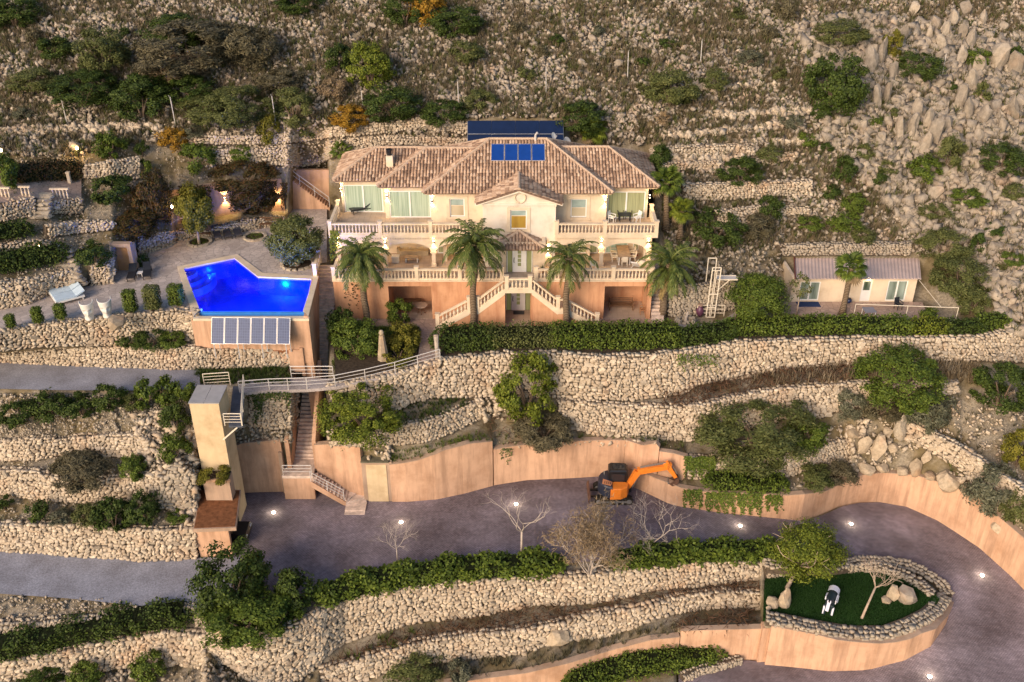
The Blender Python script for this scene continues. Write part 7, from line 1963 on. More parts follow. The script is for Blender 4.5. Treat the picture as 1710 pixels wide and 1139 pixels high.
# ------------------------------------------------------------------ excavator
ex = PF(1024, 838, drive); ex = np.array((ex[0], ex[1] + .62, ex[2] + .03))
EX = thing('excavator', 'orange compact excavator with dark cab, boom reaching over the low orange wall', 'excavator', ex)
OFF_ = Vector(ex)
def belt(y0, y1):
    mb = MB(); n = 10; pr = []
    for i in range(n + 1): a = math.pi / 2 + math.pi * i / n; pr.append((-1.15 + .3 * math.cos(a), .31 + .3 * math.sin(a)))
    for i in range(n + 1): a = -math.pi / 2 + math.pi * i / n; pr.append((1.15 + .3 * math.cos(a), .31 + .3 * math.sin(a)))
    m = len(pr); vs = [OFF_ + Vector((x, y0, z)) for x, z in pr] + [OFF_ + Vector((x, y1, z)) for x, z in pr]
    mb.add(vs, [tuple(range(m)), tuple(range(2 * m - 1, m - 1, -1))] + [(i, m + i, m + (i + 1) % m, (i + 1) % m) for i in range(m)])
    return mb
for y0, y1 in ((-1.05, -.62), (.62, 1.05)):
    o = belt(y0, y1).build('track', M['rubber'], EX)
    mb = MB()
    for i in range(17):
        for z in (.0, .6): mb.cbox(OFF_ + Vector((-1.15 + 2.3 * i / 16, (y0 + y1) / 2, z + .02)), (.07, .46, .07))
    tag(mb.build('track_pads', M['rubber'], o), kind='stuff')
    for x in (-1.15, 1.15): MB().tube([OFF_ + Vector((x, y0 - .02, .31)), OFF_ + Vector((x, y1 + .02, .31))], .2, 12).build('sprocket', M['steel'], o)
    for i in range(4): MB().tube([OFF_ + Vector((-.7 + .46 * i, y0 - .015, .14)), OFF_ + Vector((-.7 + .46 * i, y1 + .015, .14))], .1, 8).build('roller', M['steel'], o)
    MB().box(ex[0] - .95, ex[0] + .95, ex[1] + y0 - .01, ex[1] + y1 + .01, ex[2] + .24, ex[2] + .36).build('track_frame', M['steel'], o)
mb = MB()
for i in range(5):
    a0 = -.5 + .25 * i; a1 = a0 + .25; f = lambda a: OFF_ + Vector((-1.95 + .25 * a * a, 0, .38 + a * .42))
    p, q = f(a0), f(a1)
    mb.add([p + Vector((0, -1.1, 0)), p + Vector((0, 1.1, 0)), q + Vector((0, 1.1, 0)), q + Vector((0, -1.1, 0)), p + Vector((.05, -1.1, 0)), p + Vector((.05, 1.1, 0)), q + Vector((.05, 1.1, 0)), q + Vector((.05, -1.1, 0))], [(0, 1, 2, 3), (7, 6, 5, 4), (0, 3, 7, 4), (1, 5, 6, 2), (0, 4, 5, 1), (3, 2, 6, 7)])
M['rusty'] = plain('worn_blade_steel', (0.13, 0.07, 0.05), .7, .3, .3, var=.35, scale=4)
o = mb.build('blade', M['rusty'], EX)
for y in (-.4, .4): MB().bar(OFF_ + Vector((-1.9, y, .3)), OFF_ + Vector((-.6, y, .42)), .12).build('blade_arm', M['black'], o)
RZ = Matrix.Rotation(math.radians(-3), 3, 'Z')
def H(x, y, z): return OFF_ + RZ @ Vector((x, y, z))
def hprism(poly, z0, z1, top=1.0):
    mb = MB(); n = len(poly); cx_ = sum(p[0] for p in poly) / n; cy_ = sum(p[1] for p in poly) / n
    vs = [H(x, y, z0) for x, y in poly] + [H(x, y, z1 - .1) for x, y in poly] + [H(cx_ + (x - cx_) * .9 * top, cy_ + (y - cy_) * .9 * top, z1) for x, y in poly]
    return mb.add(vs, [tuple(range(n - 1, -1, -1)), tuple(range(2 * n, 3 * n))] + [(k * n + i, k * n + (i + 1) % n, (k + 1) * n + (i + 1) % n, (k + 1) * n + i) for k in (0, 1) for i in range(n)])
MB().lathe([(.55, .4), (.55, .72)], tuple(OFF_), 14).build('slew_ring', M['black'], EX)
arc = lambda r_, a0, a1, n: [(r_ * math.cos(math.radians(a)), r_ * math.sin(math.radians(a))) for a in np.linspace(a0, a1, n)]
o = hprism(arc(1.18, 95, 265, 11), .72, 1.72).build('counterweight', plain('navy_cover', (0.02, 0.025, 0.045), .4, .5), EX)
MB().add([H(-.9, -.72, 1.735), H(-.25, -.95, 1.735), H(-.1, -.45, 1.735), H(-.8, -.1, 1.735)], [(0, 1, 2, 3)]).build('cover_panel', plain('pale_orange_panel', (0.6, 0.25, 0.12), .5, .3), o)
mb = MB()
for k in range(4): mb.bar(H(-.72 + .14 * k, -.66 - .03 * k, 1.742), H(-.66 + .15 * k, -.36 - .03 * k, 1.742), .05, .01)
mb.build('lettering_strokes', M['black'], o)
hprism([(-.25, -1.2), (.55, -1.12), (1.0, -.85), (1.15, -.4), (.9, -.22), (-.25, -.25)], .62, 1.62).build('engine_hood', M['excavator'], EX)
o = hprism([(-.35, -.2), (.95, -.12), (1.05, .1), (1.05, .75), (.9, .95), (-.3, .95), (-.42, .8), (-.42, 0)], .72, 2.55, .94).build('cab', M['black'], EX)
for (a, b) in (((-.2, -.215), (.8, -.155)), ((1.058, .15), (1.058, .7))):
    n_ = Vector((b[1] - a[1], -(b[0] - a[0]), 0)).normalized() * .012
    MB().quad(*[H(p[0] + n_.x, p[1] + n_.y, z) for p, z in ((a, 1.25), (b, 1.25), (b, 2.3), (a, 2.3))]).build('cab_window', M['glass_dark'], o)
MB().add([H(-.1, .1, 2.552), H(.8, .1, 2.552), H(.8, .75, 2.552), H(-.1, .75, 2.552)], [(0, 1, 2, 3)]).build('roof_hatch', M['glass_dark'], o)
MB().tube([H(-.7, .5, 1.6), H(-.7, .5, 2.0)], .05, 8).build('exhaust', M['steel'], EX)
def taper(a, b, w0, h0, w1, h1, mb=None):
    mb = mb or MB(); a, b = Vector(a), Vector(b); d = (b - a).normalized(); e = d.cross(Vector((0, 0, 1))).normalized(); f = e.cross(d)
    q = [(-1, -1), (1, -1), (1, 1), (-1, 1)]
    vs = [a + e * i * w0 / 2 + f * j * h0 / 2 for i, j in q] + [b + e * i * w1 / 2 + f * j * h1 / 2 for i, j in q]
    return mb.add(vs, [(3, 2, 1, 0), (4, 5, 6, 7), (0, 1, 5, 4), (1, 2, 6, 5), (2, 3, 7, 6), (3, 0, 4, 7)])
K0, K1, K2, K3 = H(1.0, -.2, 1.0), H(1.75, -.2, 2.65), H(4.0, -.2, 3.15), H(4.62, -.2, 2.2)
MB().cbox(H(1.1, -.2, .95), (.45, .4, .5), math.radians(26)).build('swing_bracket', M['black'], EX)
mb = taper(K0, K1, .34, .36, .36, .5); taper(K1, K2, .36, .5, .32, .34, mb); mb.build('boom', M['excavator'], EX)
mb = taper(K2 + (K2 - K3).normalized() * .45 + Vector((0, 0, .0)), K3, .3, .44, .24, .26); mb.build('arm', M['excavator'], EX)
MB().cbox(K2 + Vector((0, 0, .1)), (.36, .34, .5), math.radians(26)).build('arm_bracket', M['excavator'], EX)
MB().bar(H(1.9, -.2, 3.0), K2 + Vector((-.1, 0, .38)), .1).build('arm_cylinder', M['steel'], EX)
MB().bar(H(1.3, -.2, .9), H(1.9, -.2, 2.35), .11).build('boom_cylinder', M['steel'], EX)
MB().bar(K2 + Vector((.28, .1, .05)), K3 + Vector((.12, .06, .25)), .08).build('bucket_cylinder', M['steel'], EX)
mb = MB(); pr = [(.0, .1), (.12, -.3), (-.1, -.62), (-.4, -.7), (-.62, -.5)]
pr2 = [K3 + RZ @ Vector((x + .15, 0, z + .05)) for x, z in pr]; sy = RZ @ Vector((0, .32, 0))
mb.add([p - sy for p in pr2] + [p + sy for p in pr2], [(i, i + 1, 6 + i, 5 + i) for i in range(4)] + [(0, 4, 3, 2, 1), (5, 6, 7, 8, 9)])
b_ = mb.build('bucket', M['rusty'], EX)
for k in range(4): MB().bar(pr2[4] + sy * (-.9 + .6 * k), pr2[4] + sy * (-.9 + .6 * k) + RZ @ Vector((-.12, 0, .1)), .07).build('bucket_tooth', M['steel'], b_)

# ------------------------------------------------------------------ car under the carport
cp = np.array((-21.1, -13.6, -9.97)); CR = thing('parked_car', 'black parked car with its nose showing under the carport roof', 'car', cp)
pr = [(-2.1, .35), (-2.1, .85), (-1.5, .95), (-.9, 1.4), (.5, 1.42), (1.1, .98), (2.0, .82), (2.15, .6), (2.12, .35)]
mb = MB(); w_ = .85; n = len(pr); ins = lambda z: .0 if z < .97 else .17
mb.add([cp + np.array((x, -w_ + ins(z), z)) for x, z in pr] + [cp + np.array((x, w_ - ins(z), z)) for x, z in pr], [tuple(range(n)), tuple(range(2 * n - 1, n - 1, -1))] + [(i, n + i, n + (i + 1) % n, (i + 1) % n) for i in range(n)])
mb.build('body', M['black'], CR)
MB().quad(cp + (.55, -.6, 1.4), cp + (1.08, -.74, 1.01), cp + (1.08, .74, 1.01), cp + (.55, .6, 1.4)).build('windscreen', M['glass_dark'], CR)
for x in (-1.3, 1.35):
    for y in (-.86, .7): MB().tube([cp + (x, y, .33), cp + (x, y + .18, .33)], .33, 14).build('wheel', M['rubber'], CR)
for y in (-.6, .6): MB().cbox(cp + (2.06, y, .68), (.12, .3, .12)).build('headlight', M['white'], CR)

# ------------------------------------------------------------------ head sculptures
def head_mesh():
    nz, na = 22, 36; V_, F_ = [], []
    prof = [(0, .30), (.06, .34), (.13, .33), (.2, .30), (.3, .335), (.5, .42), (.7, .475), (.85, .5), (1, .52)]
    for i in range(nz):
        h = i / (nz - 1); r0 = np.interp(h, [a for a, _ in prof], [b for _, b in prof])
        for k in range(na):
            a = 2 * math.pi * k / na; d = (a + math.pi) % (2 * math.pi) - math.pi     # 0 = face direction
            rr = r0 * (1 - .1 * math.cos(2 * a) * -1 * .5)
            g = lambda x, c, s: math.exp(-((x - c) / s) ** 2)
            rr += .2 * g(d, 0, .17) * (g(h, .4, .09) + .75 * g(h, .52, .11)) + .08 * g(d, 0, .4) * g(h, .24, .035) + .04 * g(d, 0, .4) * g(h, .17, .03) + .07 * g(d, 0, .35) * g(h, .08, .05)
            rr -= .15 * (g(d, .45, .2) + g(d, -.45, .2)) * g(h, .6, .06)
            rr += .045 * (g(d, .42, .26) + g(d, -.42, .26)) * g(h, .68, .035) + .04 * (g(d, .6, .25) + g(d, -.6, .25)) * g(h, .45, .1)
            top = 1.42 * h + (.1 * max(0, h - .5) * min(1, abs(d) / 1.7) ** 2 * 2)
            V_.append((rr * math.sin(a), -rr * math.cos(a), top))
    for i in range(nz - 1):
        for k in range(na):
            a = (k + .5) / na * 360
            if i < 7 or a < 112 or a > 248: F_.append((i * na + k, i * na + (k + 1) % na, (i + 1) * na + (k + 1) % na, (i + 1) * na + k))
    return V_, F_
hv, hf = head_mesh()
M['head_white'] = plain('white_sculpture', (0.66, 0.64, 0.6), .5, .3, var=.03)
for lab, u, v in (('white head shaped planter, left one of the two at the pool terrace edge', 150, 533), ('white head shaped planter, right one beside the big corner stone', 180, 529)):
    p = PZ(u, v, DECK_Z + .03); t = thing('head_sculpture', lab, 'sculpture', p, 'white head planters'); t.rotation_euler = (0, 0, math.radians(22))
    o = obj('face_shell', hv, hf, M['head_white'], t, True, local=True); so = o.modifiers.new('shell', 'SOLIDIFY'); so.thickness = .05

# ------------------------------------------------------------------ loungers and furniture
def lounger_parts(t, fm, cm, tilt=32, L_=1.95, w=.66, h=.32):
    for y in (-w / 2 + .04, w / 2 - .04):
        MB().bar((-L_ / 2, y, h), (L_ * .5, y, h), .05, .06).build('side_rail', fm, t, local=True)
        for x in (-L_ * .4, L_ * .4): MB().bar((x, y, 0), (x, y, h - .03), .05).build('leg', fm, t, local=True)
    MB().box(-L_ * .12, L_ * .5, -w / 2 + .03, w / 2 - .03, h + .03, h + .09).build('seat', cm, t, local=True)
    b = MB(); b.cbox((0, 0, 0), (L_ * .4, w - .06, .06)); a = math.radians(tilt)
    o = b.build('backrest', cm, t, local=True); o.location = (-L_ * .12 - L_ * .2 * math.cos(a), 0, h + .06 + L_ * .2 * math.sin(a)); o.rotation_euler = (0, a, 0)
def lounger(label, p, rz, fm, cm, tilt=32, group='sun loungers', name='sun_lounger', w=.66):
    t = thing(name, label, 'sun lounger', p, group); OFF.pop(t.name); lounger_parts(t, fm, cm, tilt, w=w); t.rotation_euler = (0, 0, rz); OFF[t.name] = np.array(p); return t
D_ = DECK_Z + .04
lounger('left dark lounger of the pair by the lit doorway', PZ(222, 463, D_), math.radians(-80), M['black'], M['dark'])
lounger('right dark lounger of the pair, next to the small white table', PZ(247, 460, D_), math.radians(-74), M['black'], M['dark'])
for i, (u, lab) in enumerate(((363, 'leftmost dark lounger of the three in front of the bench wall'), (380, 'middle dark lounger of the three in front of the bench wall'), (397, 'rightmost dark lounger of the three in front of the bench wall'))):
    lounger(lab, PZ(u, 396 - 2 * i, D_), math.radians(-68), M['black'], plain('slate_mesh', (0.05, .05, .065), .7, .2) if i == 0 else bpy.data.materials['slate_mesh'])
p = PZ(235, 461, D_); t = thing('side_table', 'small white side table between the pair of dark loungers', 'table', p); MB().box(p[0] - .22, p[0] + .22, p[1] - .22, p[1] + .22, p[2] + .3, p[2] + .34).build('table_top', M['white'], t)
for a in (-.18, .18):
    for b in (-.18, .18): MB().bar((p[0] + a, p[1] + b, p[2]), (p[0] + a, p[1] + b, p[2] + .3), .04).build('leg', M['white'], t)
# white double day bed
p = PZ(112, 496, D_); t = thing('day_bed', 'white double day bed with pale blue cushions on the pool terrace', 'day bed', p); OFF.pop(t.name)
M['pale_blue'] = plain('pale_blue_cushion', (0.5, 0.62, 0.72), .8, .2, var=.08)
for y in (-.62, .62):
    MB().box(-1.0, .45, y - .56, y + .56, .34, .46).build('mattress', M['pale_blue'], t, local=True)
    o = MB().cbox((0, 0, 0), (.75, 1.1, .1)).build('backrest', M['pale_blue'], t, local=True); o.location = (.78, y, .56); o.rotation_euler = (0, math.radians(-24), 0)
MB().box(-1.05, 1.05, -1.22, 1.22, .22, .33).build('frame', M['white'], t, local=True)
for x in (-.9, .9):
    for y in (-1.1, 1.1): MB().bar((x, y, 0), (x, y, .22), .08).build('leg', M['white'], t, local=True)
t.rotation_euler = (0, 0, math.radians(36))
lounger('black lounger on the upper left balcony in front of the sliding door', PZ(604, 354, ZB + .03), math.radians(205), M['black'], M['dark'], 38)
lounger('white lounger on the lower terrace near the right palm', PZ(1064, 450, ZF + .03), math.radians(62), M['white'], M['white'], 46)
def chair(label, p, rz, m, group, name='chair'):
    t = thing(name, label, 'chair', p, group); OFF.pop(t.name)
    MB().box(-.24, .24, -.24, .24, .41, .46).build('seat', m, t, local=True)
    o = MB().cbox((0, 0, .24), (.46, .05, .5)).build('backrest', m, t, local=True); o.location = (0, .24, .44); o.rotation_euler = (math.radians(-12), 0, 0)
    for x in (-.21, .21):
        for y in (-.21, .21): MB().bar((x, y, 0), (x, y, .41), .045).build('leg', m, t, local=True)
        MB().bar((x * 1.15, -.2, .64), (x * 1.15, .26, .66), .05).bar((x * 1.15, -.19, .44), (x * 1.15, -.19, .64), .04).build('armrest', m, t, local=True)
    t.rotation_euler = (0, 0, rz); return t
zb_ = ZB + .03
chair('left white armchair on the upper right balcony', PZ(1022, 371, zb_), math.radians(60), M['white'], 'balcony chairs')
chair('right white armchair on the upper right balcony', PZ(1063, 371, zb_), math.radians(-60), M['white'], 'balcony chairs')
chair('left dark chair behind the balcony table', PZ(1036, 365, zb_), math.radians(8), M['dark'], 'balcony chairs')
chair('right dark chair behind the balcony table', PZ(1049, 365, zb_), math.radians(-8), M['dark'], 'balcony chairs')
def table(label, p, w, d, h, m, name='table', leg=.06, lm=None, rz=0):
    t = thing(name, label, 'table', p); MB().box(p[0] - w / 2, p[0] + w / 2, p[1] - d / 2, p[1] + d / 2, p[2] + h - .05, p[2] + h).build('table_top', m, t)
    for a in (-1, 1):
        for b in (-1, 1): MB().bar((p[0] + a * (w / 2 - .06), p[1] + b * (d / 2 - .06), p[2]), (p[0] + a * (w / 2 - .06), p[1] + b * (d / 2 - .06), p[2] + h - .05), leg).build('leg', lm or m, t)
    return t
table('dark table between the chairs on the upper right balcony', PZ(1043, 371, zb_), .95, .7, .72, M['dark'])
zf_ = ZF + .03
M['table_wood'] = plain('grey_wood', (0.34, 0.26, 0.19), .7, .25, var=.2, scale=4)
dp = PZ(1041, 437, zf_); table('long wooden dining table with white legs on the right veranda', dp + (0, .6, 0), 1.0, 2.6, .76, M['table_wood'], 'dining_table', .08, M['white'])
for k, (dx, dy, rz) in enumerate(((-.72, 0, 90), (-.72, .9, 90), (.72, 0, -90), (.72, .9, -90), (0, -.85, 180), (0, 2.2, 0))):
    chair(('front left', 'back left', 'front right', 'back right', 'near end', 'far end')[k] + ' pale chair at the veranda dining table', dp + (dx, .1 + dy, 0), math.radians(rz), M['white_bar'], 'pale dining chairs')
M['sofa'] = plain('beige_cushion', (0.42, 0.33, 0.22), .9, .1, var=.15)
sp = PZ(690, 424, zf_); t = thing('sofa', 'beige corner sofa with cushions on the left veranda', 'sofa', sp)
MB().box(sp[0] - 1.1, sp[0] + 1.3, sp[1] - .4, sp[1] + .4, sp[2], sp[2] + .42).build('seat', M['sofa'], t); MB().box(sp[0] - 1.1, sp[0] + 1.3, sp[1] + .4, sp[1] + .6, sp[2], sp[2] + .85).build('backrest', M['sofa'], t)
for k in range(3): MB().cbox((sp[0] - .6 + .65 * k, sp[1] + .25, sp[2] + .6), (.5, .16, .4), rx=math.radians(-18)).build('cushion', M['tower'], t)
MB().box(sp[0] - 1.3, sp[0] - 1.1, sp[1] - .4, sp[1] + .6, sp[2], sp[2] + .6).build('arm', M['sofa'], t)
table('low white framed coffee table in front of the beige sofa', PZ(688, 436, zf_), 1.05, .6, .4, M['table_wood'], 'coffee_table', .07, M['white'])
p = PZ(661, 437, zf_); t = thing('storage_box', 'pale storage box at the left of the veranda coffee table', 'box', p); MB().box(p[0] - .3, p[0] + .3, p[1] - .25, p[1] + .25, p[2], p[2] + .48).build('box_body', M['white_bar'], t); MB().box(p[0] - .32, p[0] + .32, p[1] - .27, p[1] + .27, p[2] + .482, p[2] + .54).build('lid', M['white'], t)
p = PZ(1056, 426, zf_); t = thing('door_mat', 'red mat on the veranda floor at the right window', 'mat', p); MB().box(p[0] - .45, p[0] + .45, p[1] - .22, p[1] + .22, p[2], p[2] + .02).build('mat_pile', plain('red_mat', (0.25, 0.02, 0.015), .95, .1), t)
chair('white chair on the terrace left of the right hand pillar', PZ(991, 450, zf_), math.radians(160), M['white'], 'terrace chairs'); chair('pale chair behind the palm on the right terrace', PZ(936, 447, zf_), math.radians(40), M['white_bar'], 'terrace chairs')
# niche furniture
p = PZ(1037, 519, .06); t = thing('bench', 'dark wooden bench with curved back in the right terrace niche', 'bench', p); p = p + (0, .3, 0)
for k in range(3): MB().box(p[0] - 1.0, p[0] + 1.0, p[1] - .25 + .17 * k, p[1] - .11 + .17 * k, p[2] + .42, p[2] + .46).build('seat_slat', M['brown_wood'], t)
for k in range(3): MB().tube([(p[0] - 1.0, p[1] + .3, p[2] + .55 + .14 * k), (p[0], p[1] + .3, p[2] + .6 + .15 * k), (p[0] + 1.0, p[1] + .3, p[2] + .55 + .14 * k)], .04, 5).build('back_slat', M['brown_wood'], t)
for x in (-.95, .95): MB().bar((p[0] + x, p[1] - .22, p[2]), (p[0] + x, p[1] - .22, p[2] + .65), .07).bar((p[0] + x, p[1] + .3, p[2]), (p[0] + x, p[1] + .3, p[2] + .9), .07).bar((p[0] + x, p[1] - .24, p[2] + .66), (p[0] + x, p[1] + .32, p[2] + .66), .07).build('leg', M['brown_wood'], t)
chair('small brown wooden chair at the right wall of the terrace niche', PZ(1073, 524, .06), math.radians(-90), plain('tan_wood', (.32, .16, .08), .6, .3), None, 'wooden_chair')
p = PZ(704, 523, .06); t = thing('round_table', 'round stone topped table in the left terrace niche', 'table', p); MB().lathe([(.5, .7), (.52, .72), (.52, .76), (.5, .78)], tuple(p), 20).build('table_top', M['core_pale'], t)
for a in range(4): MB().bar(p + np.array((.3 * math.cos(a * 1.57), .3 * math.sin(a * 1.57), 0)), p + np.array((.12 * math.cos(a * 1.57), .12 * math.sin(a * 1.57), .7)), .05).build('leg', M['brown_wood'], t)
p = PZ(690, 508, .06); t = thing('bench', 'dark low bench at the back of the left terrace niche', 'bench', p); MB().box(p[0] - .7, p[0] + .7, p[1] - .2, p[1] + .2, p[2] + .4, p[2] + .46).build('seat', M['brown_wood'], t)
for x in (-.6, .6): MB().bar((p[0] + x, p[1], p[2]), (p[0] + x, p[1], p[2] + .4), .09).build('leg', M['brown_wood'], t)
def potted(label, p, s=1.0):
    t = thing('potted_plant', label, 'potted plant', p, 'agave pots beside the front door'); MB().lathe([(.16 * s, 0), (.22 * s, .3 * s), (.24 * s, .32 * s), (.2 * s, .34 * s)], tuple(p), 10).build('pot', M['orange'], t)
    mb = MB()
    for i in range(14):
        a = i * 2.4; e = .35 + .5 * (i / 14); d = Vector((math.cos(a) * e, math.sin(a) * e, 1 - e * .5)) * .65 * s; c = Vector(p) + Vector((0, 0, .34 * s)); sd_ = Vector((-math.sin(a), math.cos(a), 0)) * .05 * s
        mb.add([c - sd_, c + sd_, c + d], [(0, 1, 2)])
    mb.build('leaves', LM['mid'], t)
potted('spiky potted plant behind the balustrade right of the front door', PZ(905, 455, zf_)); potted('spiky potted plant behind the balustrade left of the front door', PZ(823, 454, zf_))
# benches by the pool wall
for lab, u, v, w_ in (('dark slatted bench against the bench wall at the pool', 455, 381, 2.2), ('dark bench behind the yellowish pool tree', 330, 397, 2.4)):
    p = PZ(u, v, D_); t = thing('garden_bench', lab, 'bench', p, 'benches at the pool wall')
    for k in range(3): MB().box(p[0] - w_ / 2, p[0] + w_ / 2, p[1] - .2 + .15 * k, p[1] - .08 + .15 * k, p[2] + .42, p[2] + .46).build('seat_slat', M['brown_wood'], t)
    for k in range(2): MB().box(p[0] - w_ / 2, p[0] + w_ / 2, p[1] + .28, p[1] + .32, p[2] + .6 + .2 * k, p[2] + .72 + .2 * k).build('back_slat', M['brown_wood'], t)
    for x in (-w_ / 2 + .08, w_ / 2 - .08): MB().bar((p[0] + x, p[1] - .15, p[2]), (p[0] + x, p[1] - .15, p[2] + .42), .06).bar((p[0] + x, p[1] + .3, p[2]), (p[0] + x, p[1] + .3, p[2] + .92), .06).build('leg', M['brown_wood'], t)
p = PZ(421, 372, D_); t = thing('parasol_pole', 'bare parasol pole standing by the bench wall', 'pole', p); MB().tube([p, p + (0, 0, 2.3)], .035, 6).build('pole', M['rail'], t); MB().lathe([(.25, 0), (.25, .08), (.06, .12)], tuple(p), 10).build('foot', M['core_pale'], t)

# ------------------------------------------------------------------ frames, posts, lamps
p = PZ(1186, 530, .1); yl_ = p[1]
t = thing('garden_lift', 'cream metal frame of a garden platform lift right of the villa', 'lift frame', p)
xa_, xb_ = PY(1179, 528, yl_)[0], PY(1193, 528, yl_)[0]; zt_ = PY(1197, 447, yl_)[2]; lx2 = PY(1190, 447, yl_)[0] - xa_
W_B = M['white_bar']
def fbar(a, b, w=.075, nm='frame_bar'): MB().bar(a, b, w).build(nm, W_B, t)
for x in (xa_, xb_):
    fbar((x, yl_, .1), (x + .1, yl_, zt_)); fbar((x + .28 * (1 if x == xa_ else -1), yl_ + .1, .1), (x + .1 + .28 * (1 if x == xa_ else -1), yl_ + .1, zt_ - .3), .05)
for z in (.12, 1.0, 2.2, zt_ - .25, zt_): fbar((xa_ + .1 * z / zt_, yl_, z), (xb_ + .1 * z / zt_, yl_, z), .06)
yr = yl_ + 1.6; zr_2 = PY(1190, 431, yr)[2]; xc_, xd_ = PY(1183, 431, yr)[0], PY(1197, 431, yr)[0]
for x in (xc_, xd_): fbar((x, yr, .3), (x, yr, zr_2))
fbar((xc_, yr, zr_2), (xd_, yr, zr_2)); fbar((xc_, yr, 1.4), (xd_, yr, 1.4), .05)
for z in (.4, .75, 1.1):
    fbar((xa_ - .7, yl_ + .2, z), (xb_ + .8, yl_ + .2, z), .05, 'platform_rail'); 
for x in (xa_ - .7, xb_ + .8): fbar((x, yl_ + .2, .1), (x, yl_ + .2, 1.1), .05, 'platform_rail')
zg = PY(1210, 467, yl_ + .4)[2]; xg = PY(1232, 467, yl_ + .4)[0]
fbar((xb_, yl_ + .4, zg), (xg, yl_ + .4, zg), .08, 'gangway_beam'); fbar((xb_, yl_ + 1.1, zg), (xg, yl_ + 1.1, zg), .08, 'gangway_beam'); fbar((xb_ + .05, yl_ + .4, zg - 1.0), (xb_ + 1.0, yl_ + .4, zg), .06, 'gangway_brace')
MB().box(xb_, xg, yl_ + .45, yl_ + 1.05, zg - .03, zg + .0).build('gangway_plate', M['rail'], t)
p = PZ(1168, 528, .1); t = thing('garden_urn', 'purple glazed urn standing beside the cream lift frame', 'urn', p); MB().lathe([(.15, 0), (.3, .3), (.33, .55), (.2, .8), (.14, .9), (.2, 1.0)], tuple(p), 12).build('urn_body', plain('purple_glaze', (.1, .035, .07), .4, .5), t, True); MB().lathe([(.2, 1.0), (.23, 1.01), (.23, 1.05), (.2, 1.06)], tuple(p), 12).build('rim', M['core_pale'], t)
p = PZ(1144, 541, .05); t = thing('root_planter', 'grey weathered root bowl with a pale stump, below the cream lift frame', 'planter', p)
r = np.random.default_rng(3)
for k in range(14): a = k * .45; piece('root_piece', stone_mesh(k % 12, M['stone_grey']), t, p + np.array((.72 * math.cos(a), .55 * math.sin(a), .22)), (r.normal() * .5, r.normal() * .5, a), (.2, .12, .36))
MB().tube([p, p + (.05, .1, .5), p + (.18, .2, 1.0)], [.16, .12, .08], 7).build('stump', M['twig'], t)
t = thing('planter_kerb', 'curved pale kerb round the planting bed below the lift frame', 'kerb', PZ(1170, 550, .1))
kp = [PZ(u, v, .12) for u, v in ((1133, 549), (1165, 549), (1195, 547), (1215, 538), (1232, 527))]
for a, b in zip(kp, kp[1:]): MB().bar(a + (0, 0, .12), b + (0, 0, .12), .38, .35).build('kerb_stone', M['bridge'], t)
# pergola bars at the annex
q0_, q1_ = PZ(1424, 535, .25), PZ(1594, 541, .25)
t = thing('awning_frame', 'thin white awning frame on three posts in front of the annex', 'awning frame', q0_)
hh = PY(1427, 508, q0_[1])[2] - .25
for f in (0, .51, 1.0): a = q0_ + (q1_ - q0_) * f; MB().tube([a, a + (0, 0, hh)], .025, 6).build('post', W_B, t)
MB().tube([q0_ + (0, 0, hh), q1_ + (0, 0, hh)], .028, 6).build('front_bar', W_B, t)
for u_, v_ in ((1535, 468),): a = PY(u_, v_, ay - .35); MB().tube([a, q0_ + (q1_ - q0_) * .83 + (0, 0, hh)], .02, 5).build('side_bar', W_B, t)
table('small grey slatted table under the awning frame', PZ(1452, 532, .26) + (0, .4, 0), .9, .9, .6, plain('blue_grey_slats', (.22, .22, .26), .6, .3), 'patio_table', .05, M['white'])
chair('dark small chair on the annex patio', PZ(1499, 516, .26), math.radians(20), M['dark'], None, 'patio_chair')
p = PZ(1417, 506, .26); t = thing('ball_planter', 'small round blue pot by the annex wall', 'pot', p); MB().lathe([(.1, 0), (.22, .12), (.24, .25), (.18, .38), (.12, .4)], tuple(p), 12).build('pot_body', plain('blue_glaze', (.02, .035, .1), .3, .5), t, True); MB().lathe([(.12, .4), (.15, .41), (.15, .44), (.12, .45)], tuple(p), 12).build('rim', M['dark'], t)
# driveway lights
places = ['in the parking area near the carport', 'in the parking area in front of the meter cabinet', 'near the tall bare tree on the driveway', 'on the driveway below the hanging ivy', 'on the driveway above the lawn island', 'on the outer side of the driveway bend', 'on the lower driveway at the bottom edge']
for lab, (u, v) in zip(places, ((457, 857), (670, 873), (862, 843), (1236, 879), (1421, 876), (1640, 962), (1552, 1131))):
    p = PF(u, v, drive) + (0, 0, .035); t = thing('ground_light', 'small lit ground light ' + lab, 'ground light', p, 'lights set in the driveway')
    MB().lathe([(.2, 0), (.2, .03), (.16, .035)], tuple(p), 12).build('bezel', M['steel'], t); MB().lathe([(.15, .036), (.14, .06), (.05, .075)], tuple(p), 12).build('lens', M.setdefault('ground_glow', emis('ground_light_glow', (1, .88, .65), 12)), t); point(p + (0, 0, .4), 22, (1, .85, .6), .1)
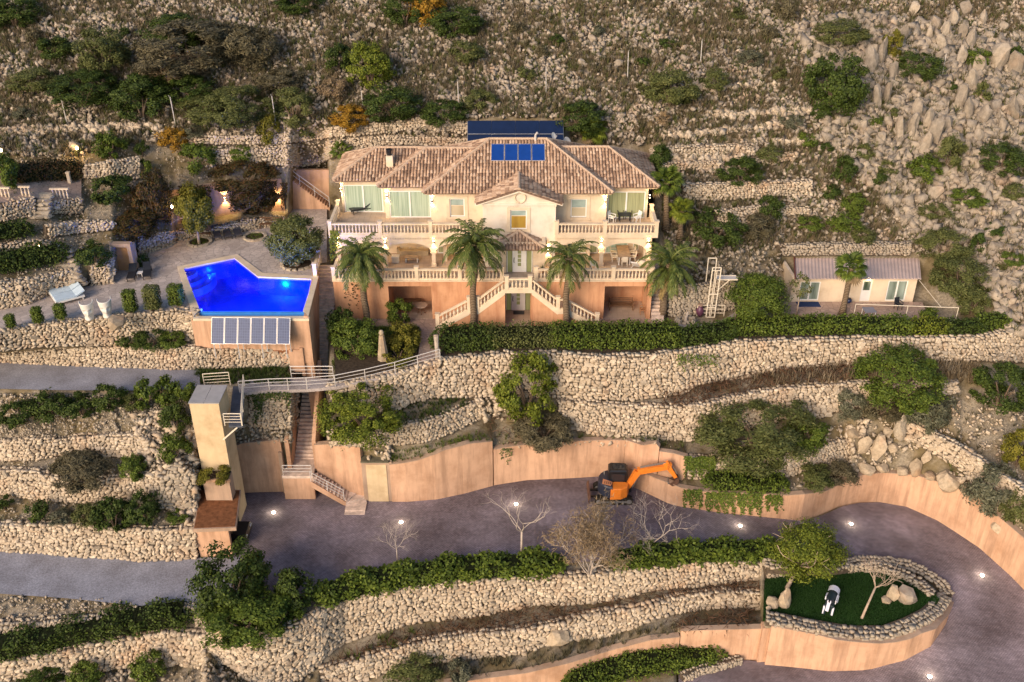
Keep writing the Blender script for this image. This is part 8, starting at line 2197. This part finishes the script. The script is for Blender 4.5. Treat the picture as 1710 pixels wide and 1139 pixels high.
# garden lamps
for lab, u, v, e in (('glowing garden lamp on the upper left terrace below a pale rock', 132, 264, 90), ('garden lamp glowing out of the hedge at the left', 70, 430, 50), ('lamp glowing in the leafy tree at the far left', 6, 268, 40)):
    p = G(u, v); t = thing('garden_lamp', lab, 'garden lamp', p, 'lamps in the left garden'); MB().tube([p, p + (0, 0, .75)], .04, 6).build('post', M['black'], t); MB().lathe([(.06, .75), (.1, .8), (.1, .95), (.03, 1.02)], tuple(p), 8).build('lamp_head', M['lamp'], t); point(p + (0, -.3, .85), e * .6, (1, .6, .2))
for u, v in ((281, 345),):
    p = G(u, v); t = thing('garden_lamp', 'lamp shining through the dark creeper by the pool tree', 'garden lamp', p, 'lamps in the left garden'); p = p + (.6, -.8, .2); MB().lathe([(.05, 0), (.09, .05), (.09, .2), (.03, .25)], tuple(p), 8).build('lamp_head', M['lamp'], t); point(p + (.1, -.4, .2), 60, (1, .5, .12))
# terrace balusters top left
for lab, u, v, n_ in (('short row of cast stone balusters at the far left terrace edge', 8, 332, 3), ('short cast stone balustrade left of the upper garden steps', 42, 330, 3), ('cast stone balusters with a plant on top right of the upper steps', 100, 333, 5)):
    p = G(u, v) + (0, .25, .0); t = thing('baluster_row', lab, 'balustrade', p, 'cast stone balusters in the left garden')
    MB().box(p[0] - .15 * n_, p[0] + .15 * n_, p[1] - .1, p[1] + .1, p[2] + .75, p[2] + .85).build('top_rail', M['baluster'], t)
    for k in range(n_): piece('baluster', BAL_ME, t, p + np.array(((k - (n_ - 1) / 2) * .28, 0, 0)), scale=(1, 1, 1.13))
p = G(117, 306); t = thing('marble_post', 'pale lit post beside the hedge on the top left terrace', 'post', p); MB().box(p[0] - .12, p[0] + .12, p[1] - .12, p[1] + .12, p[2], p[2] + .9).build('shaft', M['baluster'], t); MB().box(p[0] - .16, p[0] + .16, p[1] - .16, p[1] + .16, p[2] + .902, p[2] + .98).build('cap', M['baluster'], t)
# fence posts
for lab, u, v, h in (('first', 112, 205, 46), ('second', 293, 208, 42), ('third', 461, 211, 46), ('fourth', 606, 176, 22), ('fifth', 766, 171, 32), ('sixth', 912, 153, 38), ('seventh', 1048, 129, 38), ('eighth', 1170, 104, 32), ('ninth', 1573, 128, 34)):
    p = G(u, v); t = thing('fence_post', 'thin pale metal fence post on the hillside, ' + lab + ' counted from the left', 'fence post', p, 'fence posts on the hillside'); H__ = h / ppm(p) / .9
    MB().tube([p - (0, 0, .2), p + (-.05, 0, H__)], .04, 6).build('shaft', M['rail'], t); MB().bar(p + (-.05, 0, H__), p + (-.05, -.3, H__ + .2), .04).build('bent_top', M['rail'], t)

# ------------------------------------------------------------------ rocks
def boulder_data(seed, squash=.75, rough=.16):
    r = np.random.default_rng(seed); bm = bmesh.new(); bmesh.ops.create_icosphere(bm, subdivisions=2, radius=1)
    dirs = rand_rot(18, r)[:, 0]; offs = r.uniform(.5, .85, 18)
    for v in bm.verts:
        p = np.array(v.co); p = np.sign(p) * np.abs(p) ** .8
        for d, o_ in zip(dirs, offs):
            k = p @ d - o_
            if k > 0: p = p - d * k * .95
        p = p + r.normal(size=3) * rough * .18; v.co = p
    me = bpy.data.meshes.new('boulder'); bm.to_mesh(me); bm.free(); return me
B_ME = {}
def boulder(label, p, size, rot, mat, group=None, seed=0, name='boulder', cat='boulder'):
    k = (seed % 10, mat.name)
    if k not in B_ME: me = boulder_data(seed % 10); me.materials.append(mat); B_ME[k] = me
    o = bpy.data.objects.new(name, B_ME[k]); COL.objects.link(o); o.location = p; o.rotation_euler = rot; o.scale = size
    return tag(o, label, cat, group, 'thing')
M['pale_rock'] = stone_mat('pale_boulder', [(0.34, 0.275, 0.2), (0.47, 0.39, 0.29), (0.4, 0.33, 0.245)], .35, .5)
def rock_at(lab, u, v, w, h, mat=None, seed=0, group=None, z=None, tilt=0, name='boulder', cat='boulder'):
    p = G(u, v) if z is None else PZ(u, v, z); s = ppm(p); a, c = w / s / 2 * 1.1, h / s / 2 * 1.15
    return boulder(lab, p + (0, 0, c * .5), (a * 1.25, a, c * 1.2), (0, tilt, seed * .7), mat or M['pale_rock'], group, seed, name, cat)
rock_at('tall tan standing stone at the left end of the lawn island', 1310, 1013, 22, 46, M['pale_rock'], 1, z=GRASS_Z)
rock_at('rounded tan boulder beside the tall standing stone on the lawn', 1290, 1010, 22, 22, M['pale_rock'], 2, z=GRASS_Z)
rock_at('small pale stone at the foot of the rounded boulder on the lawn', 1283, 1018, 9, 9, M['pale_rock'], 3, z=GRASS_Z)
rock_at('blocky tan standing stone on the right of the lawn island', 1488, 1000, 22, 32, M['pale_rock'], 4, z=GRASS_Z)
rock_at('large leaning brownish boulder beside the blocky stone on the lawn', 1510, 1003, 32, 36, M['rock'], 5, z=GRASS_Z, tilt=.3)
rock_at('low base stone under the blocky stone on the lawn', 1478, 1003, 18, 10, M['pale_rock'], 6, z=GRASS_Z)
rock_at('big tan corner stone on the wall right of the white heads', 194, 542, 32, 22, M['pale_rock'], 7, z=DECK_Z)
rock_at('pale round rock above the glowing lamp on the upper left terrace', 126, 248, 26, 14, M['pale_rock'], 8)
rock_at('large white block of stone lying in the lower brush wall', 930, 1066, 34, 26, M['pale_rock'], 9)
rock_at('pale slab leaning at the end of the wall beside the boulder falls', 1440, 752, 22, 36, M['pale_rock'], 3, tilt=-.3)
rock_at('upright pale slab in the middle of the boulder falls', 1464, 760, 26, 46, M['pale_rock'], 4)
rock_at('smooth grey chute stone at the top of the boulder falls', 1502, 730, 24, 50, M['stone_grey'], 1)
for i, (u, v, w, h) in enumerate(((1446, 787, 28, 18), (1474, 786, 28, 18), (1507, 790, 22, 20), (1526, 790, 24, 38), (1544, 770, 18, 28), (1581, 812, 46, 40), (1551, 796, 24, 14), (1420, 722, 30, 16), (1612, 822, 24, 20), (1560, 748, 20, 16), (1490, 752, 20, 18), (1534, 745, 16, 14), (1630, 830, 26, 22), (1655, 846, 24, 20), (1480, 725, 20, 16), (1668, 885, 34, 24))):
    w, h = w * .85, h * .85
    rock_at(['pale boulder heaped among the falls above the orange bend wall', 'long leaning boulder in the falls above the bend wall', 'largest oval boulder at the right of the falls above the bend wall'][1 if i == 3 else 2 if i == 5 else 0], u, v, w, h, M['pale_rock'], i, None if i in (3, 5) else 'boulders heaped above the bend wall', tilt=.25 * math.sin(i))
# standing stone and post in the garden
p = PZ(640, 600, 0); t = thing('standing_stone', 'tapering tan standing stone topped by a pale ball in the garden bed', 'standing stone', p)
s_ = 1 / ppm(p); hz = 2.1
o = MB().lathe([(.42, 0), (.4, .5), (.3, 1.2), (.2, hz)], tuple(p), 7).build('stone_body', M['pale_rock'], t); MB().lathe([(.02, hz), (.16, hz + .05), (.2, hz + .2), (.14, hz + .36), (.02, hz + .42)], tuple(p), 9).build('stone_ball', M['pale_rock'], t)
p = PZ(731, 597, 0); t = thing('wooden_post', 'pale weathered wooden post at the end of the footbridge', 'post', p); MB().tube([p, p + (-.04, 0, 1.0), p + (-.05, 0, 1.9)], [.2, .16, .2], 8).build('shaft', M['twig'], t); MB().tube([p + (-.05, 0, 1.88), p + (-.05, .02, 1.96)], [.19, .15], 8).build('cap', M['pale_bark'], t)
# crags and boulders on the right slope
r = np.random.default_rng(91)
crag = [(1452, 118, 26, 40), (1470, 108, 22, 46), (1458, 96, 20, 30), (1505, 70, 24, 28), (1525, 22, 26, 20), (1560, 48, 24, 26), (1576, 60, 22, 30), (1590, 38, 22, 24), (1604, 64, 24, 26), (1618, 76, 20, 30), (1570, 84, 24, 28), (1550, 66, 20, 26), (1610, 20, 26, 24), (1640, 38, 24, 20), (1600, 110, 24, 34), (1632, 122, 30, 36), (1660, 112, 40, 48), (1690, 122, 34, 40), (1620, 150, 26, 38), (1600, 176, 30, 40), (1614, 196, 26, 34), (1640, 205, 30, 34), (1660, 186, 28, 26), (1690, 200, 30, 40), (1672, 222, 26, 26), (1632, 236, 24, 24), (1556, 240, 30, 50), (1540, 256, 26, 40), (1548, 216, 28, 40), (1520, 226, 26, 44), (1500, 232, 24, 40), (1530, 196, 24, 34), (1580, 216, 26, 30), (1596, 240, 22, 20), (1612, 262, 18, 30), (1480, 170, 20, 40), (1462, 180, 18, 46), (1490, 130, 22, 30), (1440, 220, 26, 22), (1470, 238, 24, 20), (1560, 330, 34, 44), (1580, 350, 26, 30), (1640, 300, 30, 16), (1650, 340, 24, 22), (1660, 362, 22, 26), (1690, 346, 26, 22), (1590, 300, 20, 24), (1620, 318, 22, 26), (1490, 318, 22, 22), (1492, 338, 28, 26), (1605, 390, 24, 20), (1630, 366, 22, 20), (1670, 412, 26, 22), (1692, 400, 24, 22), (1640, 440, 28, 26), (1660, 470, 30, 34), (1690, 480, 30, 28), (1620, 480, 22, 24), (1676, 510, 26, 28), (1650, 500, 22, 24), (1610, 452, 24, 22), (1700, 520, 24, 26), (1646, 530, 22, 18), (1668, 540, 28, 20), (1700, 280, 20, 26), (1420, 296, 16, 18), (1446, 286, 18, 16)]
for i, (u, v, w, h) in enumerate(crag):
    rock_at('grey limestone boulder in the crag band at the upper right' if v < 275 else 'grey limestone boulder on the rocky slope right of the annex', u, v, w * (.72 if v < 275 else .6), h * (1.15 if v < 275 else .6), M['crag'], i, 'crag boulders at the upper right' if v < 275 else 'boulders right of the annex', tilt=.2 * math.sin(i * 1.7))
for i in range(60):
    u = 1340 + 420 * r.random() ** .8; v = r.uniform(30, 540)
    if u < 1480 and v > 260: continue
    if (1540 < u < 1640 and 400 < v < 520) or (u < 1560 and v > 390): continue
    w = r.uniform(10, 22); rock_at('grey limestone boulder in the crag band at the upper right' if v < 275 else 'grey limestone boulder on the rocky slope right of the annex', u, v, w, w * r.uniform(.8, 1.3), M['crag'], i + 3, 'crag boulders at the upper right' if v < 275 else 'boulders right of the annex', tilt=r.normal() * .2)
for i in range(46):
    u = r.uniform(0, 1320); v = r.uniform(10, 190); w = r.uniform(8, 15)
    rock_at('pale weathered rock lying on the open slope above the villa', u, v, w, w * .8, M['crag'], i, 'rocks on the open slope')

# ------------------------------------------------------------------ pale horse like sculpture on the lawn
p = PZ(1385, 1022, GRASS_Z) + (.1, .35, 0)
t = thing('animal_sculpture', 'white and dark plated animal sculpture walking on the lawn island', 'sculpture', p); OFF.pop(t.name)
M['pale_plate'] = plain('pale_blue_white_plate', (0.68, 0.68, 0.78), .5, .4, var=.08); M['dark_plate'] = plain('dark_teal_plate', (0.02, 0.035, 0.045), .5, .4, var=.3)
def skinned(name, joints, edges, radii, mats, parent):
    me = bpy.data.meshes.new(name); me.from_pydata(joints, edges, []); me.update(); o = bpy.data.objects.new(name, me); COL.objects.link(o); o.parent = parent
    for m in mats: me.materials.append(m)
    sk = o.modifiers.new('skin', 'SKIN')
    for v, rr in zip(me.skin_vertices[0].data, radii): v.radius = (rr, rr)
    me.skin_vertices[0].data[0].use_root = True
    o.modifiers.new('sub', 'SUBSURF').levels = 1; o.modifiers['sub'].render_levels = 2
    return o
J = [(0, .55, .95), (0, .1, 1.0), (0, -.4, 1.0), (0, -.75, 1.12), (0, -1.05, 1.3), (0, -1.3, 1.2), (0, -1.5, 1.08),
     (.2, .6, .6), (.2, .7, .3), (.2, .62, .03), (-.2, .6, .6), (-.2, .52, .3), (-.2, .45, .03), (.18, -.5, .6), (.18, -.5, .3), (.18, -.62, .03), (-.18, -.5, .6), (-.18, -.66, .32), (-.18, -.7, .03), (0, .9, .95), (0, 1.05, .6)]
E_ = [(0, 1), (1, 2), (2, 3), (3, 4), (4, 5), (5, 6), (0, 7), (7, 8), (8, 9), (0, 10), (10, 11), (11, 12), (2, 13), (13, 14), (14, 15), (2, 16), (16, 17), (17, 18), (0, 19), (19, 20)]
Rr = [.27, .3, .28, .17, .14, .13, .07, .13, .07, .06, .13, .07, .06, .11, .065, .06, .11, .065, .06, .06, .04]
skinned('body', J, E_, Rr, [M['dark_plate']], t)
def plates(nm, specs):
    for (a, b, w, hgt) in specs: MB().bar(a, b, w, hgt).build(nm, M['pale_plate'], t, local=True)
mb = MB()
for k in range(7):
    a = -1.2 + 2.4 * k / 6; mb.add([(.34 * math.sin(a), .62, .98 + .34 * math.cos(a)), (.34 * math.sin(a + .4), .62, .98 + .34 * math.cos(a + .4)), (.33 * math.sin(a + .4), .12, 1.02 + .34 * math.cos(a + .4)), (.33 * math.sin(a), .12, 1.02 + .34 * math.cos(a))], [(0, 1, 2, 3)])
mb.build('back_plate', M['pale_plate'], t, local=True)
plates('side_plate', [((.3, .1, 1.0), (.3, -.45, 1.0), .06, .28), ((-.3, .0, 1.0), (-.3, -.4, 1.05), .06, .22)])
plates('leg_plate', [((x * 1.45, y, .62), (x * 1.4, y2, .08), .1, .1) for x, y, y2 in ((.2, .62, .6), (-.2, .56, .46), (.18, -.52, -.6), (-.18, -.6, -.68))])
plates('face_plate', [((0, -1.12, 1.43), (0, -1.55, 1.14), .18, .05)])
for x in (-.08, .08): MB().cbox((x, -1.1, 1.5), (.05, .06, .16)).build('ear', M['pale_plate'], t, local=True)
t.rotation_euler = (0, 0, math.radians(-28)); t.scale = (1.15,) * 3
